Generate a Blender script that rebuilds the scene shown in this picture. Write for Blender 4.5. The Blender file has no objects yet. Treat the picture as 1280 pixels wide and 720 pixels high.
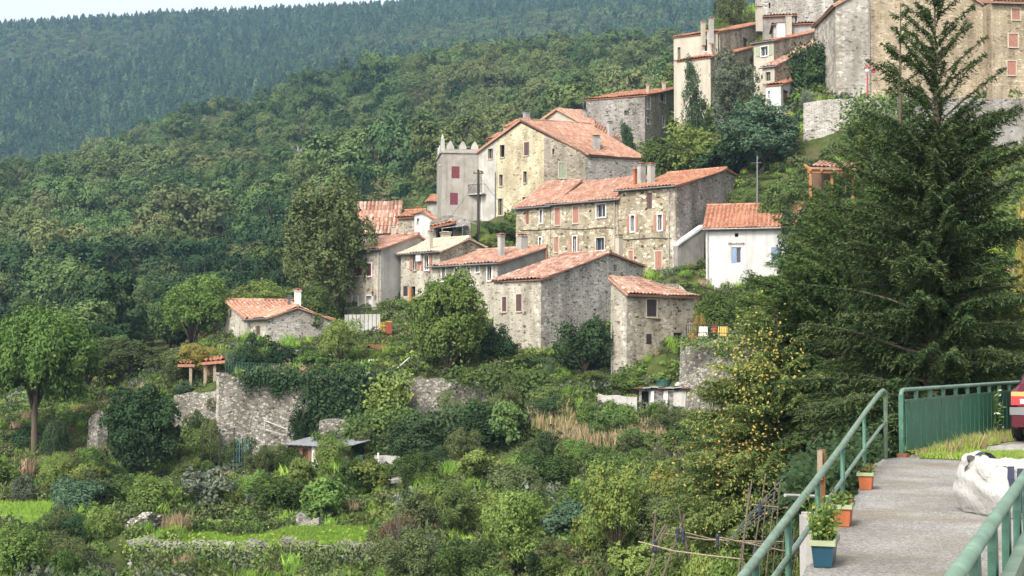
import bpy, math, random
import numpy as np
from mathutils import Vector, Matrix, noise
from mathutils.geometry import tessellate_polygon, delaunay_2d_cdt

S = bpy.context.scene
COL = S.collection
R = random.Random(11)
V = Vector
# ---------------------------------------------------------------- camera model (metres, terrace floor at z = 0)
F, EYE = 1758.0, 1.6
PITCH = math.atan((445 - 360) / F)
CP, SP = math.cos(PITCH), math.sin(PITCH)

def ratio(px, py):
    u, v = (px - 640) / F, (360 - py) / F
    d = CP - v * SP
    return u / d, (SP + v * CP) / d

def P(px, py, Y):
    a, b = ratio(px, py)
    return V((a * Y, Y, EYE + b * Y))

def ppm(Y):                       # picture pixels per metre at depth Y
    return F / Y

# ---------------------------------------------------------------- object helpers
def props(o, label=None, cat=None, group=None, kind=None):
    if label: o['label'] = label
    if cat: o['category'] = cat
    if group: o['group'] = group
    if kind: o['kind'] = kind
    return o

def thing(name, label, cat, loc=(0, 0, 0), group=None):
    o = bpy.data.objects.new(name, None)
    COL.objects.link(o)
    o.location = loc
    o.empty_display_size = .3
    return props(o, label, cat, group)

def origin_of(o):
    t = V((0, 0, 0))
    while o is not None:
        t += o.location
        o = o.parent
    return t

class MB:
    """collects faces in world coordinates; build() links them as one mesh object"""
    def __init__(self):
        self.v, self.f, self.t, self.m = [], [], [], []
    def face(self, pts, t=.5, m=0):
        n = len(self.v)
        self.v += [tuple(p) for p in pts]
        self.f.append(tuple(range(n, n + len(pts))))
        self.t.append(t); self.m.append(m)
    def ob(self, o, ex, ey, ez, t=.5, m=0):
        o, ex, ey, ez = V(o), V(ex), V(ey), V(ez)
        c = [o, o + ex, o + ex + ey, o + ey]
        c += [q + ez for q in c]
        n = len(self.v)
        self.v += [tuple(q) for q in c]
        fl = [(0, 3, 2, 1), (4, 5, 6, 7), (0, 1, 5, 4), (1, 2, 6, 5), (2, 3, 7, 6), (3, 0, 4, 7)]
        if ex.cross(ey).dot(ez) < 0: fl = [tuple(reversed(q)) for q in fl]
        for q in fl:
            self.f.append(tuple(n + i for i in q)); self.t.append(t); self.m.append(m)
    def box(self, c, sx, sy, sz, rz=0, t=.5, m=0):          # c = centre of the bottom
        a, b = V((math.cos(rz), math.sin(rz), 0)), V((-math.sin(rz), math.cos(rz), 0))
        self.ob(V(c) - a * sx / 2 - b * sy / 2, a * sx, b * sy, V((0, 0, sz)), t, m)
    def tube(self, pts, r, n=6, t=.5, m=0, cap=True):
        pts = [V(p) for p in pts]
        rs = r if isinstance(r, (list, tuple)) else [r] * len(pts)
        base = len(self.v)
        prev = None
        for i, p in enumerate(pts):
            d = (pts[min(i + 1, len(pts) - 1)] - pts[max(i - 1, 0)])
            if d.length < 1e-9: d = V((0, 0, 1))
            d.normalize()
            if prev is None:
                a = d.cross(V((0, 0, 1)) if abs(d.z) < .9 else V((1, 0, 0))).normalized()
            else:
                a = (prev - d * prev.dot(d))
                a = a.normalized() if a.length > 1e-6 else d.orthogonal().normalized()
            prev = a
            b = d.cross(a)
            for k in range(n):
                q = 2 * math.pi * k / n
                self.v.append(tuple(p + (a * math.cos(q) + b * math.sin(q)) * rs[i]))
        for i in range(len(pts) - 1):
            for k in range(n):
                k2 = (k + 1) % n
                self.f.append((base + i * n + k, base + i * n + k2, base + (i + 1) * n + k2, base + (i + 1) * n + k))
                self.t.append(t); self.m.append(m)
        if cap:
            self.f.append(tuple(base + k for k in reversed(range(n)))); self.t.append(t); self.m.append(m)
            e = base + (len(pts) - 1) * n
            self.f.append(tuple(e + k for k in range(n))); self.t.append(t); self.m.append(m)
    def lathe(self, c, prof, n=16, t=.5, m=0):
        c = V(c); base = len(self.v)
        for (r, z) in prof:
            for k in range(n):
                q = 2 * math.pi * k / n
                self.v.append((c.x + r * math.cos(q), c.y + r * math.sin(q), c.z + z))
        for i in range(len(prof) - 1):
            for k in range(n):
                k2 = (k + 1) % n
                self.f.append((base + i * n + k, base + i * n + k2, base + (i + 1) * n + k2, base + (i + 1) * n + k))
                self.t.append(t); self.m.append(m)
    def build(self, name, mat, parent=None, smooth=False, loc=None):
        off = origin_of(parent) if parent is not None else V(loc or (0, 0, 0))
        me = bpy.data.meshes.new(name)
        ar = np.array(self.v, dtype=float).reshape(-1, 3) - np.array(off)
        me.from_pydata(ar.tolist(), [], self.f)
        for q in (mat if isinstance(mat, (list, tuple)) else [mat]):
            me.materials.append(q)
        if any(self.m): me.polygons.foreach_set('material_index', self.m)
        at = me.attributes.new('tint', 'FLOAT', 'FACE')
        at.data.foreach_set('value', self.t)
        if smooth: me.polygons.foreach_set('use_smooth', [True] * len(self.f))
        me.update()
        o = bpy.data.objects.new(name, me)
        COL.objects.link(o)
        if parent is not None: o.parent = parent
        else: o.location = off
        return o

def mesh_obj(name, me, parent=None, loc=(0, 0, 0)):
    o = bpy.data.objects.new(name, me)
    COL.objects.link(o)
    o.location = loc
    if parent is not None: o.parent = parent
    return o
# ================================================================ materials
def new_mat(name):
    m = bpy.data.materials.new(name); m.use_nodes = True
    nt = m.node_tree; nt.nodes.clear()
    out = nt.nodes.new('ShaderNodeOutputMaterial')
    return m, nt, out
def nd(nt, t, **kw):
    n = nt.nodes.new(t)
    for k, v in kw.items(): setattr(n, k, v)
    return n
def ramp(nt, fac, stops, interp='LINEAR'):
    r = nd(nt, 'ShaderNodeValToRGB')
    r.color_ramp.interpolation = interp
    e = r.color_ramp.elements
    while len(e) < len(stops): e.new(.5)
    for q, (p, c) in zip(e, stops):
        q.position = p
        q.color = (*c, 1) if len(c) == 3 else c
    if fac is not None: nt.links.new(fac, r.inputs[0])
    return r.outputs[0]
def mix(nt, a, b, fac, mode='MIX'):
    m = nd(nt, 'ShaderNodeMix', data_type='RGBA', blend_type=mode)
    for s, q in ((m.inputs[0], fac), (m.inputs[6], a), (m.inputs[7], b)):
        if isinstance(q, (int, float)): s.default_value = q
        elif isinstance(q, tuple): s.default_value = (*q, 1)
        else: nt.links.new(q, s)
    return m.outputs[2]
def math_(nt, op, a, b=0.0, clamp=False):
    m = nd(nt, 'ShaderNodeMath', operation=op, use_clamp=clamp)
    for s, q in ((m.inputs[0], a), (m.inputs[1], b)):
        if isinstance(q, (int, float)): s.default_value = q
        else: nt.links.new(q, s)
    return m.outputs[0]
def coords(nt, scale=(1, 1, 1), kind='Object'):
    t = nd(nt, 'ShaderNodeTexCoord'); mp = nd(nt, 'ShaderNodeMapping')
    mp.inputs['Scale'].default_value = scale
    nt.links.new(t.outputs[kind], mp.inputs[0])
    return mp.outputs[0]
def noise_(nt, co, scale, detail=3, rough=.55):
    n = nd(nt, 'ShaderNodeTexNoise')
    n.inputs['Scale'].default_value = scale; n.inputs['Detail'].default_value = detail; n.inputs['Roughness'].default_value = rough
    if co is not None: nt.links.new(co, n.inputs['Vector'])
    return n.outputs[0]
def attr(nt, name):
    a = nd(nt, 'ShaderNodeAttribute', attribute_name=name)
    return a.outputs['Fac']
def bsdf(nt, out, col, rough=.85, bump=None, bstr=.5, bdist=.02, metal=0, spec=.3):
    b = nd(nt, 'ShaderNodeBsdfPrincipled')
    if isinstance(col, tuple): b.inputs['Base Color'].default_value = (*col, 1)
    else: nt.links.new(col, b.inputs['Base Color'])
    if isinstance(rough, (int, float)): b.inputs['Roughness'].default_value = rough
    else: nt.links.new(rough, b.inputs['Roughness'])
    b.inputs['Metallic'].default_value = metal
    b.inputs['Specular IOR Level'].default_value = spec
    if bump is not None:
        u = nd(nt, 'ShaderNodeBump'); u.inputs['Strength'].default_value = bstr; u.inputs['Distance'].default_value = bdist
        nt.links.new(bump, u.inputs['Height']); nt.links.new(u.outputs[0], b.inputs['Normal'])
    nt.links.new(b.outputs[0], out.inputs[0])
    return b

def stone(name, cols, mortar, scale=3.2, mw=.09, flat=1.7, patch=.35, bstr=.7, holes=0.0):
    """rubble masonry: cells with their own colours in mortar; a noise decides where the mortar runs over the stones"""
    m, nt, out = new_mat(name)
    mean = [sum(c[i] for c in cols) / len(cols) for i in range(3)]
    cols = [tuple(min(.8, max(.03, mean[i] + (c[i] - mean[i]) * 1.75)) for i in range(3)) for c in cols]
    scale *= .92
    co = coords(nt, (1, 1, flat))
    w = noise_(nt, co, 1.3, 2)
    vm = nd(nt, 'ShaderNodeVectorMath', operation='MULTIPLY_ADD')
    nt.links.new(co, vm.inputs[0]); vm.inputs[1].default_value = (1, 1, 1)
    sc = nd(nt, 'ShaderNodeVectorMath', operation='SCALE'); sc.inputs['Scale'].default_value = .25
    n3 = nd(nt, 'ShaderNodeTexNoise'); n3.inputs['Scale'].default_value = 2.5; nt.links.new(co, n3.inputs['Vector'])
    nt.links.new(n3.outputs[1], sc.inputs[0]); nt.links.new(sc.outputs[0], vm.inputs[2])
    v1 = nd(nt, 'ShaderNodeTexVoronoi', feature='F1'); v1.inputs['Scale'].default_value = scale
    v2 = nd(nt, 'ShaderNodeTexVoronoi', feature='DISTANCE_TO_EDGE'); v2.inputs['Scale'].default_value = scale
    for v in (v1, v2): nt.links.new(vm.outputs[0], v.inputs['Vector'])
    sep = nd(nt, 'ShaderNodeSeparateColor'); nt.links.new(v1.outputs['Color'], sep.inputs[0])
    n = len(cols)
    sc_ = ramp(nt, sep.outputs[0], [(i / max(1, n - 1), c) for i, c in enumerate(cols)])
    fine = noise_(nt, co, 9, 4)
    sc_ = mix(nt, sc_, (.5, .5, .5), math_(nt, 'MULTIPLY', fine, .0), 'MIX')
    sc_ = mix(nt, sc_, ramp(nt, fine, [(.25, (.62, .62, .62)), (.75, (1.25, 1.25, 1.25))]), 1.0, 'MULTIPLY')
    # mortar width varies over the wall
    big = noise_(nt, coords(nt, (1, 1, 1)), .55, 3)
    width = math_(nt, 'MULTIPLY', math_(nt, 'ADD', math_(nt, 'MULTIPLY', big, 2.2 * patch), 1 - patch), mw)
    e = math_(nt, 'DIVIDE', v2.outputs['Distance'], width)
    mask = ramp(nt, e, [(.55, (1, 1, 1)), (1.0, (0, 0, 0))])
    # some cells carry mortar all over
    cover = ramp(nt, math_(nt, 'ADD', math_(nt, 'MULTIPLY', sep.outputs[1], .6), math_(nt, 'MULTIPLY', big, .8)), [(.95 - patch * .6, (0, 0, 0)), (1.0 - patch * .5, (1, 1, 1))])
    mort = mix(nt, mortar, tuple(c * .75 for c in mortar), noise_(nt, co, 5, 3))
    col = mix(nt, sc_, mort, math_(nt, 'MAXIMUM', mask, cover))
    if holes:
        holes *= .8
        v3 = nd(nt, 'ShaderNodeTexVoronoi'); v3.inputs['Scale'].default_value = scale * 1.9; nt.links.new(coords(nt, (.8, .8, flat * 1.5)), v3.inputs['Vector'])
        s3 = nd(nt, 'ShaderNodeSeparateColor'); nt.links.new(v3.outputs['Color'], s3.inputs[0])
        hv = ramp(nt, s3.outputs[0], [(1 - holes * 4.5, (0, 0, 0)), (1 - holes * 4.5 + .02, (1, 1, 1))])
        hm = math_(nt, 'MULTIPLY', hv, ramp(nt, v3.outputs['Distance'], [(.28, (1, 1, 1)), (.42, (0, 0, 0))]))
        col = mix(nt, col, tuple(c * .4 for c in cols[0]), hm)
    st = noise_(nt, coords(nt, (.5, .5, .16)), 1.4, 4)
    col = mix(nt, col, ramp(nt, st, [(.3, (.5, .48, .45)), (.62, (1.1, 1.1, 1.1))]), .9, 'MULTIPLY')
    bsdf(nt, out, col, .92, math_(nt, 'ADD', math_(nt, 'MINIMUM', v2.outputs['Distance'], .12), math_(nt, 'MULTIPLY', fine, .03)), bstr, .25, spec=.15)
    return m

def plaster(name, c, dark=.7, stain=(.55, .53, .5)):
    m, nt, out = new_mat(name)
    co = coords(nt)
    a = noise_(nt, co, .8, 5, .65); b = noise_(nt, coords(nt, (1.6, 1.6, .12)), 1.5, 4)
    col = mix(nt, tuple(q * dark for q in c), tuple(min(.95, q * 1.05) for q in c), ramp(nt, a, [(.3, (0, 0, 0)), (.6, (1, 1, 1))]))
    col = mix(nt, col, ramp(nt, b, [(.28, stain), (.5, (1, 1, 1))]), .6, 'MULTIPLY')
    f = noise_(nt, co, 14, 4)
    bsdf(nt, out, col, .92, f, .35, .03, spec=.15)
    return m

def tiles(name, cols, stain=.5):
    """clay tiles: each tile has its own burnt colour (face attribute), lichen and soot in patches"""
    m, nt, out = new_mat(name)
    n = len(cols)
    c = ramp(nt, attr(nt, 'tint'), [(i / (n - 1), q) for i, q in enumerate(cols)])
    co = coords(nt)
    a = noise_(nt, co, .7, 5, .7); b = noise_(nt, co, 6, 4)
    c = mix(nt, c, ramp(nt, b, [(.3, (.7, .68, .66)), (.7, (1.15, 1.15, 1.15))]), 1, 'MULTIPLY')
    c = mix(nt, c, (.16, .12, .09), math_(nt, 'MULTIPLY', ramp(nt, a, [(.48, (0, 0, 0)), (.72, (1, 1, 1))]), stain))
    bsdf(nt, out, c, .85, b, .2, .02, spec=.2)
    return m

def paint(name, c, rough=.55, var=.75, scale=3.0, metal=0, chips=None, spec=.4):
    m, nt, out = new_mat(name)
    co = coords(nt)
    a = noise_(nt, co, scale, 5, .65)
    col = mix(nt, tuple(q * var for q in c), c, ramp(nt, a, [(.3, (0, 0, 0)), (.65, (1, 1, 1))]))
    if chips is not None:
        k = noise_(nt, co, 9, 5, .7)
        col = mix(nt, col, chips, ramp(nt, k, [(.64, (0, 0, 0)), (.68, (1, 1, 1))]))
    bsdf(nt, out, col, rough, a, .15, .01, metal, spec)
    return m

def rail_paint(name, c, rough=.42):
    m, nt, out = new_mat(name)
    co = coords(nt); a = noise_(nt, co, 5, 5, .65); b = noise_(nt, co, 26, 5, .7); d = noise_(nt, coords(nt, (1, 1, 1)), 7, 5, .7)
    col = mix(nt, tuple(q * .68 for q in c), c, ramp(nt, a, [(.3, (0, 0, 0)), (.65, (1, 1, 1))]))
    col = mix(nt, col, tuple(min(.6, q * 1.7 + .05) for q in c), math_(nt, 'MULTIPLY', ramp(nt, d, [(.5, (0, 0, 0)), (.62, (1, 1, 1))]), .22))
    col = mix(nt, col, (.15, .07, .035), ramp(nt, b, [(.66, (0, 0, 0)), (.70, (1, 1, 1))]))
    bsdf(nt, out, col, ramp(nt, a, [(0, (.3, .3, .3)), (1, (.7, .7, .7))]), b, .25, .006, spec=.4)
    return m
def glass(name, c=(.02, .025, .03), rough=.08):
    m, nt, out = new_mat(name)
    n = noise_(nt, coords(nt), .8, 2)
    col = mix(nt, c, tuple(q * 2.2 for q in c), n)
    bsdf(nt, out, col, rough, spec=.5)
    return m

LEAFK = 1.62
def leaf(name, cols, trans=.35, objvar=.4, hue=.012, val=.28):
    """foliage: a leaf colour ramp driven by each leaf's own tint and by the plant's own random number"""
    m, nt, out = new_mat(name)
    oi = nd(nt, 'ShaderNodeObjectInfo')
    t = math_(nt, 'ADD', math_(nt, 'MULTIPLY', attr(nt, 'tint'), 1 - objvar), math_(nt, 'MULTIPLY', oi.outputs['Random'], objvar))
    cols = [tuple(min(.6, q * LEAFK) for q in (c_[0] * 1.1, c_[1] * .94, c_[2] + .12 * c_[0])) for c_ in cols]
    n = len(cols)
    c = ramp(nt, t, [(i / (n - 1), q) for i, q in enumerate(cols)])
    rr = math_(nt, 'FRACT', math_(nt, 'MULTIPLY', oi.outputs['Random'], 17.31))
    hs = nd(nt, 'ShaderNodeHueSaturation')
    nt.links.new(math_(nt, 'ADD', math_(nt, 'MULTIPLY', math_(nt, 'SUBTRACT', rr, .5), 2 * hue), .5), hs.inputs['Hue'])
    r2 = math_(nt, 'FRACT', math_(nt, 'MULTIPLY', oi.outputs['Random'], 91.7))
    nt.links.new(math_(nt, 'ADD', math_(nt, 'MULTIPLY', math_(nt, 'SUBTRACT', r2, .5), 2 * val), 1.0), hs.inputs['Value'])
    nt.links.new(c, hs.inputs['Color'])
    d = nd(nt, 'ShaderNodeBsdfDiffuse'); tr = nd(nt, 'ShaderNodeBsdfTranslucent'); mx = nd(nt, 'ShaderNodeMixShader')
    nt.links.new(hs.outputs[0], d.inputs[0])
    g = nd(nt, 'ShaderNodeGamma'); g.inputs[1].default_value = .9
    nt.links.new(hs.outputs[0], g.inputs[0]); nt.links.new(g.outputs[0], tr.inputs[0])
    mx.inputs[0].default_value = trans * .6
    nt.links.new(d.outputs[0], mx.inputs[1]); nt.links.new(tr.outputs[0], mx.inputs[2])
    nt.links.new(mx.outputs[0], out.inputs[0])
    return m

def bark(name, c):
    m, nt, out = new_mat(name)
    a = noise_(nt, coords(nt, (6, 6, 1.2)), 4, 5, .7)
    col = mix(nt, tuple(q * .45 for q in c), tuple(q * 1.3 for q in c), a)
    bsdf(nt, out, col, .95, a, .8, .05, spec=.1)
    return m

M = {}
M['st_cream'] = stone('stone_cream', [(.21, .175, .125), (.38, .335, .255), (.46, .415, .325), (.29, .25, .185)], (.48, .445, .365), 3.0, .13, 1.6, .6, .5, .05)
M['st_row'] = stone('stone_row', [(.20, .16, .11), (.36, .30, .20), (.46, .40, .28), (.58, .53, .42), (.28, .23, .16)], (.40, .35, .25), 3.4, .10, 1.5, .35, .6, .04)
M['st_yellow'] = stone('stone_yellow', [(.34, .28, .17), (.50, .43, .28), (.56, .50, .35), (.40, .34, .21)], (.54, .48, .33), 3.2, .12, 1.7, .5, .5, .05)
M['st_brown'] = stone('stone_brown', [(.20, .165, .12), (.36, .305, .23), (.45, .395, .31), (.28, .23, .165)], (.43, .385, .305), 3.3, .09, 1.8, .35, .7, .05)
M['st_grey'] = stone('stone_grey', [(.19, .175, .15), (.38, .36, .32), (.48, .455, .41), (.29, .27, .235)], (.45, .42, .37), 3.2, .09, 2.2, .4, .7, .10)
M['st_dark'] = stone('stone_dark', [(.13, .12, .105), (.25, .235, .21), (.33, .31, .28), (.19, .175, .155)], (.30, .28, .25), 3.4, .10, 2.0, .45, .7, .08)
M['st_terrace'] = stone('stone_terrace', [(.15, .135, .11), (.28, .26, .22), (.36, .335, .285), (.21, .19, .16)], (.20, .18, .15), 4.9, .08, 1.5, .3, .9, .06)
M['st_church'] = stone('stone_church', [(.26, .20, .13), (.40, .32, .21), (.46, .38, .27), (.32, .26, .18)], (.40, .33, .23), 2.8, .10, 1.9, .5, .6, .06)
M['st_churchgrey'] = stone('stone_churchgrey', [(.24, .22, .19), (.36, .33, .29), (.42, .39, .34), (.30, .27, .23)], (.38, .35, .30), 2.9, .07, 1.9, .25, .5, 0)
M['st_quoin'] = stone('stone_quoin', [(.34, .30, .25), (.48, .44, .37), (.54, .50, .43)], (.40, .36, .30), 2.0, .06, 1.6, .2, .6, 0)
M['pl_grey'] = plaster('plaster_grey', (.34, .33, .30))
M['pl_tower'] = plaster('plaster_tower', (.33, .30, .26), .68)
M['pl_dark'] = plaster('plaster_dark', (.26, .245, .22), .6)
M['pl_strip'] = plaster('plaster_strip', (.40, .38, .34), .72)
M['pl_white'] = plaster('plaster_white', (.48, .472, .45), .82, (.66, .63, .58))
M['pl_cream'] = plaster('plaster_cream', (.41, .37, .295), .88, (.78, .76, .72))
M['concrete'] = plaster('concrete', (.40, .38, .35), .75)
M['tile_salmon'] = tiles('tiles_salmon', [(.23, .12, .085), (.38, .205, .14), (.46, .28, .20), (.34, .175, .12), (.50, .35, .27)], .5)
M['tile_old'] = tiles('tiles_old', [(.12, .062, .046), (.38, .195, .135), (.50, .33, .25), (.30, .145, .10), (.56, .43, .36)], .65)
M['tile_red'] = tiles('tiles_red', [(.25, .105, .062), (.40, .185, .11), (.45, .245, .16), (.35, .145, .085)], .4)
M['tile_pale'] = tiles('tiles_pale', [(.56, .42, .30), (.64, .50, .38), (.60, .45, .33), (.50, .36, .26)], .2)
M['tile_cottage'] = tiles('tiles_cottage', [(.26, .115, .075), (.50, .29, .20), (.40, .19, .12), (.56, .40, .31)], .3)
M['burgundy'] = paint('paint_burgundy', (.16, .03, .045), .6)
M['brownshut'] = paint('paint_brown', (.10, .055, .05), .7)
M['salmonshut'] = paint('paint_salmon', (.36, .17, .12), .7)
M['redshut'] = paint('paint_red', (.28, .09, .06), .7)
M['darkshut'] = paint('paint_dark', (.045, .03, .03), .7)
M['white'] = paint('paint_white', (.62, .61, .58), .6, .88)
M['curtain'] = paint('curtain_white', (.62, .62, .60), .8, .8)
M['blueshut'] = paint('paint_blue', (.20, .27, .40), .6)
M['orangedoor'] = paint('paint_orange', (.42, .13, .05), .6)
M['greenshut'] = paint('paint_palegreen', (.30, .33, .22), .7)
M['glass'] = glass('window_glass')
M['void'] = paint('dark_interior', (.012, .011, .01), .9, .6, spec=.05)
M['stonetrim'] = plaster('stone_trim', (.44, .39, .30), .85)
M['wood'] = bark('weathered_wood', (.20, .13, .085))
M['woodpale'] = bark('pale_wood', (.34, .28, .20))
M['wood_orange'] = bark('orange_wood', (.42, .20, .08))
M['hutwood'] = bark('hut_wood', (.22, .10, .055))
M['metalgrey'] = paint('zinc', (.22, .22, .22), .45, .75, 2, .6)
M['metaldark'] = paint('iron', (.05, .05, .05), .6, .6, 2, .3)
M['pipe'] = paint('downpipe', (.36, .34, .31), .5)
M['rail'] = rail_paint('rail_green', (.05, .135, .09))
M['railtop'] = rail_paint('rail_top', (.125, .195, .145))
M['railpale'] = rail_paint('rail_pale', (.15, .215, .155))
M['panel'] = rail_paint('rail_panel', (.036, .13, .082))
M['rust'] = paint('rust', (.20, .085, .035), .9, .5, 8)
M['blueplastic'] = paint('blue_plastic', (.015, .06, .09), .35, .8, 4)
M['terracotta'] = paint('terracotta', (.42, .12, .045), .6, .75, 5)
M['potrim'] = paint('pot_rim', (.30, .33, .19), .55, .8, 5)
M['soil'] = paint('soil', (.06, .045, .03), .95, .5, 12, spec=.1)
def bag_mat():
    m, nt, out = new_mat('bag_fabric')
    co = coords(nt); a = noise_(nt, coords(nt, (1, 1, 2.2)), 6, 6, .62); b = noise_(nt, coords(nt, (3, 3, .6)), 7, 4, .6); d = noise_(nt, co, 3, 5, .7)
    col = mix(nt, (.36, .345, .315), (.43, .42, .395), ramp(nt, d, [(.32, (0, 0, 0)), (.55, (1, 1, 1))]))
    bsdf(nt, out, col, .7, math_(nt, 'ADD', a, b), .6, .04, spec=.25)
    return m
M['bag'] = bag_mat()
M['strap'] = paint('strap', (.03, .035, .06), .7)
M['yellowplastic'] = paint('yellow_plastic', (.42, .29, .05), .5)
M['redplastic'] = paint('red_plastic', (.26, .05, .03), .5)
M['greennet'] = paint('green_net', (.03, .10, .075), .8, .7)
M['bluenet'] = paint('blue_net', (.08, .20, .22), .8, .7)
M['lampred'] = paint('lamp_red', (.36, .05, .05), .5)
M['carpaint'] = paint('car_paint', (.075, .005, .014), .22, .9, 1, 0, None, .6)
M['tyre'] = paint('tyre', (.018, .018, .018), .9)
M['taillight'] = paint('tail_light', (.5, .02, .02), .2, .85)
M['indicator'] = paint('indicator', (.65, .2, .02), .2, .85)
M['corrugated'] = paint('corrugated', (.30, .315, .32), .5, .7, 2, .3, (.20, .12, .08))
M['canvas'] = paint('pale_canvas', (.58, .55, .48), .85, .85)
M['bark'] = bark('bark', (.13, .10, .075))
M['barkpale'] = bark('pale_bark', (.34, .32, .29))
M['barkdark'] = bark('dark_bark', (.06, .05, .042))
M['twig'] = bark('twigs', (.14, .115, .09))
M['rock'] = stone('dry_stone', [(.20, .18, .15), (.34, .31, .27), (.42, .39, .34)], (.10, .09, .07), 4.6, .08, 1.8, .1, 1.0, 0)

L_ = lambda n, c, **k: leaf(n, c, **k)
M['lf_mid'] = L_('leaf_mid', [(.020, .042, .011), (.046, .082, .019), (.088, .135, .03)])
M['lf_dark'] = L_('leaf_dark', [(.012, .026, .011), (.022, .046, .016), (.045, .075, .028)], trans=.22)
M['lf_black'] = L_('leaf_evergreen', [(.010, .022, .010), (.018, .038, .014), (.038, .062, .026)], trans=.18)
M['lf_bright'] = L_('leaf_bright', [(.030, .062, .012), (.068, .122, .022), (.13, .19, .036)], trans=.42)
M['lf_lime'] = L_('leaf_lime', [(.040, .076, .014), (.082, .128, .022), (.14, .185, .034)], trans=.45)
M['lf_yellow'] = L_('leaf_yellow', [(.042, .080, .014), (.088, .125, .020), (.22, .22, .03)], trans=.45, hue=.02)
M['lf_gold'] = L_('leaf_gold', [(.075, .10, .016), (.17, .17, .022), (.32, .28, .035)], trans=.45, hue=.02)
M['lf_olive'] = L_('leaf_olive', [(.030, .046, .015), (.056, .080, .024), (.09, .122, .036)], trans=.3)
M['lf_grey'] = L_('leaf_grey', [(.038, .058, .030), (.065, .09, .048), (.105, .13, .075)], trans=.25)
M['lf_blue'] = L_('leaf_blue', [(.026, .056, .028), (.046, .088, .042), (.078, .128, .066)], trans=.25)
M['lf_pine'] = L_('leaf_pine', [(.015, .042, .008), (.034, .076, .014), (.070, .122, .022)], trans=.25)
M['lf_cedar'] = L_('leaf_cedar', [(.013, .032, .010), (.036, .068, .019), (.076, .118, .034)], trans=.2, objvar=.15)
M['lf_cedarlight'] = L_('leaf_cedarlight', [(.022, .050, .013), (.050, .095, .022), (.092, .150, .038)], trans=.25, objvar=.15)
M['lf_rust'] = L_('leaf_rust', [(.05, .048, .016), (.085, .075, .024), (.13, .105, .034)], trans=.35)
M['lf_dry'] = L_('leaf_dry', [(.13, .11, .045), (.19, .16, .07), (.26, .22, .10)], trans=.35)
M['lf_grass'] = L_('leaf_grass', [(.06, .125, .012), (.11, .20, .02), (.17, .27, .035)], trans=.4)
M['lf_forest'] = L_('leaf_forest', [(.030, .058, .016), (.046, .082, .021), (.064, .104, .026), (.078, .112, .028), (.056, .104, .026), (.078, .100, .031), (.098, .138, .033)], objvar=.85, trans=.3, val=.24, hue=.014)
M['lf_conifer'] = L_('leaf_conifer', [(.010, .028, .010), (.024, .050, .016), (.048, .082, .024)], objvar=.7, trans=.12, val=.55)
M['lf_oak'] = L_('leaf_oak', [(.030, .048, .015), (.058, .082, .024), (.105, .118, .036)])
M['lf_cedaryellow'] = L_('leaf_cedaryellow', [(.036, .060, .013), (.074, .108, .022), (.13, .165, .036)], objvar=.15)
M['fl_white'] = L_('petal_white', [(.5, .5, .47), (.7, .7, .68)], trans=.3)

def ground_mat():
    m, nt, out = new_mat('ground')
    co = coords(nt)
    a = noise_(nt, co, .12, 5, .6); b = noise_(nt, co, 1.5, 5, .7)
    c = ramp(nt, a, [(.3, (.035, .05, .014)), (.5, (.06, .08, .022)), (.62, (.085, .08, .035)), (.75, (.11, .09, .055))])
    c = mix(nt, c, ramp(nt, b, [(.25, (.5, .5, .5)), (.75, (1.3, 1.3, 1.3))]), 1, 'MULTIPLY')
    bsdf(nt, out, c, .95, b, .8, .2, spec=.1)
    return m
M['ground'] = ground_mat()
def lawn_mat():
    m, nt, out = new_mat('lawn')
    co = coords(nt)
    a = noise_(nt, co, .5, 5, .7); b = noise_(nt, co, 9, 5, .7)
    c = ramp(nt, a, [(.3, (.07, .14, .014)), (.55, (.12, .22, .02)), (.72, (.17, .23, .035))])
    c = mix(nt, c, ramp(nt, b, [(.25, (.55, .55, .55)), (.75, (1.3, 1.3, 1.3))]), 1, 'MULTIPLY')
    bsdf(nt, out, c, .95, b, .8, .1, spec=.1)
    return m
M['lawn'] = lawn_mat()
def asphalt_mat():
    m, nt, out = new_mat('old_concrete_paving')
    co = coords(nt)
    a = noise_(nt, co, .55, 6, .65); b = noise_(nt, co, 40, 3, .8)
    v = nd(nt, 'ShaderNodeTexVoronoi'); v.inputs['Scale'].default_value = 55; nt.links.new(co, v.inputs['Vector'])
    c = ramp(nt, a, [(.32, (.17, .16, .145)), (.5, (.245, .235, .215)), (.64, (.31, .30, .28))])
    sp = nd(nt, 'ShaderNodeSeparateColor'); nt.links.new(v.outputs['Color'], sp.inputs[0])
    c = mix(nt, c, ramp(nt, sp.outputs[0], [(0, (.6, .58, .55)), (.6, (1, 1, 1)), (1, (1.45, 1.42, 1.38))]), .9, 'MULTIPLY')
    c = mix(nt, c, ramp(nt, b, [(.3, (.75, .75, .75)), (.7, (1.2, 1.2, 1.2))]), 1, 'MULTIPLY')
    d = noise_(nt, co, .9, 4, .6)
    c = mix(nt, c, (.16, .12, .07), math_(nt, 'MULTIPLY', ramp(nt, d, [(.47, (0, 0, 0)), (.72, (1, 1, 1))]), .7))
    bsdf(nt, out, c, .9, v.outputs['Distance'], .5, .02, spec=.2)
    return m
M['paving'] = asphalt_mat()
def gravel_mat():
    m, nt, out = new_mat('gravel')
    co = coords(nt)
    v = nd(nt, 'ShaderNodeTexVoronoi'); v.inputs['Scale'].default_value = 28; nt.links.new(co, v.inputs['Vector'])
    sp = nd(nt, 'ShaderNodeSeparateColor'); nt.links.new(v.outputs['Color'], sp.inputs[0])
    c = ramp(nt, sp.outputs[0], [(0, (.20, .19, .17)), (.5, (.33, .31, .28)), (1, (.46, .44, .40))])
    bsdf(nt, out, c, .92, v.outputs['Distance'], .8, .03, spec=.2)
    return m
M['gravel'] = gravel_mat()
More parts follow.
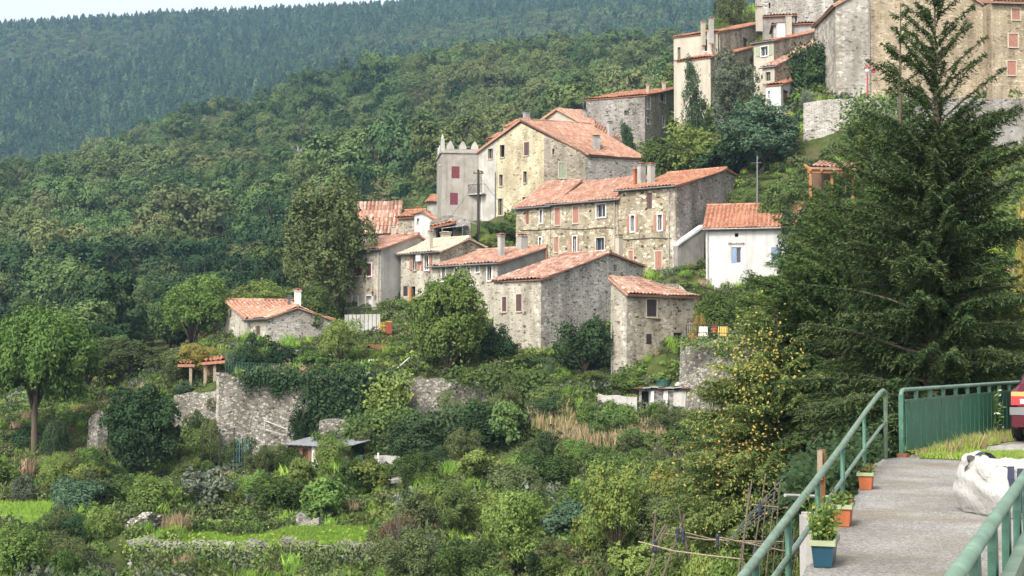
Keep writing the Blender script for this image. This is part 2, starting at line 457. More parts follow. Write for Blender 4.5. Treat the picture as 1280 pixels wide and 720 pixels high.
# ================================================================ terrain: one ground sheet, a triangulated set of spot heights
_sp = []          # (u, ln Y, e) with e = (z - EYE) / Y
def spot(px, py, Y):
    a, b = ratio(px, py); _sp.append((a, math.log(Y), b))
def spotz(x, y, z): _sp.append((x / y, math.log(y), (z - EYE) / y))
for q in [
    # valley side below the village, bottom of the frame upwards
    (-150, 760, 60), (0, 735, 60), (150, 735, 61), (300, 748, 62), (450, 738, 60), (600, 742, 58), (750, 745, 54), (850, 750, 48),
    (170, 726, 67.4), (300, 732, 67.4), (460, 732, 67.4), (165, 678, 69.2), (230, 678, 69.2), (340, 678, 69.2), (462, 678, 69.2), (225, 655, 76), (345, 652, 77), (465, 656, 76),
    (0, 660, 75), (60, 655, 77), (0, 628, 83), (65, 626, 84), (130, 604, 88), (240, 606, 86), (-150, 660, 76), (-150, 560, 95), (0, 590, 92), (50, 575, 96), (110, 575, 96),
    (300, 606, 84), (400, 602, 84), (390, 590, 88), (420, 565, 92.5), (330, 586, 95.6), (272, 588, 95.6), (225, 560, 96.3), (245, 545, 97.4), (383, 562, 95.6),
    (320, 468, 99.6), (270, 470, 99.6), (380, 470, 99.6), (230, 490, 101), (300, 434, 114), (380, 437, 113), (260, 440, 118), (200, 470, 108), (420, 440, 110),
    (430, 528, 97), (500, 525, 97), (430, 464, 100), (500, 464, 100), (450, 440, 108), (470, 410, 117), (520, 404, 117), (570, 400, 112), (490, 440, 108),
    (520, 517, 97.5), (600, 510, 97.5), (520, 471, 99.5), (600, 471, 99.5), (560, 455, 103), (640, 452, 103), (676, 447, 104), (740, 466, 102), (783, 473, 99.5), (868, 470, 101.5),
    (620, 522, 92), (700, 530, 91), (760, 540, 90), (720, 498, 97), (800, 516, 96.5), (860, 516, 96.5), (650, 480, 98), (700, 485, 98), (790, 492, 98), (745, 490, 98.5), (745, 515, 97.5), (700, 560, 86), (810, 562, 86),
    (880, 522, 96.5), (850, 428, 100), (910, 428, 99), (905, 520, 95),(900, 364, 119), (846, 370, 118), (1000, 370, 116), (960, 420, 104),
    (550, 620, 80), (470, 612, 83), (650, 605, 82), (750, 605, 79), (850, 605, 74), (500, 680, 68), (650, 690, 64), (750, 690, 61), (850, 690, 54), (870, 560, 86),
    (950, 510, 92), (1000, 470, 96), (1100, 420, 92), (1200, 330, 90), (1280, 260, 88), (1400, 200, 90),
    (1000, 600, 60), (1100, 560, 58), (1250, 480, 58), (1450, 430, 58),
    # village hill
    (640, 360, 124), (770, 350, 124), (840, 346, 121), (700, 330, 130), (600, 300, 138), (540, 296, 146), (480, 300, 146), (500, 295, 140), (440, 300, 150), (430, 400, 122), (350, 400, 130), (425, 340, 140), (370, 410, 124), (150, 480, 112),(60, 520, 104),
    (680, 268, 145), (740, 262, 147), (800, 240, 150), (830, 212, 144), (760, 186, 166), (806, 190, 161), (846, 190, 170), (850, 200, 156), (890, 130, 160), (960, 135, 147), (1040, 120, 139), (1250, 119, 139), (1400, 110, 139),
    (1010, 162, 134), (1060, 165, 132), (1200, 172, 131), (1300, 175, 130), (950, 245, 126), (1040, 255, 120), (1100, 220, 124), (1150, 260, 112), (1280, 210, 112), (1000, 220, 128),
    (870, 85, 172), (960, 60, 172), (1050, 40, 175), (1250, 40, 175), (900, 20, 195), (1000, -10, 200), (1250, -20, 200), (1500, 0, 190),
    (560, 270, 158), (620, 255, 165), (700, 215, 175), (780, 175, 185),
    # behind the village the ground dips, then the wooded hill rises
    (440, 345, 185), (540, 300, 190), (620, 275, 205), (700, 255, 215), (800, 225, 225), (900, 180, 240), (1000, 140, 250), (1250, 130, 250),
    (-200, 480, 150), (0, 480, 150), (100, 460, 150), (200, 440, 155), (300, 425, 160), (380, 395, 165),
    (-200, 425, 210), (0, 420, 210), (100, 412, 210), (200, 405, 212), (300, 385, 215), (380, 365, 215), (460, 330, 225), (550, 300, 235),
    (-200, 340, 310), (0, 335, 310), (100, 325, 315), (200, 315, 320), (300, 300, 325), (400, 275, 330), (500, 245, 335), (600, 215, 340), (700, 185, 345), (850, 150, 350), (1000, 125, 350),
    (-200, 275, 430), (0, 266, 430), (100, 257, 440), (200, 231, 450), (300, 206, 455), (400, 175, 460), (500, 148, 465), (600, 132, 465), (700, 116, 465), (850, 95, 460), (1000, 80, 450),
    (-200, 258, 520), (0, 238, 540), (60, 240, 560), (120, 216, 570), (180, 191, 580), (300, 166, 600), (400, 130, 610), (520, 107, 610), (620, 91, 600), (740, 86, 580), (840, 86, 560), (1000, 82, 540),
    (-200, 330, 760), (60, 315, 780), (300, 265, 800), (520, 200, 800), (740, 170, 780), (900, 160, 760), (1100, 150, 740),
    (-200, 225, 980), (100, 205, 980), (300, 150, 980), (520, 95, 980), (740, 70, 980), (950, 60, 960),
    (-200, 45, 1500), (0, 33, 1500), (100, 28, 1500), (200, 24, 1500), (300, 22, 1500), (400, 16, 1500), (500, 10, 1500), (640, -4, 1500), (800, -16, 1480), (950, -22, 1450),
    (-200, 120, 2300), (200, 110, 2300), (500, 100, 2300), (900, 90, 2300),
]: spot(*q)
for x, y, z in [(-3, 3, -3.0), (3, 3, -1.5), (-6, 8, -4.5), (0, 10, -3.0), (8, 10, -1.6), (1.5, 20, -2.9), (4.5, 22, -2.6), (3, 27, -3.6), (9, 20, -1.6), (8, 27, -3.4), (12, 30, -3.5), (15, 40, -4.5),
                (-8, 20, -7.5), (-4, 30, -9.5), (2, 34, -7), (8, 38, -5.5), (-14, 32, -12.5), (-10, 45, -13.5), (0, 46, -10.5), (-22, 45, -14), (22, 45, -3), (20, 25, -2), (40, 60, 4)]: spotz(x, y, z)
for L in (3, 10, 30):                                   # borders, far to either side
    spotz(-L, L, -3 - L * .35); spotz(L, L, -1.5)
for Y, el, er in ((60, -.17, .02), (110, -.05, .12), (160, -.02, .16), (250, .01, .17), (420, .10, .19), (560, .12, .2), (780, .08, .16), (1500, .22, .24), (2300, .15, .17)):
    for u in (-1.0, -.7): _sp.append((u, math.log(Y), el))
    for u in (1.0, .7): _sp.append((u, math.log(Y), er))
_sp.append((-1.0, math.log(2.8), -1.6)); _sp.append((1.0, math.log(2.8), -1.1)); _sp.append((-1.0, math.log(2500), .15)); _sp.append((1.0, math.log(2500), .15)); _sp.append((0, math.log(2500), .15)); _sp.append((0, math.log(2.8), -1.3))
_A = np.array(_sp)
_tri = delaunay_2d_cdt([V((a * 3.0, b)) for a, b, c in _sp], [], [], 0, 1e-7)
_tv = np.array([(p.x / 3.0, p.y) for p in _tri[0]])
_te = np.array([_A[o[0], 2] if o else 0 for o in _tri[3]])
_tf = [f for f in _tri[2]]

def tin(u, l):
    u = np.asarray(u, float).ravel(); l = np.asarray(l, float).ravel()
    e = np.full(u.shape, np.nan)
    for f in _tf:
        (x0, y0), (x1, y1), (x2, y2) = _tv[f[0]], _tv[f[1]], _tv[f[2]]
        d = (y1 - y2) * (x0 - x2) + (x2 - x1) * (y0 - y2)
        if abs(d) < 1e-12: continue
        s = np.nonzero((l >= min(y0, y1, y2) - 1e-9) & (l <= max(y0, y1, y2) + 1e-9) & (u >= min(x0, x1, x2) - 1e-9) & (u <= max(x0, x1, x2) + 1e-9))[0]
        if not len(s): continue
        a = ((y1 - y2) * (u[s] - x2) + (x2 - x1) * (l[s] - y2)) / d
        b = ((y2 - y0) * (u[s] - x2) + (x0 - x2) * (l[s] - y2)) / d
        c = 1 - a - b
        k = (a > -1e-6) & (b > -1e-6) & (c > -1e-6)
        s = s[k]
        e[s] = a[k] * _te[f[0]] + b[k] * _te[f[1]] + c[k] * _te[f[2]]
    return e

NU = 400
GU = np.linspace(-.96, .96, NU)
GL = np.concatenate([np.linspace(math.log(3.0), math.log(54), 110, endpoint=False), np.linspace(math.log(54), math.log(128), 300, endpoint=False), np.linspace(math.log(128), math.log(2400), 210)]); NL = len(GL)
_uu, _ll = np.meshgrid(GU, GL)
GE = tin(_uu, _ll).reshape(NL, NU)
GE = np.where(np.isnan(GE), -.1, GE)
_k = np.array([1, 2, 1.]) / 4
for _ in range(2):
    p = np.pad(GE, 1, mode='edge')
    GE = sum(_k[i] * p[i:i + NL, 1:-1] for i in range(3))
    p = np.pad(GE, 1, mode='edge')
    GE = sum(_k[i] * p[1:-1, i:i + NU] for i in range(3))
def bumps(x, y):
    s = np.zeros_like(x)
    rg = np.random.default_rng(5)
    for w, a in ((9, .16), (4.5, .12), (2.2, .07), (1.2, .04)):
        for _ in range(4):
            t = rg.uniform(0, 6.28); p = rg.uniform(0, 6.28)
            s += a * np.sin((x * math.cos(t) + y * math.sin(t)) * 6.28 / w / rg.uniform(.8, 1.25) + p)
    return s * .7
def hgt(x, y):
    """ground height at world x, y (arrays or numbers)"""
    x = np.asarray(x, float); y = np.asarray(y, float)
    u = np.clip((x / y - GU[0]) / (GU[1] - GU[0]), 0, NU - 1.001); l = np.clip(np.interp(np.log(y), GL, np.arange(NL)), 0, NL - 1.001)
    i = u.astype(int); j = l.astype(int); a = u - i; b = l - j
    e = (GE[j, i] * (1 - a) + GE[j, i + 1] * a) * (1 - b) + (GE[j + 1, i] * (1 - a) + GE[j + 1, i + 1] * a) * b
    return EYE + e * y + bumps(x, y) * np.clip((y - 40) / 60, 0, 1)
def hz(x, y): return float(hgt(x, y))

def build_ground():
    Y = np.exp(_ll); X = _uu * Y
    Z = hgt(X.ravel(), Y.ravel()).reshape(X.shape)
    v = np.stack([X, Y, Z], -1).reshape(-1, 3)
    i = np.arange(NL * NU).reshape(NL, NU)
    f = np.stack([i[:-1, :-1], i[:-1, 1:], i[1:, 1:], i[1:, :-1]], -1).reshape(-1, 4)
    me = bpy.data.meshes.new('ground'); me.from_pydata(v.tolist(), [], f.tolist())
    me.materials.append(M['ground']); me.polygons.foreach_set('use_smooth', [True] * len(f)); me.update()
    return props(mesh_obj('ground', me), kind='structure')
build_ground()

# ---------------------------------------------------------------- camera, sky, sun, air
cam = bpy.data.cameras.new('camera'); co_ = bpy.data.objects.new('camera', cam); COL.objects.link(co_)
cam.sensor_width = 36; cam.lens = 36 * F / 1280; cam.clip_start = .1; cam.clip_end = 6000
co_.location = (0, 0, EYE); co_.rotation_euler = (math.pi / 2 + PITCH, 0, 0)
S.camera = co_
SUN = V((-.34, -.62, .70)).normalized()
sl = bpy.data.lights.new('sun', 'SUN'); sl.energy = 1.7; sl.angle = math.radians(8.0); sl.color = (1, .94, .85)
so = bpy.data.objects.new('sun', sl); COL.objects.link(so); so.rotation_euler = SUN.to_track_quat('Z', 'Y').to_euler(); so.location = (-30, -20, 60)
w = bpy.data.worlds.new('World'); S.world = w; w.use_nodes = True
nt = w.node_tree; nt.nodes.clear()
sk = nt.nodes.new('ShaderNodeTexSky'); sk.sky_type = 'NISHITA'; sk.sun_disc = False
sk.sun_elevation = math.asin(SUN.z); sk.sun_rotation = math.atan2(SUN.x, SUN.y); sk.air_density = 1.0; sk.dust_density = 4.0; sk.ozone_density = 1.0
bg = nt.nodes.new('ShaderNodeBackground'); bg.inputs[1].default_value = .15
wo = nt.nodes.new('ShaderNodeOutputWorld'); hs = nt.nodes.new('ShaderNodeHueSaturation'); hs.inputs['Saturation'].default_value = .2; hs.inputs['Value'].default_value = 1.2; nt.links.new(sk.outputs[0], hs.inputs['Color']); nt.links.new(hs.outputs[0], bg.inputs[0]); nt.links.new(bg.outputs[0], wo.inputs[0])
S.view_settings.view_transform = 'Standard'; S.view_settings.look = 'None'; S.view_settings.exposure = 1.02; S.view_settings.gamma = 1
def haze():
    m, nt, out = new_mat('haze')
    pv = nd(nt, 'ShaderNodeVolumePrincipled')
    pv.inputs['Color'].default_value = (.38, .62, .85, 1); pv.inputs['Density'].default_value = .00023; pv.inputs['Anisotropy'].default_value = .2
    nt.links.new(pv.outputs[0], out.inputs['Volume'])
    mb = MB(); _z = hgt((_uu * np.exp(_ll)).ravel(), np.exp(_ll).ravel()); z0, z1 = float(_z.min()) - 1.0, float(_z.max()) + 30
    mb.ob((-2400, -60, z0), (4800, 0, 0), (0, 2600, 0), (0, 0, z1 - z0))
    o = mb.build('haze', m); props(o, kind='stuff', label='thin pale blue air between the camera and the wooded mountain')
haze()
c = S.cycles
c.max_bounces = 5; c.diffuse_bounces = 2; c.glossy_bounces = 2; c.transmission_bounces = 3; c.transparent_max_bounces = 4; c.volume_bounces = 0
c.use_denoising = True; c.denoiser = 'OPENIMAGEDENOISE'; c.denoising_input_passes = 'RGB_ALBEDO_NORMAL'
c.sample_clamp_indirect = 6; c.caustics_reflective = False; c.caustics_refractive = False
c.use_adaptive_sampling = True; c.adaptive_threshold = .02
# ================================================================ buildings
class Plane:
    """vertical wall plane through two plan points; s runs from A to B"""
    def __init__(self, A, B):
        self.A = V((A[0], A[1], 0)); d = V((B[0] - A[0], B[1] - A[1], 0)); self.L = d.length; self.e = d / self.L
        self.n = V((self.e.y, -self.e.x, 0))                      # outward for A->B running left to right as seen from outside
    def hit(self, px, py):
        a, b = ratio(px, py)
        Y = self.n.dot(self.A) / (self.n.x * a + self.n.y)
        p = V((a * Y, Y, EYE + b * Y))
        return (p - self.A).dot(self.e), p.z
    def at(self, s, z, out=0): 
        q = self.A + self.e * s + self.n * out
        return V((q.x, q.y, z))

def facing(pl): return pl.n.dot(V((0, 0, 0)) - pl.A) > 0

def wall_part(parent, pl, tops, zb, mat, holes=(), name='wall', depth=.32):
    """one wall face with real openings; holes = (s0, z0, s1, z1)"""
    mb = MB()
    outer = [(0, zb), (pl.L, zb)] + [(s, z) for s, z in reversed(tops)]
    loops = [[V((s, z, 0)) for s, z in outer]]
    for s0, z0, s1, z1 in holes:
        loops.append([V((s0, z0, 0)), V((s0, z1, 0)), V((s1, z1, 0)), V((s1, z0, 0))])
    flat = [p for l in loops for p in l]
    for t in tessellate_polygon(loops):
        pts = [pl.at(flat[i].x, flat[i].y) for i in t]
        nn = (pts[1] - pts[0]).cross(pts[2] - pts[0])
        if nn.length < 1e-9: continue
        if nn.dot(pl.n) < 0: pts.reverse()
        mb.face(pts)
    for s0, z0, s1, z1 in holes:
        c = [(s0, z0), (s1, z0), (s1, z1), (s0, z1)]
        for i in range(4):
            a, b = c[i], c[(i + 1) % 4]
            mb.face([pl.at(*a), pl.at(*b), pl.at(*b, -depth), pl.at(*a, -depth)])
    return mb.build(name, mat, parent)

def rect(pl, r):
    x0, y0, x1, y1 = r
    xm, ym = (x0 + x1) / 2, (y0 + y1) / 2
    s0, s1 = pl.hit(x0, ym)[0], pl.hit(x1, ym)[0]
    z0, z1 = pl.hit(xm, y1)[1], pl.hit(xm, y0)[1]
    return (min(s0, s1), z0, max(s0, s1), z1)

def window_part(parent, pl, h, kind, col=None, trim='stonetrim'):
    """kinds: dark, shut, open, openleft, white, door, void, bars"""
    s0, z0, s1, z1 = h
    w, hh = s1 - s0, z1 - z0
    nm = 'door' if kind in ('door', 'doordark') else 'window'
    mb = MB()
    t = .08 if trim else .03
    if trim:                                                     # surround, 3 cm proud
        for a, b, c, d in ((s0 - t, z0 - t, s0 + .02, z1 + t), (s1 - .02, z0 - t, s1 + t, z1 + t), (s0 + .021, z1 - .02, s1 - .021, z1 + t)):
            mb.ob(pl.at(a, b, -.02), pl.e * (c - a), pl.n * .055, V((0, 0, d - b)))
        mb.ob(pl.at(s0 + .021, z0 - t - .02, -.02), pl.e * (w - .042), pl.n * .13, V((0, 0, t + .03)))
    f = .06                                                      # sash frame, set back in the reveal
    for a, b, c, d in ((s0, z0, s0 + f, z1), (s1 - f, z0, s1, z1), (s0 + f, z0, s1 - f, z0 + f), (s0 + f, z1 - f, s1 - f, z1), ((s0 + s1) / 2 - .03, z0 + f, (s0 + s1) / 2 + .03, z1 - f)):
        if kind in ('void',): break
        mb.ob(pl.at(a + .004, b, -.26), pl.e * (c - a - .008), pl.n * .05, V((0, 0, d - b)), m=1)
    if not mb.f:
        for a, b, c, d in ((s0, z0, s1, z0 + .05),): mb.ob(pl.at(a + .004, b + .004, -.3), pl.e * (c - a - .008), pl.n * .1, V((0, 0, d - b)), m=0)
    fm = {'white': 'white', 'open': 'white', 'openleft': 'white', 'dark': 'woodpale', 'shut': 'woodpale', 'bars': 'metaldark', 'bluehalf': 'white'}.get(kind, 'wood')
    if kind == 'dark' and col: fm = col
    W = mb.build(nm, [M[trim or 'stonetrim'], M[fm]], parent)
    g = MB(); g.ob(pl.at(s0 - .05, z0 - .05, -.312), pl.e * (w + .1), pl.n * .02, V((0, 0, hh + .1)))
    g.build('pane', M[{'white': 'curtain', 'void': 'void', 'door': col or 'wood', 'doordark': 'void'}.get(kind, 'glass')], W)
    def leaf_(a, c, out, th=.045):
        q = MB(); q.ob(pl.at(a, z0 + .02, out), pl.e * (c - a), pl.n * th, V((0, 0, hh - .04)))
        k = max(3, int(hh / .16))
        for i in range(1, k):                                    # louvre ribs
            q.ob(pl.at(a + .05, z0 + hh * i / k, out + th), pl.e * (c - a - .1), pl.n * .014, V((0, 0, .05)))
        q.build('shutter', M[col], W)
    if kind == 'shut':
        m_ = (s0 + s1) / 2
        leaf_(s0 + .012, m_ - .012, -.07); leaf_(m_ + .012, s1 - .012, -.07)
    if kind == 'bluehalf': leaf_(s0 + .03, (s0 + s1) / 2, -.1)
    if kind in ('open', 'openleft'):
        lw = w * .55
        leaf_(s0 - t - lw, s0 - t - .01, .02)
        if kind == 'open': leaf_(s1 + t + .01, s1 + t + lw, .02)
        else: leaf_(s1 + t + .01, s1 + t + lw * .5, .02)
    if kind == 'bars':
        q = MB()
        for i in range(1, 6): q.tube([pl.at(s0 + w * i / 6, z0, .01), pl.at(s0 + w * i / 6, z1, .01)], .018, 4)
        for z in (z0 + .1, z0 + hh * .5): q.tube([pl.at(s0, z, .012), pl.at(s1, z, .012)], .02, 4)
        q.build('grille', M['metaldark'], W)
    return W

def roof_plane(mb, O, dp, dq, s0, z0, s1, z1, q0, q1, period=.36, course=.46, th=.14, rg=None):
    """tiled slope: profile from (s0,z0) to (s1,z1) along dp, extruded q0..q1 along dq"""
    rg = rg or R
    if z1 < z0: s0, z0, s1, z1 = s1, z1, s0, z0                   # start at the eave
    sl = math.hypot(s1 - s0, z1 - z0)
    up = (dp * (s1 - s0) + V((0, 0, z1 - z0))) / sl
    nrm = up.cross(dq).normalized()
    if nrm.z < 0: nrm = -nrm
    o = V((O.x, O.y, 0)) + dp * s0 + V((0, 0, z0))
    n = max(2, int(round((q1 - q0) / period))); k = max(2, int(round(sl / course)))
    prof = [(0, 0), (.16, .012), (.32, .085), (.5, .10), (.68, .085), (.84, .012)]
    cols = []
    for i in range(n):
        for a, h in prof: cols.append((q0 + (i + a) * (q1 - q0) / n, h, i))
    cols.append((q1, 0, n - 1))
    rows = []
    for j in range(k): rows += [(sl * j / k, .035, j), (sl * (j + 1) / k, 0, j)]
    base = len(mb.v); nc = len(cols)
    wob = [[rg.uniform(-.012, .012) for _ in range(n + 1)] for _ in range(k + 1)]
    for b, lift, j in rows:
        for a, h, i in cols:
            sag = -.09 * math.sin(math.pi * b / sl) + .035 * math.sin(a * 1.1 + b * .7) + .02 * math.sin(a * 2.9)
            if b == 0: b = -.05 + .1 * wob[0][i] / .024
            mb.v.append(tuple(o + up * b + dq * a + nrm * (h + lift + sag + wob[j][i])))
    tt = [[rg.random() for _ in range(n + 1)] for _ in range(k + 1)]
    for r in range(len(rows) - 1):
        for c in range(nc - 1):
            i, j = cols[c][2], rows[r][2]
            x = base + r * nc + c
            mb.f.append((x, x + 1, x + nc + 1, x + nc))
            low = .55 if cols[c][1] < .04 and cols[c + 1][1] < .05 else 0
            mb.t.append(max(0, .12 + .88 * tt[j][i] - low)); mb.m.append(0)
    # boards under the tiles, a little inside the edges
    p = o + dq * (q0 + .02) - nrm * (th + .01) + up * .03
    mb.ob(p, dq * (q1 - q0 - .04), up * (sl - .04), nrm * (th - .06), .3, 0)

def tiled_quad(mb, e0, e1, r1, r0, period=.36, course=.46, lift=.05):
    """tiles over any four-cornered slope: eave e0->e1, top r0->r1"""
    e0, e1, r0, r1 = V(e0), V(e1), V(r0), V(r1)
    n = max(2, int(round(max((e1 - e0).length, (r1 - r0).length) / period))); k = max(2, int(round(((r0 - e0).length + (r1 - e1).length) / 2 / course)))
    nrm = (e1 - e0).cross(r0 - e0); nrm = nrm if nrm.length > 1e-6 else (r1 - e1).cross(r0 - e1); nrm.normalize()
    if nrm.z < 0: nrm = -nrm
    prof = [(0, 0), (.16, .012), (.32, .085), (.5, .10), (.68, .085), (.84, .012)]
    cols = [((i + a) / n, h, i) for i in range(n) for a, h in prof] + [(1, 0, n - 1)]
    rows = []
    for j in range(k): rows += [(j / k, .035, j), ((j + 1) / k, 0, j)]
    base = len(mb.v); nc = len(cols)
    for b, l2, j in rows:
        for a, h, i in cols:
            p = (e0 * (1 - a) + e1 * a) * (1 - b) + (r0 * (1 - a) + r1 * a) * b
            wv = .03 * math.sin(a * 9 + b * 2) + .02 * math.sin(a * 23) - .05 * math.sin(math.pi * b)
            mb.v.append(tuple(p + nrm * (h + l2 + lift + wv)))
    tt = [[R.random() for _ in range(n)] for _ in range(k)]
    for r in range(len(rows) - 1):
        for c in range(nc - 1):
            x = base + r * nc + c
            mb.f.append((x, x + 1, x + nc + 1, x + nc))
            low = .55 if cols[c][1] < .04 and cols[c + 1][1] < .05 else 0
            mb.t.append(max(0, .12 + .88 * tt[rows[r][2]][cols[c][2]] - low)); mb.m.append(0)
    for a, b in ((e0, e1), (e1, r1), (r1, r0), (r0, e0)):
        mb.face([a + nrm * .04, b + nrm * .04, b - nrm * .16, a - nrm * .16], .3)
    mb.face([e0 - nrm * .16, r0 - nrm * .16, r1 - nrm * .16, e1 - nrm * .16], .2)
def ridge_tiles(mb, a, b, r=.13):
    d = (b - a); L = d.length; n = max(2, int(L / .42)); d = d / L
    for i in range(n):
        mb.tube([a + d * (L * i / n), a + d * (L * (i + 1.06) / n)], [r * 1.06, r * .92], 8, R.random())

def solve_t(C, d, px, py):
    a, _ = ratio(px, py)
    return (a * C.y - C.x) / (d.x - a * d.y)

def chimney(parent, px, yt, yb, wpx, Y, mat='pl_grey', cap='tile_red', depth=.7, rz=.5, name='chimney', extra=1.2):
    p = P(px, yb, Y); top = P(px, yt, Y).z
    wd = wpx / ppm(Y); mb = MB()
    wd2 = wd / (abs(math.cos(rz)) + abs(math.sin(rz)) * .8)
    mb.box((p.x, p.y, p.z - extra), wd2, wd2 * .8, top - p.z + extra - .22, rz)
    mb.box((p.x, p.y, top - .22), wd2 + .12, wd2 * .8 + .12, .06, rz)
    for sx in (-1, 1):
        for sy in (-1, 1):
            c, s = math.cos(rz), math.sin(rz); ox, oy = sx * wd2 * .36, sy * wd2 * .28
            mb.box((p.x + c * ox - s * oy, p.y + s * ox + c * oy, top - .16), .1, .1, .11, rz)
    mb.box((p.x, p.y, top - .05), wd2 + .16, wd2 * .8 + .16, .05, rz, m=1, t=.4)
    mb.box((p.x, p.y, top), wd2 * .7, wd2 * .5, .045, rz, m=1, t=.6)
    return mb.build(name, [M[mat], M[cap]], parent)

def house(name, label, cat, xc, Y, ye, yb, xl, xr, ang, mode='gr', apex=None, yer=None, yel=None, mf='st_cream', mr='pl_grey', roofm='tile_salmon',
          wf=(), wr=(), ov=.35, ovq=.28, into=None, group=None, gutter=True, drop=1.5, period=.36, roofy=True, ridge=True, fix=None):
    """xc, ye, yb: picture column of the near corner, eave and ground rows there; front wall runs to column xl, side wall to xr"""
    a = math.radians(ang)
    dF, dR = V((-math.cos(a), math.sin(a), 0)), V((math.sin(a), math.cos(a), 0))
    C = P(xc, ye, Y); zE = C.z; zb = P(xc, yb, Y).z
    if into is None: T = thing(name, label, cat, (C.x, C.y, zb), group)
    else: T = into
    LF = solve_t(C, dF, xl, ye); LR = fix[0] if fix else solve_t(C, dR, xr, ye)
    A, D = C + dF * LF, C + dR * LR
    pf, pr = Plane(A, C), Plane(C, D)                            # seen from outside: A left, C right ; C left, D right
    zb -= drop
    hf = [rect(pf, w[:4]) for w in wf]; hr = [rect(pr, w[:4]) for w in wr]
    Bk = A + dR * LR
    if mode == 'gr':
        sa, za = pr.hit(*apex) if apex else (LR, zE)
        zr = pr.hit(xr, yer)[1] if yer is not None else zE
        if fix: sa, za, zr = fix[2] * LR, zE + fix[1], zE + fix[3]
        prof = [(0, zE), (sa, za)] + ([(LR, zr)] if sa < LR - .2 else [])
        tops_r = prof; tops_f = [(0, zE), (LF, zE)]; tops_b = [(0, prof[-1][1]), (LF, prof[-1][1])]; tops_l = [(LR - s, z) for s, z in reversed(prof)]
        dp, dq, Lq = dR, dF, LF
    else:
        sa_, za = pf.hit(*apex); sa = LF - sa_                   # distance from C along dF
        zl = pf.hit(xl, yel)[1] if yel is not None else zE
        prof = [(0, zE), (sa, za)] + ([(LF, zl)] if sa < LF - .2 else [])
        tops_f = [(LF - s, z) for s, z in reversed(prof)]; tops_r = [(0, zE), (LR, zE)]
        tops_l = [(0, prof[-1][1]), (LR, prof[-1][1])]; tops_b = prof
        dp, dq, Lq = dF, dR, LR
    wall_part(T, pf, tops_f, zb, M[mf], hf)
    wall_part(T, pr, tops_r, zb, M[mr], hr)
    wall_part(T, Plane(D, Bk), tops_b if mode == 'gr' else tops_b, zb, M[mr])
    wall_part(T, Plane(Bk, A), tops_l, zb, M[mr])
    for w, h in zip(wf, hf): window_part(T, pf, h, *w[4:])
    for w, h in zip(wr, hr): window_part(T, pr, h, *w[4:])
    if roofy:
        mb = MB()
        for i in range(len(prof) - 1):
            (s0, z0), (s1, z1) = prof[i], prof[i + 1]
            g = (z1 - z0) / (s1 - s0)
            e0 = s0 - ov if i == 0 else s0
            e1 = s1 + ov if i == len(prof) - 2 else s1
            lift = .17
            roof_plane(mb, C, dp, dq, e0, z0 + (e0 - s0) * g + lift, e1, z0 + (e1 - s0) * g + lift, -ovq, Lq + ovq, period)
        if len(prof) > 2 and ridge:
            k = V((C.x, C.y, 0)) + dp * sa + V((0, 0, za + .24))
            ridge_tiles(mb, k - dq * ovq, k + dq * (Lq + ovq))
        T_roof = mb.build('roof', M[roofm], T)
        if gutter:
            g = (prof[1][1] - prof[0][1]) / (prof[1][0] - prof[0][0])
            k = V((C.x, C.y, 0)) - dp * (ov + .06) + V((0, 0, zE - ov * g + .1))
            mb = MB(); mb.tube([k - dq * ovq, k + dq * (Lq + ovq)], .075, 6); mb.build('gutter', M['metalgrey'], T)
    else: T_roof = None
    return dict(T=T, roof=T_roof, pf=pf, pr=pr, C=C, A=A, D=D, dF=dF, dR=dR, zE=zE, zb=zb)

def pipe_part(T, pl, px, yt, yb, mat='pipe', r=.055, out=.1, name='downpipe'):
    s, z1 = pl.hit(px, yt); _, z0 = pl.hit(px, yb)
    mb = MB(); mb.tube([pl.at(s, z0, out), pl.at(s, z1, out)], r, 6)
    for f in (.15, .5, .85): mb.tube([pl.at(s, z0 + (z1 - z0) * f - .03, out), pl.at(s, z0 + (z1 - z0) * f + .03, out)], r * 1.45, 6)
    return mb.build(name, M[mat], T)

# ---- narrow grey-sided house with burgundy shutters
h1 = house('village_house', 'tall narrow house with burgundy shutters, grey rendered side and salmon roof', 'house', 476, 121, 312, 410, 433, 533, 42, 'gr', (521, 295.5), 303, mf='st_cream', mr='pl_grey', roofm='tile_salmon',
    wf=[(442, 329.5, 453, 345, 'shut', 'burgundy', 'white'), (458.5, 329, 464.5, 345, 'shut', 'burgundy', 'white'), (440.5, 370.5, 447.5, 385.5, 'white', None, 'white'), (457.5, 369.5, 465, 386.5, 'white', None, 'white')])
pipe_part(h1['T'], h1['pf'], 474, 313, 400)
mb = MB(); s_, z_ = h1['pf'].hit(470, 367); mb.tube([h1['pf'].at(s_, z_ + .3, .02), h1['pf'].at(s_, z_ + .3, .4)], .02, 4); mb.lathe(h1['pf'].at(s_, z_ - .2, .4), [(.06, 0), (.12, .3), (.14, .32), (.02, .45)], 8); mb.build('wall_lantern', M['rust'], h1['T'])
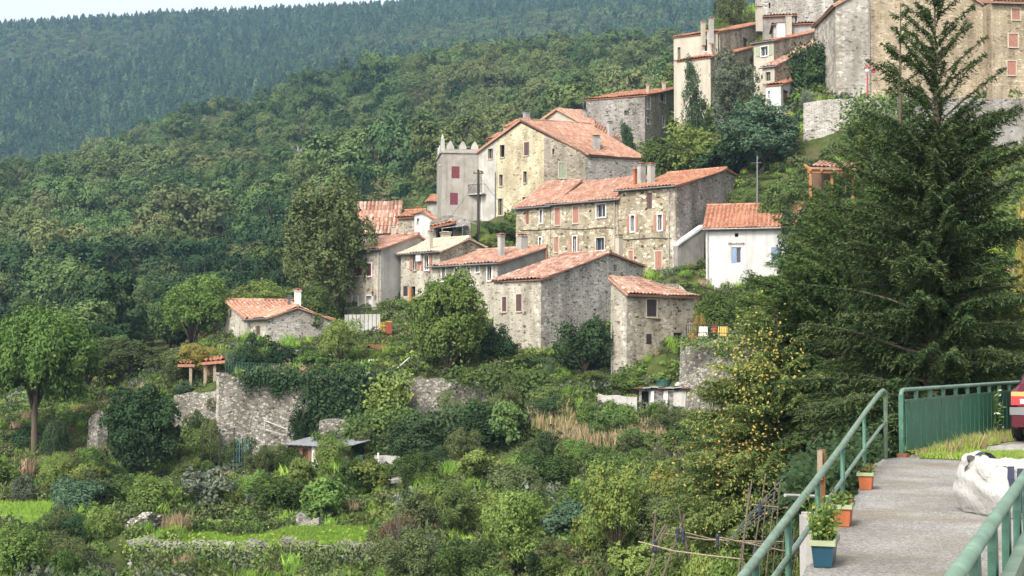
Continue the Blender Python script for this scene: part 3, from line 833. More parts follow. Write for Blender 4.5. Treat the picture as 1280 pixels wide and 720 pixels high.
# ---- pale roofed house
h2 = house('village_house', 'cream stone house with pale sand-coloured roof and slim square chimney', 'house', 550, 119, 315, 405, 501, 604, 42, 'gr', (584.5, 299.5), 310, mf='st_cream', mr='st_brown', roofm='tile_pale',
    wf=[(516, 318.5, 521, 338, 'open', 'salmonshut', 'woodpale'), (530.5, 319, 536, 337.5, 'open', 'salmonshut', 'white'), (504, 357.5, 509.5, 370, 'shut', 'darkshut', None), (514, 358, 519, 372, 'void', None, None)])
chimney(h2['roof'], 538.2, 288, 311, 6, 120.2, 'pl_cream', 'tile_old', rz=.7)
mb = MB(); s_, z_ = h2['pf'].hit(523, 327); mb.ob(h2['pf'].at(s_, z_, .03), h2['pf'].e * .55, h2['pf'].n * .3, V((0, 0, .6))); mb.build('air_unit', M['white'], h2['T'])
mb = MB(); s_, z_ = h2['pf'].hit(513.5, 382); mb.ob(h2['pf'].at(s_, z_ - 1, .05), h2['pf'].e * .22, h2['pf'].n * .2, V((0, 0, 2.6))); mb.build('porch_post', M['wood_orange'], h2['T'])
# ---- long low house
h3 = house('village_house', 'long low house with white framed slim windows behind the rounded tree', 'house', 622, 112, 330, 405, 540, 683, 40, 'gr', (681, 311), None, mf='st_cream', mr='pl_dark', roofm='tile_salmon',
    wf=[(552, 331.5, 557, 351, 'white', None, 'white'), (568.5, 331.5, 574.5, 346, 'white', None, 'white'), (584, 331.5, 588, 340, 'white', None, 'white'), (594.5, 331.5, 599, 340, 'white', None, 'white'), (609, 332, 615, 350.5, 'dark', 'white', 'white')])
chimney(h3['roof'], 626.5, 292, 314, 9, 116, 'pl_grey', 'tile_red', rz=.7)
chimney(h3['roof'], 653, 292.5, 312, 14, 117.5, 'pl_grey', 'tile_red', rz=.7)
# ---- big rubble house with gable
h4 = house('village_house', 'rubble stone house with wide blank gable and two small brown shutters', 'house', 676, 105, 350, 447, 617, 804, 40.5, 'gr', (760, 317.5), 334, mf='st_cream', mr='st_grey', roofm='tile_old',
    wf=[(627.5, 371, 633.5, 389.5, 'shut', 'brownshut', 'stonetrim'), (645, 367.5, 652.5, 389, 'shut', 'brownshut', 'stonetrim')], ov=.25, gutter=False)
chimney(h4['roof'], 774, 293, 316, 10, 113.6, 'pl_cream', 'tile_old', rz=.7)
def quoins(h, y0, skip=()):
    mb = MB(); z = h['zb'] + .2; k = 0; rr = random.Random(int(y0))
    while z < h['zE'] - .35:
        t = rr.uniform(.26, .42); a, b = (.62, .34) if k % 2 else (.34, .62)
        mb.ob(h['pf'].at(h['pf'].L - a * rr.uniform(.8, 1.1), z, -.05), h['pf'].e * a * .8, h['pf'].n * .065, V((0, 0, t - .03)), rr.random())
        mb.ob(h['pr'].at(.012, z, -.05), h['pr'].e * b * rr.uniform(.8, 1.1), h['pr'].n * .065, V((0, 0, t - .03)), rr.random()); z += t; k += 1
    mb.build('quoins', M['st_quoin'], h['T'])
quoins(h4, 350)
# ---- small lean-to wing in front of it
h5 = house('stone_outbuilding', 'small stone annex under speckled lean-to roof, one dark shutter, at the rubble gable', 'outbuilding', 783, 99.5, 369.5, 472, 763, 868, 49, 'gf', (763.5, 351), mf='st_cream', mr='st_brown', roofm='tile_old', roofy=False,
    wr=[(808, 374, 821, 396, 'shut', 'darkshut', 'stonetrim'), (808, 417.5, 815, 430.5, 'shut', 'darkshut', None), (826, 448.5, 838.5, 469, 'bars', None, None), (842, 416, 853, 428, 'void', None, None)])
mb = MB(); c_, d_, a_ = h5['C'], h5['D'], h5['A']; zt_ = P(765, 351, 103).z + .15
tiled_quad(mb, V((c_.x, c_.y, h5['zE'] + .08)) - h5['dR'] * .25 - h5['dF'] * .4, V((d_.x, d_.y, h5['zE'] + .08)) + h5['dR'] * .25 - h5['dF'] * .4, V((a_.x, a_.y, zt_)) + h5['dR'] * 3.2, V((a_.x, a_.y, zt_)) - h5['dR'] * .2)
mb.build('roof', M['tile_old'], h5['T'])
pipe_part(h5['T'], h5['pf'], 765.5, 405, 470, 'pipe')
quoins(h5, 369)
# ---- terraced row: two low roofs and a taller end house
rowY = 122
h7 = house('village_house', 'tall end house of the row with salmon shutters and broad grey gable', 'house', 844, 122, 233.5, 350, 773, 966, 37, 'gr', (906, 213), 246, mf='st_row', mr='st_dark', roofm='tile_red',
    wf=[(808.5, 241, 815, 261, 'shut', 'brownshut', None), (788, 269, 793.5, 289.5, 'open', 'salmonshut', 'white'), (822, 268, 828, 288, 'open', 'salmonshut', 'white'), (785.5, 313, 791.5, 325, 'shut', 'salmonshut', 'stonetrim'), (819, 314, 827.5, 336.5, 'shut', 'salmonshut', 'stonetrim')])
pipe_part(h7['T'], h7['pf'], 836, 237, 334); quoins(h7, 233)
chimney(h7['roof'], 802, 204, 229, 11, 127.5, 'pl_grey', 'tile_red', rz=.65); chimney(h7['roof'], 814, 204, 231, 10, 126.8, 'pl_grey', 'tile_red', rz=.65)
chimney(h7['roof'], 794, 211, 227, 5, 128, 'terracotta', 'tile_red', rz=.65)
q = h7['A']
def row_house(label, x1, x0, C, ye, xr, apy, wf, **k):
    return house('village_house', label, 'house', x1, C.y, ye, 350, x0, xr, 37, 'gr', (xr - .5, apy), mf='st_row', mr='st_row', roofm='tile_salmon', wf=wf, **k)
h6b = row_house('middle house of the row with closed salmon shutters and a white framed window', 772.2, 688.5, q, 249.5, 812, 223, [(693.5, 259.5, 700.5, 281.5, 'shut', 'salmonshut', 'stonetrim'), (716, 257.5, 723.5, 279, 'shut', 'salmonshut', 'stonetrim'),
    (745.5, 255, 757, 271.5, 'dark', 'white', 'white'), (693, 296, 698.5, 315, 'shut', 'salmonshut', 'stonetrim'), (716, 295, 721, 316, 'openleft', 'salmonshut', 'white'), (745, 297, 755.5, 314.5, 'dark', 'blueshut', 'stonetrim')])
pipe_part(h6b['T'], h6b['pf'], 768.5, 252, 320)
q = h6b['A']
h6a = row_house('low left end house of the row with a red shutter and narrow white windows', 688, 645, q, 257.2, 724, 228, [(657.5, 263.5, 661, 280.5, 'shut', 'redshut', None), (674.5, 262, 678, 279, 'white', None, 'white'), (673.5, 296.5, 677, 309, 'white', None, 'white')])
mb = MB()                                                        # cable strung along the row's facades
for i in range(23):
    x = 650 + 190 * i / 22; pl = h7['pf'] if x > 773 else h6b['pf'] if x > 689 else h6a['pf']
    s_, z_ = pl.hit(x, 287.5 + (x > 773) * 14 - (x - 650) * .02 + math.sin(i * .9) * .8)
    mb.v.append(tuple(pl.at(s_, z_, .06)))
pts = [V(p) for p in mb.v]; mb = MB(); mb.tube(pts[:15], .03, 4); mb.tube(pts[15:], .03, 4); props(mb.build('cable', M['metaldark'], loc=pts[10]), 'thin dark cable strung along the stone facades of the row', 'cable')
# ---- grey buttress wall with white coping between the row and the white house
mb = MB()
a_, b_ = P(847, 307, 121.6), P(880, 284, 123.5)
d_ = (b_ - a_); e_ = V((d_.x, d_.y, 0)).normalized(); n_ = V((e_.y, -e_.x, 0))
for m_, th, up in ((0, .5, 0),):
    zb_ = P(847, 380, 121.6).z
    f_ = [V((a_.x, a_.y, zb_)), V((b_.x, b_.y, zb_)), b_, a_]
    mb.face(f_); mb.face([p - n_ * th for p in reversed(f_)]); 
    for i in range(4): mb.face([f_[i], f_[i] - n_ * th, f_[(i + 1) % 4] - n_ * th, f_[(i + 1) % 4]])
T = thing('buttress_wall', 'dark grey buttress wall with sloping white coping beside the white house', 'wall', (a_.x, a_.y, zb_))
mb.build('wall', M['pl_dark'], T)
mb = MB(); mb.ob(a_ + n_ * .12 + V((0, 0, .01)), d_, -n_ * .75, V((0, 0, .22))); mb.build('coping', M['white'], T)
# ---- white house
h8 = house('village_house', 'white rendered house with orange roof and blue shuttered window behind the cedar', 'house', 1046, 117.5, 283.5, 372, 882, 1075, 12, 'gr', fix=(11, 2.4, .5, 0), mf='pl_white', mr='pl_white', roofm='tile_red',
    wf=[(914.5, 309, 926.5, 329, 'bluehalf', 'blueshut', None), (964, 309, 975, 329, 'shut', 'blueshut', None), (918.5, 291.5, 923, 296.5, 'void', None, None)])
pipe_part(h8['T'], h8['pf'], 884.5, 287, 362, 'pipe')
mb = MB()
for i in range(9):
    s_, z_ = h8['pf'].hit(911 + i * 2.3, 304); mb.tube([h8['pf'].at(s_, z_, 0), h8['pf'].at(s_, z_, .14)], .06, 6, R.random())
mb.build('tile_hood', M['tile_old'], h8['T'])

# ---- big three storey house, gable to the left, bent facade
def big_house():
    B = P(680, 220, 148); a = math.radians(33)
    dF = V((-math.cos(a), math.sin(a), 0)); 
    A = B + dF * solve_t(B, dF, 585.5, 200); Sx = B + dF * solve_t(B, dF, 620, 200)
    b = math.radians(14); d2 = V((math.cos(b), math.sin(b), 0)); Cc = B + d2 * solve_t(B, d2, 732, 200)
    c_ = math.radians(18); d3 = V((math.cos(c_), math.sin(c_), 0)); D = Cc + d3 * solve_t(Cc, d3, 803, 200)
    zb = P(680, 275, 148).z - 2
    T = thing('village_house', 'largest three storey yellow stone house with wide gable and broad salmon roof', 'house', (B.x, B.y, zb))
    p1, p2, p3, p4 = Plane(A, Sx), Plane(Sx, B), Plane(B, Cc), Plane(Cc, D)
    ap = p2.hit(651, 154)
    zA = p1.hit(585.5, 198.5)[1]; zS = p1.hit(620, 176)[1]; zB = p3.hit(680, 168.5)[1]; zC = p3.hit(732, 193.5)[1]; zD = zC - .1
    w1 = [(610, 185.5, 616.5, 198.5, 'dark', None, 'stonetrim'), (594.5, 213, 603.5, 241, 'doordark', None, 'white'), (592.5, 244.5, 602, 273, 'doordark', None, 'white')]
    w2 = [(625, 181, 631, 196.5, 'void', None, 'stonetrim'), (655, 177.5, 661.5, 194.5, 'shut', 'brownshut', 'stonetrim'), (624, 218, 629, 232.5, 'dark', None, 'stonetrim'), (654, 214, 659, 228.5, 'dark', None, 'stonetrim'),
          (622.5, 248, 628.5, 269, 'dark', None, 'stonetrim'), (653, 246, 660.5, 256, 'dark', None, 'stonetrim')]
    w3 = [(690, 185.5, 693.5, 193.5, 'dark', None, 'stonetrim'), (698.5, 203, 707.5, 222.5, 'shut', 'greenshut', 'stonetrim')]
    for pl, tops, mt, ws in ((p1, [(0, zA), (p1.L, zS)], 'pl_strip', w1), (p2, [(0, zS), ap, (p2.L, zB)], 'st_yellow', w2), (p3, [(0, zB), (p3.L, zC)], 'st_brown', w3), (p4, [(0, zC), (p4.L, zD)], 'st_dark', [])):
        hs = [rect(pl, w[:4]) for w in ws]
        wall_part(T, pl, tops, zb, M[mt], hs)
        for w, h in zip(ws, hs): window_part(T, pl, h, *w[4:])
    # balcony in front of the upper door
    s0, z0, s1, z1 = rect(p1, (591.5, 241, 605, 244)); mb = MB()
    mb.ob(p1.at(s0 - .3, z0, .02), p1.e * (s1 - s0 + .6), p1.n * .8, V((0, 0, .12)))
    mb.build('balcony_slab', M['concrete'], T); mb = MB()
    for i in range(13):
        s = s0 - .28 + (s1 - s0 + .56) * i / 12; mb.tube([p1.at(s, z0 + .12, .76), p1.at(s, z0 + 1.1, .76)], .018, 4)
    for s in (s0 - .28, s1 + .28): mb.tube([p1.at(s, z0 + 1.1, .05), p1.at(s, z0 + 1.1, .76)], .025, 4)
    mb.tube([p1.at(s0 - .28, z0 + 1.1, .76), p1.at(s1 + .28, z0 + 1.1, .76)], .03, 4); mb.build('balcony_rail', M['metaldark'], T)
    pipe_part(T, p2, 619.5, 215, 272, 'metalgrey')
    # back walls close the block
    back = V((.50, .866, 0)) * 14
    E, G = D + V((.3, 1, 0)).normalized() * 10, A + back
    for u, v_, zz in ((D, E, zD), (E, G, zD), (G, A, zA)): wall_part(T, Plane(u, v_), [(0, zz), (Plane(u, v_).L, zz)], zb, M['st_dark'])
    # roofs: general quads laid with tiles
    mb = MB()
    apx = p2.at(ap[0], ap[1] + .2)
    dr = V((.62, .785, 0)) 
    def slope(e0, e1, r0, n_over=.0):
        """tiles on the plane with eave e0->e1 and upper edge from r0 parallel to it"""
        dq = (e1 - e0); L = dq.length; dq = dq / L
        upv = (r0 - e0); upv = upv - dq * upv.dot(dq); sl = upv.length; upv /= sl
        return dq, upv, L, sl
    return T, dict(A=A, B=B, C=Cc, D=D, G=G, E=E, apx=apx, zA=zA, zC=zC, zD=zD, p1=p1, p2=p2, p3=p3, p4=p4)
T9, g9 = big_house()
def big_roofs():
    g = g9; mb = MB(); up = V((0, 0, .12))
    o1 = V((-.5, -.86, 0)) * .3
    A, B, C_, D, ap = g['A'], g['B'], g['C'], g['D'], g['apx']
    eA = V((A.x, A.y, g['zA'])); eC = V((C_.x, C_.y, g['zC'])); eD = V((D.x, D.y, g['zD']))
    zA = (ap - eA).normalized()
    # ridge runs back and to the right from the gable's apex
    rid = P(738, 157, 158)
    # left slope (turned away from the camera, its edge shows)
    back = rid - ap
    tiled_quad(mb, eA - zA * .5 + o1, eA - zA * .5 + back, rid + up, ap + o1 + up)
    dC = (eC - ap).normalized()
    # right slope to the low eave above the grey wall
    tiled_quad(mb, eC + dC * .45 + o1 + up, eD + dC * .45 + (eD - eC).normalized() * .3 + up, rid + up, ap + o1 + up)
    ridge_tiles(mb, ap + o1 + V((0, 0, .22)), rid + V((0, 0, .2)))
    r = mb.build('roof', M['tile_salmon'], T9)
    chimney(r, 658, 139, 156, 9, 152, 'pl_grey', 'metalgrey', rz=.6); chimney(r, 745.5, 169, 191, 9.5, 150.2, 'pl_grey', 'tile_red', rz=.4)
    chimney(r, 762.5, 152, 175, 6.5, 160, 'concrete', 'metalgrey', rz=.5)
    # higher house behind it
    zb = P(700, 230, 170).z - 2
    a0, a1 = P(676, 153, 166), P(727, 156, 163); apx = P(696.5, 137.5, 164.8)
    T = thing('village_house', 'house with small cream gable rising behind the largest salmon roof', 'house', (a1.x, a1.y, zb))
    pl = Plane(a0, a1); s_, z_ = pl.hit(696.5, 137.5)
    wall_part(T, pl, [(0, a0.z), (s_, z_), (pl.L, a1.z)], zb, M['pl_cream'])
    b0, b1, b2 = P(812, 181, 172), P(779, 158, 180), P(738, 140, 176)
    b0w = V((b0.x, b0.y, b0.z - .4)); low = V((P(805, 196, 160).x, 160, b0.z - 2.0))
    pl2 = Plane(a1, low); wall_part(T, pl2, [(0, a1.z), (pl2.L, low.z)], zb, M['st_dark'])
    pl3 = Plane(low, b1); wall_part(T, pl3, [(0, low.z), (pl3.L, b1.z - .5)], zb, M['st_dark'])
    pl4 = Plane(b1, a0); wall_part(T, pl4, [(0, b1.z - .5), (pl4.L, a0.z)], zb, M['st_dark'])
    mb = MB()
    tiled_quad(mb, P(729, 160, 159), P(806, 196.5, 159), P(815, 181, 172), P(740, 139, 172))
    tiled_quad(mb, a1 + V((.2, -.3, .1)), P(744, 160, 161), P(742, 139.5, 172), apx + V((-.1, -.3, .15)))
    tiled_quad(mb, a0 + V((-.4, -.3, 0)), a0 + V((4, 8, 0)), apx + V((5, 8, .15)), apx + V((-.1, -.3, .15)))
    r = mb.build('roof', M['tile_salmon'], T)
    chimney(r, 731.5, 137, 157, 5.5, 166, 'pl_grey', 'metalgrey', rz=.5)
    mb = MB(); p = P(729, 139, 166); mb.tube([p, p + V((0, 0, 1.5))], .03, 4)
    for i in range(5): mb.tube([p + V((-.5, -.2 * i + .4, 1.2 + .1 * (i % 2))), p + V((.5, -.2 * i + .4, 1.2 + .1 * (i % 2)))], .02, 4)
    mb.tube([p + V((0, -.5, 1.25)), p + V((0, .5, 1.25))], .02, 4)
    props(mb.build('tv_antenna', M['metalgrey'], loc=p), 'small comb antenna on the chimney behind the largest roof', 'antenna')
    # small roof behind it
    h = house('village_house', 'small roof peeping up behind the cream gable', 'house', 776, 188, 160, 190, 738, 800, 30, 'gr', (780, 152), mf='st_dark', mr='st_dark', roofm='tile_salmon', gutter=False)
    h = house('village_house', 'small house corner with red roof left of the gable chimney', 'house', 640, 160, 172, 215, 610, 652, 30, 'gr', (651, 166), mf='pl_grey', mr='pl_grey', roofm='tile_red', gutter=False)
    h = house('rooftop_shed', 'little red roofed loft just left of the round gable chimney', 'shed', 632, 163, 160, 190, 629, 648, 50, 'gr', (647, 152), mf='st_brown', mr='st_brown', roofm='tile_red', gutter=False, ov=.1, ovq=.1)
big_roofs()

# ---- grey tower with pointed merlons
def tower():
    C = P(552, 186, 152); a = math.radians(8)
    d = V((math.cos(a), math.sin(a), 0)); e = V((-math.sin(a), math.cos(a), 0))
    Lf = solve_t(C, d, 606, 190); Ll = 6
    zb = P(552, 285, 152).z - 2; zt = C.z
    T = thing('tower', 'square grey rendered tower with pointed merlons and two burgundy shutters', 'tower', (C.x, C.y, zb))
    B, Dk, Ek = C + d * Lf, C + e * Ll, C + d * Lf + e * Ll
    pf = Plane(C, B)
    ws = [(564.5, 208, 574.5, 223, 'shut', 'burgundy', None), (562.5, 241, 572.5, 256, 'shut', 'burgundy', None)]
    hs = [rect(pf, w[:4]) for w in ws]
    wall_part(T, pf, [(0, zt), (Lf, zt)], zb, M['pl_tower'], hs)
    for w, h in zip(ws, hs): window_part(T, pf, h, *w[4:])
    for u, v_ in ((B, Ek), (Ek, Dk), (Dk, C)):
        p = Plane(u, v_); wall_part(T, p, [(0, zt), (p.L, zt)], zb, M['pl_tower'])
    mb = MB()
    def ledge(u, dd, n, L): mb.ob(u - n * 0 + V((0, 0, zt - .45 - u.z)), dd * L, n * .14, V((0, 0, .2)))
    ledge(V((C.x, C.y, C.z)) - d * .1, d, -e, Lf + .2); mb.ob(V((C.x, C.y, zt - .45)) - d * .14, d * .138, e * Ll, V((0, 0, .2)))
    mb.ob(V((C.x, C.y, zt - .05)), d * Lf, e * Ll, V((0, 0, .04))); mb.build('cornice', M['pl_tower'], T)
    def merlon(c, u, n):
        mb = MB(); w_, h_ = .42, .88
        prof = [(-w_, 0), (w_, 0), (w_ * .92, h_ * .35), (w_ * .55, h_ * .72), (.05, h_), (-.05, h_), (-w_ * .55, h_ * .72), (-w_ * .92, h_ * .35)]
        f = [c + u * x + V((0, 0, z)) for x, z in prof]; b = [p + n * .3 for p in f]
        mb.face(f); mb.face(list(reversed(b)))
        for i in range(len(f)): mb.face([f[i], b[i], b[(i + 1) % len(f)], f[(i + 1) % len(f)]])
        mb.build('merlon', M['pl_strip'], T)
    for px in (563, 578.5, 593.5):
        s, _ = pf.hit(px, 186); merlon(pf.at(s, zt), d, e)
    for k in (1.5, 3.5, 5.2): merlon(V((C.x, C.y, zt)) + e * k + d * .02, e, d)
    for k in (1, 2.5, 4): merlon(V((C.x, C.y, zt)) + e * (Ll - .3) + d * k, d, e)
    mb = MB(); c0 = V((C.x, C.y, zt)); mb.box(c0 + d * .12 + e * .12 + V((0, 0, -.3)), .4, .4, 1.4, a); mb.lathe(c0 + d * .12 + e * .12 + V((0, 0, 1.1)), [(.2, 0), (.12, .3), (.02, .55)], 6); mb.build('corner_finial', M['pl_strip'], T)
    mb = MB(); p = P(549, 207, 152); mb.ob(p, d * .6, e * .4, V((0, 0, .18))); mb.build('spout', M['tile_old'], T)
tower()

# ---- small roofs between the tower and the near houses
h = house('village_house', 'low dark house with wide striped pink tile roof beside the leafy tree', 'house', 496, 143, 285, 310, 434, 499, 12, 'gr', (498.8, 262), mf='st_dark', mr='st_dark', roofm='tile_old', ov=.3, period=.42, gutter=False)
chimney(h['roof'], 492, 281, 292, 6, 137, 'pl_cream', 'tile_old', rz=.2, extra=3)
h = house('village_house', 'little stone fronted house with red verge below the tower', 'house', 519, 139, 272, 305, 498, 532, 20, 'gr', (530, 265), mf='st_brown', mr='pl_white', roofm='tile_red', gutter=False)
chimney(h['roof'], 522.5, 259, 269, 8, 143, 'terracotta', 'tile_red', rz=.3)
h = house('village_house', 'little white gabled house below the tower', 'house', 544, 136, 275, 305, 518, 552, 15, 'gf', (528, 265.5), yel=268, mf='pl_white', mr='pl_white', roofm='tile_red', gutter=False,
          wf=[(521, 273, 524, 281, 'white', None, None)])
h = house('village_house', 'house sliver with red eave left of the grey tower', 'house', 546, 162, 252, 290, 534, 556, 25, 'gr', (552, 246), mf='pl_grey', mr='pl_grey', roofm='tile_red', gutter=False)
def arch_wall():
    T = thing('garage', 'stone garage with arched top wall and rusty lean-to canopy under the tower', 'garage', P(562, 300, 134))
    a, b = P(537, 280, 134), P(588, 280, 133); pl = Plane(a, b); zb = P(560, 305, 134).z - 1
    tops = [pl.hit(537 + 51 * i / 14, 281 - 12 * math.sin(math.pi * (i + .6) / 15.2) ** .7) for i in range(15)]
    tops[0] = (0, tops[0][1]); tops[-1] = (pl.L, tops[-1][1])
    hs = [rect(pl, (545, 282, 566, 297))]
    wall_part(T, pl, tops, zb, M['st_dark'], hs); g = MB(); s0, z0, s1, z1 = hs[0]; g.ob(pl.at(s0 - .1, z0 - .1, -.9), pl.e * (s1 - s0 + .2), pl.n * .05, V((0, 0, z1 - z0 + .2))); g.build('interior', M['void'], T)
    mb = MB(); n = -pl.n
    for i in range(14):
        (s, z), (s2, z2) = tops[i], tops[i + 1]
        mb.face([pl.at(s, z), pl.at(s2, z2), pl.at(s2, z2, -3), pl.at(s, z, -3)])
    mb.build('roof', M['st_dark'], T)
    mb = MB(); tiled_quad(mb, pl.at(.2, pl.hit(540, 285)[1], .6), pl.at(2.4, pl.hit(568, 279)[1], .6), pl.at(2.8, pl.hit(568, 275)[1], -.2), pl.at(.6, pl.hit(545, 280)[1], -.2)); mb.build('canopy', M['tile_red'], T)
    mb = MB(); mb.ob(pl.at(1.6, pl.hit(560, 285)[1], .1), pl.e * 2.3 + V((0, 0, .25)), pl.n * 1.4 - V((0, 0, .2)), V((0, 0, .05))); mb.build('sheet_roof', M['corrugated'], T)
    for s in (1.7, 3.7):
        mb = MB(); mb.tube([pl.at(s, zb, 1.4), pl.at(s, pl.hit(560, 285)[1] - .1, 1.4)], .05, 6); mb.build('post', M['metalgrey'], T)
arch_wall()
def stump(px, yt, yb, w, Y, label):
    T = thing('chimney_stack', label, 'chimney', P(px, yb, Y)); o = chimney(T, px, yt, yb, w, Y, 'pl_cream', 'tile_pale', rz=.4, extra=.6); o.name = 'stack'
stump(557, 290, 302, 13, 128, 'low wide chimney stack behind the pale roof')

# ---- cottage at the left with its wing
ck = house('cottage', 'low cottage at the left edge of the village with checkered tile roof and white shutters', 'house', 309, 118, 399.5, 437, 266, 392, 66, 'gf', (283.5, 377.5), yel=403, mf='st_cream', mr='st_grey', roofm='tile_cottage', gutter=False, ov=.3,
     wf=[(286.5, 387, 289.5, 397, 'shut', 'brownshut', None), (274.5, 409, 278.2, 424.5, 'shut', 'white', None), (289, 408.5, 292.6, 423.5, 'shut', 'white', None)])
cw = house('cottage', '', '', 334.5, 113.5, 398.5, 439, 309.5, 413.5, 64, 'gr', (371, 385.5), 400.5, mf='st_cream', mr='st_grey', roofm='tile_cottage', into=ck['T'], gutter=True, ov=.3,
     wf=[(320, 407.5, 325, 418.5, 'shut', 'brownshut', None)])
chimney(cw['roof'], 372, 361, 388, 9, 115.6, 'white', 'terracotta', rz=.4); chimney(cw['roof'], 361.5, 369, 378, 4, 118, 'metalgrey', 'metalgrey', rz=.4)

# ================================================================ upper village
u1 = house('village_house', 'long dark stone house on the skyline above the salmon roofs', 'house', 806, 164, 120, 190, 732.5, 846, 24, 'gr', (846, 111), mf='st_dark', mr='st_grey', roofm='tile_red', gutter=False, ov=.2,
    wf=[(780.5, 138, 786, 144.5, 'dark', None, None)], wr=[(809, 121.5, 813, 137, 'dark', 'white', 'white'), (824.5, 116.5, 832, 128, 'dark', 'white', 'white'), (808.5, 148, 812.5, 155.5, 'dark', 'white', 'white'), (828, 146, 831, 160, 'white', None, 'white')])
chimney(u1['roof'], 809.5, 104, 118, 3.5, 170, 'pl_cream', 'tile_red', rz=.3); chimney(u1['roof'], 830, 101.5, 112, 4.5, 172, 'pl_cream', 'tile_red', rz=.3)
mb = MB(); p = P(812, 108, 169); mb.tube([p - V((0, 0, 1)), p + V((0, 0, 1.2))], .03, 4); mb.tube([p + V((-.6, 0, 1)), p + V((.6, .2, .8))], .025, 4)
for i in range(5): mb.tube([p + V((-.5 + .25 * i, -.3, .95)), p + V((-.5 + .25 * i, .3, .95))], .018, 4)
props(mb.build('tv_antenna', M['metalgrey'], loc=p - V((0, 0, 1))), 'comb antenna above the long dark stone house on the skyline', 'antenna')
u2 = house('village_house', 'cream rendered house with two slim chimneys high in the upper village', 'house', 897, 162, 41, 130, 842, 961, 30, 'gr', (961, 28), mf='pl_cream', mr='st_brown', roofm='tile_red', gutter=False, ov=.2,
    wf=[(847, 59, 850.5, 75.5, 'dark', None, None), (880.5, 48.5, 885, 64.5, 'dark', None, 'white')], wr=[(929, 48, 935, 60, 'dark', None, None)])
pipe_part(u2['T'], u2['pr'], 898.5, 43, 68, 'pipe')
chimney(u2['roof'], 879, 26, 44, 6, 162.5, 'pl_cream', 'tile_red', rz=.4); chimney(u2['roof'], 889, 21.5, 42, 6.5, 161.5, 'pl_grey', 'tile_red', rz=.4)
mb = MB(); s_, z_ = u2['pf'].hit(887.5, 42); mb.ob(u2['pf'].at(s_ - .25, P(887, 70, 162).z, .01), u2['pf'].e * .6, u2['pf'].n * .25, V((0, 0, 3))); mb.build('chimney_breast', M['pl_cream'], u2['T'])
u2b = house('village_house', 'lower cream wing with long curving red verge behind the dark cypress', 'house', 888, 156, 72.5, 145, 846, 940, 30, 'gr', (940, 60.5), mf='pl_cream', mr='st_brown', roofm='tile_red', gutter=False, ov=.2)
u3 = house('village_house', 'stone sided house with white gable end and small window below the church wall', 'house', 967, 150, 52, 125, 942, 1032, 35, 'gr', (1032, 37.5), mf='pl_cream', mr='st_brown', roofm='tile_red', gutter=True, ov=.2,
    wf=[(951, 58, 960, 70, 'open', 'greenshut', 'white')])
u3b = house('village_house', 'small cream lean-to with white gutter half hidden by ivy', 'house', 968, 146, 84, 125, 953, 1033, 35, 'gr', (1033, 47), mf='pl_cream', mr='st_brown', roofm='tile_old', gutter=True, ov=.15,
    wf=[(957, 90, 963, 101, 'dark', 'woodpale', None)])
u4 = house('white_shed', 'small white shed with orange door and red sloping roof', 'shed', 976, 140, 106.5, 135, 957, 1019.5, 28, 'gr', (1019.5, 94), mf='pl_white', mr='pl_white', roofm='tile_red', gutter=False, ov=.2,
    wr=[(979, 113, 986, 131, 'door', 'orangedoor', None)], wf=[(960, 113, 963, 123, 'white', None, 'white')])
u5 = house('village_house', 'open fronted house with flat red roof at the very top by the ruined wall', 'house', 994, 168, 20, 60, 953, 1004, 10, 'gr', fix=(6, .5, 1, .5), mf='pl_dark', mr='pl_dark', roofm='tile_red', gutter=False)
chimney(u5['roof'], 949, 8, 27, 8, 164, 'pl_cream', 'tile_red', rz=.2); chimney(u5['roof'], 986, 18, 34, 7, 160, 'pl_cream', 'tile_red', rz=.2)
u6 = house('village_house', 'wide low red roof beneath the ruined wall, next to the church', 'house', 1034, 160, 30, 60, 967, 1044, 8, 'gr', fix=(6, .4, 1, .4), mf='pl_grey', mr='pl_grey', roofm='tile_red', gutter=False)
chimney(u6['roof'], 976, 28, 40, 10, 156, 'white', 'tile_red', rz=.1)
# ruined wall at the top
def upper_ruin():
    a, b = P(944, 20, 180), P(1042, 20, 178); pl = Plane(a, b); zb = P(990, 60, 179).z
    mb = MB(); tops = []
    rr = random.Random(3)
    for i in range(30): tops.append((pl.L * i / 29, P(990, -22, 179).z + rr.uniform(-.4, .4) - (1.5 if i < 3 else 0)))
    T = thing('ruined_wall', 'tall rough rubble wall along the top of the village', 'wall', (a.x, a.y, zb))
    wall_part(T, pl, tops, zb, M['st_grey'], [rect(pl, (961, 3, 963, 10))], depth=.8)
    mb.ob(pl.at(0, zb, -.9), pl.e * pl.L, pl.n * .1, V((0, 0, tops[5][1] - zb - .6))); mb.build('core', M['st_dark'], T)
upper_ruin()

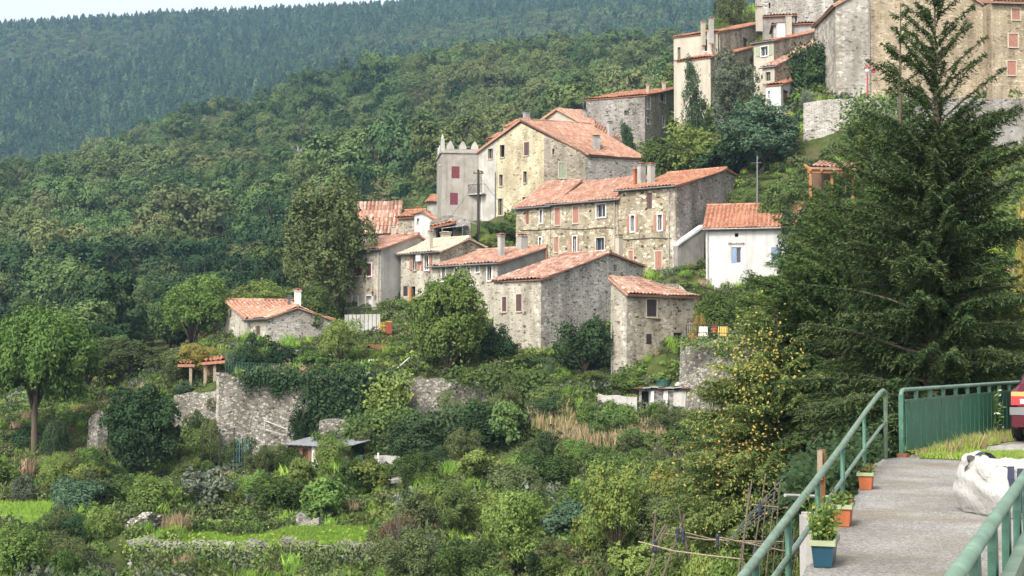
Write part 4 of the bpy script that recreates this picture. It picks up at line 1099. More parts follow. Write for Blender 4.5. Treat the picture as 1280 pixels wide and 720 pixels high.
# ---- church-like big building at the upper right and its neighbour
def church():
    C = P(1045, 60, 138); a = math.radians(5)
    d, e = V((math.cos(a), math.sin(a), 0)), V((-math.sin(a) * .2, 1, 0)).normalized()
    B = C + d * solve_t(C, d, 1238, 60); G = C + d * solve_t(C, d, 1086, 60)
    Dk = C + e * 9; Ek = B + e * 9
    zb = P(1100, 121, 138).z - 2
    T = thing('big_stone_house', 'huge plain ochre stone gable with grey ashlar left strip at the top right', 'house', (C.x, C.y, zb))
    p1, p2 = Plane(C, G), Plane(G, B)
    z0, z1 = p1.hit(1045, 8)[1], p2.hit(1238, 13)[1]; apx = p2.hit(1143, -48); zG = z0 + (apx[1] - z0) * (p1.L / (p1.L + apx[0]))
    ws = [(1157, 58, 1168, 75, 'void', None, None)]
    hs = [rect(p2, w[:4]) for w in ws]
    wall_part(T, p1, [(0, z0), (p1.L, zG)], zb, M['st_churchgrey'])
    wall_part(T, p2, [(0, zG), apx, (p2.L, z1)], zb, M['st_church'], hs)
    for w, h in zip(ws, hs): window_part(T, p2, h, *w[4:])
    for u, v_, za, zc in ((B, Ek, z1, z1), (Ek, Dk, z1, z0), (Dk, C, z0, z0)):
        p = Plane(u, v_); wall_part(T, p, [(0, za), (p.L, zc)], zb, M['st_church'] if u is not Dk else M['st_quoin'])
    mb = MB()                                                     # quoins at both corners
    for pl, s, sg, (x, y0, y1) in ((p1, 0, 1, (1045, 10, 120)), (p2, p2.L, -1, (1238, 16, 120))):
        z = pl.hit(x, y1)[1] - .5; k = 0
        while z < pl.hit(x, y0)[1]:
            h = R.uniform(.3, .5); w_ = (.85 if k % 2 else .5)
            mb.ob(pl.at(s if sg > 0 else s - w_, z + .01, .001), pl.e * w_, pl.n * .03, V((0, 0, h - .03)), R.random()); z += h; k += 1
    mb.build('quoins', M['st_quoin'], T)
    pipe_part(T, p1, 1085.5, -40, 118, 'metalgrey')
    mb = MB(); ap = p2.at(apx[0], apx[1] + .1)
    for q, z in ((C - d * .3, z0), (B + d * .3, z1)):
        q = V((q.x, q.y, z)); tiled_quad(mb, q - e * .3, q + e * 9.2, ap + e * 9.2, ap - e * .3)
    mb.build('roof', M['tile_old'], T)
    # neighbour with salmon shutters
    c = P(1239.5, 60, 137.4); d2 = V((.99, .12, 0)).normalized(); b = c + d2 * 7
    T2 = thing('village_house', 'ochre house with salmon shutters stacked in three rows at the picture edge', 'house', (c.x, c.y, zb))
    p = Plane(c, b); ws = [(1264.5, 10.5, 1275, 25, 'shut', 'salmonshut', 'stonetrim'), (1260.5, 42, 1272.5, 59, 'shut', 'salmonshut', 'stonetrim'), (1259, 76, 1270, 94, 'shut', 'salmonshut', 'stonetrim')]
    hs = [rect(p, w[:4]) for w in ws]; zt = p.hit(1260, 4)[1]
    wall_part(T2, p, [(0, zt), (p.L, zt)], zb, M['st_church'], hs)
    for w, h in zip(ws, hs): window_part(T2, p, h, *w[4:])
    bk = V((-.1, 1, 0)) * 8
    for u, v_ in ((b, b + bk), (b + bk, c + bk), (c + bk, c)):
        q = Plane(u, v_); wall_part(T2, q, [(0, zt), (q.L, zt)], zb, M['st_church'])
    mb = MB(); q0, q1 = V((c.x, c.y, zt)), V((b.x, b.y, zt)); tiled_quad(mb, q0 + V((0, -.5, 0)), q1 + V((.3, -.5, 0)), q1 + bk + V((.3, 0, 2.2)), q0 + bk + V((0, 0, 2.2))); mb.build('roof', M['tile_old'], T2)
church()
# ================================================================ retaining walls, sheds, steps and small things on the slope
WALLS = []
def retaining(label, pts, mat='st_terrace', th=.7, rough=.18, base=1.6, seed=1, name='retaining_wall', cat='wall', dY=1.3):
    """pts: (px, y_top, y_bottom, Y) along the foot; a battered wall with an uneven top"""
    rr = random.Random(seed); mb = MB(); pts = [(a, b, c, Y - dY) for a, b, c, Y in pts]; WALLS.append((pts[0][0], pts[-1][0], min(p[3] for p in pts), max(p[3] for p in pts)))
    A = [(P(px, yt, Y), P(px, yb, Y)) for px, yt, yb, Y in pts]
    rows = []
    for (t0, b0), (t1, b1) in zip(A, A[1:]):
        n = max(2, int((b1 - b0).length / .45))
        for i in range(n + (1 if (t1, b1) == A[-1] else 0)):
            f = i / n; t = t0.lerp(t1, f); b = b0.lerp(b1, f)
            d = V((b1.x - b0.x, b1.y - b0.y, 0)).normalized(); nn = V((d.y, -d.x, 0))
            h = t.z - b.z
            t = t - nn * (h * .06) + V((0, 0, rr.uniform(-rough, rough))); b = b + V((0, 0, -base)) + nn * .05
            rows.append((b, t, nn))
    K = 5
    grid = []
    for b, t, nn in rows:
        col = [b.lerp(t, k / K) + nn * rr.uniform(-.05, .05) for k in range(K + 1)]
        col += [t - nn * th + V((0, 0, rr.uniform(-.1, .1))), b - nn * th]
        grid.append(col)
    base_i = len(mb.v); nc = K + 3
    for col in grid: mb.v += [tuple(p) for p in col]
    for i in range(len(grid) - 1):
        for k in range(nc - 1):
            x = i * nc + k; mb.f.append((x, x + nc, x + nc + 1, x + 1)); mb.t.append(rr.random()); mb.m.append(0)
    for c in (0, len(grid) - 1):
        mb.f.append(tuple(c * nc + k for k in range(nc))); mb.t.append(.5); mb.m.append(0)
    o = mb.build(name, M[mat], loc=A[0][1]); return props(o, label, cat)

retaining('tall pale rubble terrace wall below the cottage garden', [(272, 469, 588, 97.2), (330, 467, 586, 97.1), (386, 470, 562, 97.0)], seed=2)
retaining('low stone wall left of the pergola pillar', [(216, 492, 535, 100), (252, 488, 533, 99.5), (272, 490, 531, 99)], seed=4)
retaining('ivy draped wall between the cottage garden and the terrace of the tree', [(383, 470, 530, 97.4), (440, 467, 532, 97), (506, 466, 524, 97)], seed=5)
retaining('small pale stone wall beside the tin roofed shed', [(398, 528, 562, 92.5), (420, 525, 562, 92), (436, 526, 562, 92)], seed=6)
retaining('pale terrace wall under the rounded tree', [(505, 471, 516, 97.5), (560, 473, 516, 97.2), (612, 478, 512, 97), (690, 486, 510, 97)], seed=7)
retaining('tall stone wall carrying the terrace with yellow chairs', [(847, 428, 520, 97), (868, 426, 522, 96), (914, 427, 524, 95), (1010, 430, 530, 96)], seed=9)
retaining('low grey block wall left of the ruined shed', [(747, 494, 513, 96.8), (772, 495, 514, 96.6), (796, 497, 516, 96.4)], 'concrete', .4, .03, seed=10)
retaining('bramble topped retaining wall below the bright lawn', [(158, 676, 726, 70), (300, 679, 730, 69.8), (400, 679, 730, 69.8), (468, 678, 728, 69.6)], 'st_dark', .8, .2, seed=11)
retaining('dry stone edging halfway up the slope under the dark round bush', [(152, 604, 612, 86), (200, 598, 610, 86.5), (232, 594, 606, 87)], 'rock', .5, .2, seed=12, dY=.3)
retaining('tumbled dry stone wall climbing beside the small steps', [(160, 660, 676, 72.5), (185, 648, 668, 73.5), (206, 640, 660, 75)], 'rock', .6, .3, seed=13, dY=.3)
retaining('mossy rubble wall behind the dark round bush', [(108, 522, 570, 97), (122, 516, 556, 96)], seed=14, dY=.3)
retaining('low dark edging wall behind the bright lawn', [(370, 648, 662, 76), (398, 649, 663, 75.6)], 'st_dark', .6, .2, seed=15, dY=.3)
retaining('pale squared stone wall under the trimmed hedge', [(1004, 128, 192, 133), (1030, 124, 185, 132.5), (1068, 122, 178, 132), (1130, 122, 180, 132)], 'st_grey', .8, .06, seed=16, dY=.3)
retaining('long grey parapet wall below the ochre gable', [(1130, 121, 180, 131), (1200, 122, 168, 131), (1320, 124, 172, 130.5)], 'st_dark', .6, .03, seed=17, dY=.3)
retaining('grey sloping path wall at the right edge below the parapet', [(1238, 150, 186, 127), (1262, 158, 190, 125), (1320, 170, 200, 122)], 'pl_dark', .5, .04, seed=18, dY=.3)
retaining('low garden wall in front of the cottage', [(345, 436, 452, 109), (400, 440, 456, 108), (428, 446, 460, 107)], 'st_dark', .5, .15, seed=19, dY=.3)

# ivy clad gate pillars and pergola by the cottage
T = thing('pergola', 'small lean-to pergola with orange tiles and wooden posts left of the terrace wall', 'pergola', P(255, 492, 101))
for px, Y in ((238, 101), (256, 100.6), (268, 100.2), (246, 103.5)):
    mb = MB(); b = P(px, 494, Y); mb.box(b - V((0, 0, .6)), .2, .2, P(px, 455, Y).z - b.z + .6, .2); mb.build('post', M['woodpale'], T)
mb = MB(); tiled_quad(mb, P(252, 453.5, 100), P(282, 451, 99.6), P(279, 446, 102.5), P(258, 449, 103)); tiled_quad(mb, P(222, 456, 101.2), P(243, 456, 100.6), P(241, 452, 103), P(224, 452, 103.4)); mb.build('roof', M['tile_red'], T)
mb = MB(); mb.ob(P(257, 494, 101.5), V((1.0, .1, 0)), V((0, .1, 0)), V((0, 0, 2.2))); mb.build('back_panel', M['wood'], T)
T = thing('stone_pillar', 'slim standing stone pillar at the corner of the tall pale terrace wall', 'pillar', P(275, 532, 97.5)); mb = MB()
b = P(275, 534, 97.6); tp = P(275, 468, 97.6); mb.tube([b, b.lerp(tp, .5) + V((.03, 0, 0)), tp], [.3, .27, .24], 7); mb.build('shaft', M['st_quoin'], T)
mb = MB(); mb.box(tp, .6, .6, .12, .3); mb.build('cap', M['concrete'], T)

# tin roofed shed
def shed():
    T = thing('tin_shed', 'ramshackle shed with corrugated tin roof and red door among the vegetable plots', 'shed', P(390, 588, 88.5))
    a, b = P(359, 588, 89.5), P(402, 588, 88); pl = Plane(a, b); zt = P(390, 557, 88.5).z; zb = P(390, 592, 88.5).z - .6
    hs = [rect(pl, (378, 561, 385, 578)), rect(pl, (367, 562, 374, 572))]
    wall_part(T, pl, [(0, zt), (pl.L, zt)], zb, M['wood'], hs)
    window_part(T, pl, hs[0], 'door', 'redshut', None); window_part(T, pl, hs[1], 'dark', None, None)
    mb = MB(); mb.ob(pl.at(pl.L - .75, zb, .03), pl.e * .5, pl.n * .04, V((0, 0, zt - zb))); mb.build('pale_board', M['canvas'], T)
    c = pl.at(pl.L, zb, 0); r = Plane(c, c + V((.8, .6, 0)) * 2.0); wall_part(T, Plane(r.at(1.3, 0), r.at(2.1, 0)), [(0, zt), (.8, zt - .1)], zb, M['canvas'], name='side_panel')
    for s in (0, 2.1):
        mb = MB(); mb.tube([r.at(s, zb), r.at(s, zt)], .06, 6); mb.build('post', M['woodpale'], T)
    bk = -pl.n * 2.2; q = Plane(V((b.x, b.y, 0)) + bk + pl.e * 1.6, V((a.x, a.y, 0)) + bk); wall_part(T, q, [(0, zt + .2), (q.L, zt + .2)], zb, M['void'], name='back_wall')
    mb = MB(); o = pl.at(-.3, zt + .02, .35); mb.tube([r.at(.3, zb + .9), r.at(1.5, zt - .2)], .05, 5); mb.build('brace', M['woodpale'], T)
    mb = MB(); n = 26; L = pl.L + 2.2
    for i in range(n):
        x0, x1 = L * i / n, L * (i + 1) / n; h0, h1 = .03 * (i % 2), .03 * ((i + 1) % 2)
        f = lambda x, h, t: o + pl.e * x - pl.n * t + V((0, 0, h + t * .12 - .05 * x / L))
        mb.face([f(x0, h0, 0), f(x1, h1, 0), f(x1, h1, 2.9), f(x0, h0, 2.9)], R.random()); mb.face([f(x0, h0 - .04, 2.9), f(x1, h1 - .04, 2.9), f(x1, h1 - .04, 0), f(x0, h0 - .04, 0)])
    mb.build('roof', M['corrugated'], T)
    T = thing('work_table', 'cluttered grey table of boards and junk beside the tin roofed shed', 'table', P(442, 590, 88)); 
    for px in (428, 435, 452):
        mb = MB(); b_ = P(px, 594, 87.6 + (px > 440) * .8); mb.box(b_ - V((0, 0, .3)), .12, .12, 1.2, .2); mb.build('leg', M['woodpale'], T)
    mb = MB(); t_ = P(424, 578, 88); mb.ob(t_, V((1.9, .1, 0)), V((-.1, 1.1, 0)), V((0, 0, .09))); mb.build('top', M['canvas'], T)
    for i, (lb, sx, sy, sz, m_, px) in enumerate((('white plastic crate on the cluttered table', .5, .4, .25, 'white', 430), ('stack of grey boards leaning over the cluttered table', .9, .3, .15, 'woodpale', 441), ('blue grey tub at the end of the cluttered table', .35, .35, .3, 'bluenet', 449))):
        p = P(px, 578.5, 88.3); p.z = t_.z + .09; mb = MB(); mb.box(p, sx, sy, sz, .3 * i); mb.box(p + V((0, 0, sz)), sx * 1.08, sy * 1.08, .03, .3 * i); props(mb.build(('crate', 'board_stack', 'tub')[i], M[m_], loc=p), lb, ('crate', 'boards', 'tub')[i])
    T = thing('stone_table', 'large round pale concrete slab on a low block base below the tin shed', 'slab', P(480, 606, 84.5)); mb = MB()
    p = P(480, 597, 84.5); pts = [(p + V((1.45 * math.cos(t) * (1 + .06 * math.sin(3 * t)), 1.6 * math.sin(t), 0))) for t in [i * math.pi / 9 for i in range(18)]]
    mb.face(pts); mb.face([q - V((0, 0, .22)) for q in reversed(pts)])
    for i in range(18): mb.face([pts[i - 1], pts[i - 1] - V((0, 0, .22)), pts[i] - V((0, 0, .22)), pts[i]])
    mb.build('slab', M['concrete'], T); mb = MB(); mb.box(p - V((0, 0, 1.6)), 2.3, 2, 1.4, .1); mb.build('base', M['st_brown'], T)
    T = thing('water_tank', 'pale concrete tank with a standing pole behind the round slab', 'tank', P(483, 585, 88)); mb = MB()
    p = P(484, 586, 88); mb.box(p - V((0, 0, .5)), 1.6, 1.2, 1.3, .1); mb.build('tank', M['concrete'], T); mb = MB(); q = P(472, 588, 87); mb.tube([q, P(473, 566, 87)], .06, 6); mb.build('pole', M['white'], T)
shed()
# ruined shed under the annex
def ruin():
    T = thing('ruined_shed', 'ruined garden shed with patched roof and dark doorway at the foot of the annex', 'shed', P(828, 515, 96))
    a, b = P(799, 515, 96.2), P(862, 515, 95.4); pl = Plane(a, b); zb = P(830, 517, 96).z - .8
    t0, t1 = pl.hit(799, 486)[1], pl.hit(862, 488)[1]
    hs = [rect(pl, (802, 489, 811, 513))]
    wall_part(T, pl, [(0, t0), (pl.L, t1)], zb, M['st_dark'], hs); window_part(T, pl, hs[0], 'void', None, None)
    bk = -pl.n * 2.2
    for u, v_ in ((b, V(b) + bk), (V(a) + bk, a)): q = Plane(u, v_); wall_part(T, q, [(0, t0), (q.L, t0)], zb, M['st_dark'])
    mb = MB()
    for px, w_ in ((813, .22), (829, .3)): s, z = pl.hit(px, 514); mb.ob(pl.at(s, z, .02), pl.e * w_ + V((0, 0, .05)), pl.n * .08, V((.05, 0, 1.35)))
    mb.build('plank', M['white'], T)
    mb = MB(); s, z = pl.hit(842, 503); mb.ob(pl.at(s, z - .3, .02), pl.e * 1.4, pl.n * .06, V((0, 0, 1.0))); mb.build('render_patch', M['concrete'], T)
    mb = MB()
    for i in range(7):
        s = -.3 + i * .54; z = pl.hit(830, 485)[1] + R.uniform(-.05, .06)
        mb.ob(pl.at(s, z, .4), pl.e * .6 + V((0, 0, R.uniform(-.06, .06))), -pl.n * 2.6, V((0, 0, .06)), R.random(), m=i % 3 == 0)
    mb.build('roof', [M['corrugated'], M['rust']], T)
    p = P(851, 482, 96.5); mb = MB(); mb.box(p, .7, .4, .14, .4); mb.box(p + V((-.05, 0, .14)), .4, .3, .1, .9); props(mb.build('rubble_sack', M['white'], loc=p), 'white sack lying on the patched roof of the ruined shed', 'sack')
    p = P(829, 481, 98); mb = MB(); mb.lathe(p - V((0, 0, .3)), [(.42, 0), (.5, .55), (.54, .58), (.54, .66), (.46, .66), (.42, .1)], 12); props(mb.build('water_butt', M['greennet'], loc=p), 'green tub below the barred doorway of the stone annex', 'tub')
ruin()
# steps
def steps(px0, y0, Y0, px1, y1, Y1, n, w_, mat, label):
    T = thing('stone_steps', label, 'steps', P(px0, y0, Y0))
    a, b = P(px0, y0, Y0), P(px1, y1, Y1)
    d = V((b.x - a.x, b.y - a.y, 0)); rz = math.atan2(d.y, d.x) - math.pi / 2
    for i in range(n):
        p = a.lerp(b, i / (n - 1)); mb = MB(); mb.box((p.x, p.y, p.z - .5), w_ + R.uniform(-.1, .1), .55, .5 + R.uniform(-.03, .03), rz + R.uniform(-.1, .1)); mb.build('step', M[mat], T)
steps(149, 728, 64, 152, 688, 68.6, 8, .95, 'concrete', 'narrow worn stone steps through the grass at the lower left')
steps(716, 545, 88.5, 727, 519, 91.5, 7, .9, 'woodpale', 'little rickety garden steps above the dry grass')
# playhouse and terrace of the narrow house
def hut():
    T = thing('playhouse', 'small brown wooden hut with pointed roof on the terrace below the burgundy shuttered house', 'hut', P(463, 462, 106))
    a, b = P(453, 458, 106.4), P(474, 458, 105.6); pl = Plane(a, b); zb = P(463, 460, 106).z - .4; ze = pl.hit(463, 440)[1]; za = pl.hit(463, 432)[1]
    hs = [rect(pl, (459, 440, 469, 457))]
    wall_part(T, pl, [(0, ze), (pl.L / 2, za), (pl.L, ze)], zb, M['hutwood'], hs); window_part(T, pl, hs[0], 'door', 'metalgrey', None)
    bk = -pl.n * 1.6
    for u, v_ in ((b, V(b) + bk), (V(a) + bk, a)): q = Plane(u, v_); wall_part(T, q, [(0, ze), (q.L, ze)], zb, M['hutwood'])
    mb = MB()
    for x0, z0 in ((-.2, ze - .15), (pl.L + .2, ze - .15)): p, q = pl.at(x0, z0, .25), pl.at(pl.L / 2, za + .03, .25); mb.ob(p, q - p, -pl.n * 2.1, V((0, 0, .07)))
    mb.build('roof', M['hutwood'], T)
    # canopy frame behind it
    T = thing('terrace_canopy', 'striped canopy on posts over the terrace with white sheets behind the brown hut', 'canopy', P(470, 445, 110))
    mb = MB(); p = P(446, 437, 110)
    for i in range(9): mb.ob(p + V((.33 * i, .1 * i, 0)), V((.2, .05, 0)), V((-.3, 1.6, .1)), V((0, 0, .05)), i / 9)
    mb.build('slats', M['woodpale'], T)
    for px in (447, 484, 489):
        mb = MB(); b_ = P(px, 462, 110); mb.tube([b_ - V((0, 0, .5)), P(px, 437, 110)], .07, 6); mb.build('post', M['wood'], T)
    mb = MB(); o = P(452, 456, 111)
    for i in range(10): mb.face([o + V((.2 * i, .05 * (i % 2), -.3)), o + V((.2 * i + .2, .05 * ((i + 1) % 2), -.3)), o + V((.2 * i + .2, .05 * ((i + 1) % 2), 1)), o + V((.2 * i, .05 * (i % 2), 1))])
    mb.build('sheet', M['canvas'], T)
    # balcony wall with railing in front of the narrow house
    T = thing('terrace_fence', 'white panelled terrace fence with dark rails in front of the burgundy shuttered house', 'fence', P(450, 414, 115.5))
    a, b = P(431, 413, 116), P(476, 413, 114.2); pl = Plane(a, b); z0, z1, z2 = pl.hit(450, 416)[1], pl.hit(450, 393)[1], pl.hit(450, 388)[1]
    mb = MB(); k = 9
    for i in range(k): mb.ob(pl.at(pl.L * i / k + .02, z0 - 1.2, 0), pl.e * (pl.L / k - .06), pl.n * .05, V((0, 0, z1 - z0 + 1.2)))
    mb.build('panel', M['pl_grey'], T); mb = MB()
    for i in range(28): mb.tube([pl.at(pl.L * i / 27, z1, .02), pl.at(pl.L * i / 27, z2 + .2, .02)], .02, 4)
    mb.tube([pl.at(0, z2 + .2, .02), pl.at(pl.L, z2 + .2, .02)], .035, 5); mb.build('railing', M['metaldark'], T)
    T = thing('red_bin_cabinet', 'red and yellow garden cabinet at the end of the white terrace fence', 'cabinet', P(484, 416, 112.5)); mb = MB(); p = P(486, 417, 112.5); mb.box(p, .42, .4, .9, .2); mb.build('body', M['redplastic'], T)
    mb = MB(); mb.box(p + V((0, 0, .9)), .5, .48, .1, .2); mb.build('lid', M['yellowplastic'], T)
    T = thing('yellow_fence', 'short yellow wooden fence beside the red garden cabinet', 'fence', P(474, 414, 112.8)); mb = MB()
    for i in range(6): p = P(473.5 + 1.9 * i, 415, 112.8); mb.box(p, .06, .04, .8, .2)
    p = P(471, 408, 112.75); mb.ob(p, V((.85, -.05, 0)), V((0, .04, 0)), V((0, 0, .08))); mb.build('slats', M['yellowplastic'], T)
    # white garden table and chair
    for lb, px, Y in (('white folding garden table at the edge above the ivy wall', 452, 101.4), ('white garden chair beside the folding garden table', 466, 101.2)):
        p = P(px, 465, Y); T = thing('garden_table' if px == 452 else 'garden_chair', lb, 'table' if px == 452 else 'chair', p); w_ = .55 if px == 452 else .35
        mb = MB(); mb.box(p + V((0, 0, .62 if px == 452 else .4)), w_ * 2, w_ * 1.5, .05, .2); mb.build('top' if px == 452 else 'seat', M['white'], T)
        for sx in (-1, 1):
            for sy in (-1, 1):
                mb = MB(); mb.tube([p + V((sx * w_ * .9, sy * w_ * .6, -.2)), p + V((-sx * w_ * .3 if px == 452 else sx * w_ * .8, sy * w_ * .6, .62 if px == 452 else .4))], .03, 4); mb.build('leg', M['white'], T)
        if px != 452: mb = MB(); mb.ob(p + V((-w_, w_ * .7, .4)), V((2 * w_, 0, 0)), V((0, .04, 0)), V((0, .1, .5))); mb.build('backrest', M['white'], T)
    T = thing('garden_statue', 'small pale pointed stone ornament in the cottage garden', 'ornament', P(360, 455, 106)); mb = MB(); mb.lathe(P(360, 455, 106) - V((0, 0, .3)), [(.4, 0), (.38, .4), (.28, .75), (.12, 1.1), (.02, 1.25)], 8); mb.build('stone', M['concrete'], T)
hut()
# terrace with chairs beside the annex
def chair_terrace():
    T = thing('terrace_railing', 'thin dark railing along the terrace with yellow chairs', 'railing', P(860, 426, 97)); pts = [P(858, 425, 97.2), P(885, 425, 96.3), P(914, 426, 95.6), P(960, 428, 95.8)]
    mb = MB(); up = V((0, 0, 1.05))
    for h in (.5, 1.05): mb.tube([p + V((0, 0, h)) for p in pts], .025, 5)
    for a, b in zip(pts, pts[1:]):
        for i in range(10): p = a.lerp(b, i / 10); mb.tube([p - V((0, 0, .2)), p + up], .014 if i % 5 else .03, 4)
    mb.build('rail', M['metaldark'], T)
    mb = MB(); 
    a, b = P(838, 432, 98.5), P(1000, 432, 97.5)
    mb.ob(P(852, 427.5, 97.6), V((8.5, -.6, 0)), V((1.5, 7, 0)), V((0, 0, -.15))); props(mb.build('terrace_floor', M['concrete'], loc=a), kind='structure')
    for lb, px, Y, m_ in (('yellow reclining garden chair on the small terrace', 903, 97, 'yellowplastic'), ('beige tilted deck chair on the small terrace', 879, 97.6, 'canvas')):
        p = P(px, 426, Y); T = thing('deck_chair', lb, 'chair', p); mb = MB(); mb.ob(p + V((-.3, -.3, .3)), V((.65, 0, 0)), V((0, .6, -.08)), V((0, 0, .05))); mb.build('seat', M[m_], T)
        mb = MB(); mb.ob(p + V((-.3, .28, .25)), V((.65, 0, 0)), V((.1, .3, .75)), V((0, .05, 0))); mb.build('backrest', M[m_], T)
        for sx in (-.28, .3):
            for sy in (-.25, .3): mb = MB(); mb.tube([p + V((sx, sy, 0)), p + V((sx, sy, .32))], .025, 4); mb.build('leg', M['white'], T)
    for lb, px, Y, r in (('large terracotta pot at the left corner of the small terrace', 866, 97.6, .3), ('small red flower pot on the terrace railing', 893, 97.8, .2)):
        p = P(px, 425.5, Y); T = thing('flower_pot', lb, 'flower pot', p); mb = MB(); k = r / .3; z = 0 if r > .25 else .5
        mb.lathe(p + V((0, 0, z)), [(.01, 0), (.2 * k, 0), (.29 * k, .4 * k), (.33 * k, .42 * k), (.33 * k, .52 * k), (.27 * k, .52 * k), (.26 * k, .42 * k), (.01, .42 * k)], 14); mb.build('pot', M['terracotta'], T)
        mb = MB()
        for i in range(40): t = R.uniform(0, 6.28); q = p + V((R.uniform(-.25, .25) * k, R.uniform(-.25, .25) * k, z + .45 * k + R.uniform(0, .35))); mb.face([q, q + V((.06 * math.cos(t), .06 * math.sin(t), .05)), q + V((0, 0, .13))], R.random())
        mb.build('plant', M['lf_bright'] if r > .25 else M['redplastic'], T)
chair_terrace()
# utility pole, aerial mast, street lamp, fence posts, pipes
def pole(label, px, yt, yb, Y, r, mat, name='utility_pole', cat='pole', arm=True):
    b = P(px, yb, Y); t = P(px, yt, Y); T = thing(name, label, cat, b); mb = MB(); mb.tube([b - V((0, 0, 1)), t], [r * 1.2, r * .8], 8); mb.build('pole', M[mat], T)
    if arm: mb = MB(); mb.ob(t + V((-.5, 0, -.4)), V((1, .2, 0)), V((0, .1, 0)), V((0, 0, .1))); [mb.lathe(t + V((x, x * .2, -.3)), [(.04, 0), (.07, .06), (.03, .16)], 6) for x in (-.4, .4)]; mb.build('crossarm', M['wood'], T)
    return T
pole('tall dark wooden utility pole in front of the grey plaster strip of the largest house', 598, 212, 300, 135, .13, 'barkdark')
T = pole('thin metal aerial mast between the dark tree and the grey gable', 946.5, 195, 240, 122, .06, 'metalgrey', 'aerial_mast', 'antenna', False)
mb = MB(); t = P(946.5, 204, 122); mb.tube([t + V((-.6, 0, 0)), t + V((.35, 0, .05))], .03, 4); [mb.tube([t + V((-.5 + .2 * i, -.3, 0)), t + V((-.5 + .2 * i, .3, 0))], .02, 4) for i in range(5)]; mb.build('aerial', M['metalgrey'], T)
b = P(1084.5, 121, 134.5); T = thing('street_lamp', 'dark red street lamp on the parapet before the ochre gable', 'street lamp', b); h = P(1084.5, 82, 134.5).z - b.z
mb = MB(); mb.lathe(b, [(.16, -.5), (.16, .25), (.09, .35), (.07, h - .75)], 10); mb.build('post', M['lampred'], T); mb = MB(); mb.lathe(b, [(.07, h - .75), (.2, h - .6), (.24, h - .25), (.05, h - .22)], 8); mb.build('lantern', M['curtain'], T); mb = MB(); mb.lathe(b, [(.34, h - .26), (.3, h - .18), (.1, h - .02), (.02, h + .1)], 8); mb.build('hood', M['lampred'], T)
mb = MB(); q = P(1092, 90.5, 137.6); mb.box(q, .35, .2, .35, .1); mb.tube([q + V((-.3, -.1, .2)), q + V((.35, -.1, .25))], .05, 6); props(mb.build('wall_lamp', M['lampred'], loc=q), 'red bracket fixture on the ochre gable beside the street lamp', 'bracket')
def post_fence(label, pts, h, net=None, mat='metaldark', r=.035, lean=.05):
    T = thing('garden_fence', label, 'fence', P(*pts[0]))
    g = [P(*p) for p in pts]
    for p in g:
        mb = MB(); mb.tube([p - V((0, 0, .4)), p + V((R.uniform(-lean, lean), 0, h))], r, 5); mb.build('post', M[mat], T)
    mb = MB()
    for f in (.35, .65, .95): mb.tube([p + V((0, 0, h * f)) for p in g], .012, 3)
    if net:
        for a, b in zip(g, g[1:]):
            n = max(3, int((b - a).length / .18))
            for i in range(n): q = a.lerp(b, i / n); mb.tube([q, q + V((0, 0, h * .95))], .02, 3)
    mb.build('wire', M[net or 'metaldark'], T)
post_fence('row of thin leaning posts along the foot of the pale terrace wall', [(516, 516, 96.6), (536, 515, 96.4), (551, 516, 96.2), (577, 515, 96), (600, 512, 96), (618, 511, 96)], 1.35)
post_fence('green netted garden fence in front of the evergreen by the cottage', [(282, 466, 99.4), (292, 466, 99.2), (310, 467, 99), (330, 468, 98.8), (350, 468, 98.8)], .8, 'greennet')
post_fence('thin posts with wire below the lower rubble wall', [(252, 590, 88), (263, 588, 88.2), (274, 588, 88.4), (292, 586, 88.6)], 2.6, None)
post_fence('pale blue netted cage in the vegetable plot beside the tin shed', [(293, 584, 89), (302, 584, 88.6), (314, 583, 88.4)], 1.8, 'bluenet')
post_fence('green net fence at the foot of the rubble gable', [(655, 466, 101), (672, 468, 100.6), (690, 468, 100.4)], 1.2, 'greennet')
mb = MB(); mb.tube([P(318, 521, 96.5), P(360, 537, 95)], .05, 5); mb.tube([P(325, 536, 96), P(358, 544, 95)], .03, 5); props(mb.build('handrail', M['pipe'], loc=P(318, 521, 96.5)), 'pale sloping handrail in front of the tall terrace wall', 'handrail')
mb = MB(); mb.tube([P(497, 460, 99.3), P(512, 447, 99.6)], .06, 5); props(mb.build('water_pipe', M['pipe'], loc=P(497, 460, 99.3)), 'pale pipe leaning at the left end of the pale terrace wall', 'pipe')
def wire(label, pts, r, sag):
    q = [P(*p) for p in pts]; o = []
    for a, b in zip(q, q[1:]): o += [a.lerp(b, i / 14) - V((0, 0, sag * 4 * (i / 14) * (1 - i / 14))) for i in range(15)]
    mb = MB(); mb.tube(o, r, 4, cap=False); props(mb.build('power_line', M['metaldark'], loc=q[0]), label, 'cable')
wire('thin cable from the utility pole to the red shuttered end of the row', [(598, 218, 135), (650, 272, 130.3)], .022, .5)
wire('thin cable from the utility pole down to the low wide chimney stack', [(598, 219, 135), (530, 300, 128)], .02, .8)
wire('faint upper power line crossing the wooded hill', [(-60, 262, 300), (250, 268, 300), (548, 240, 300)], .05, 6)
wire('faint lower power line crossing the wooded hill', [(-60, 272, 296), (250, 277, 296), (548, 252, 296)], .05, 6)
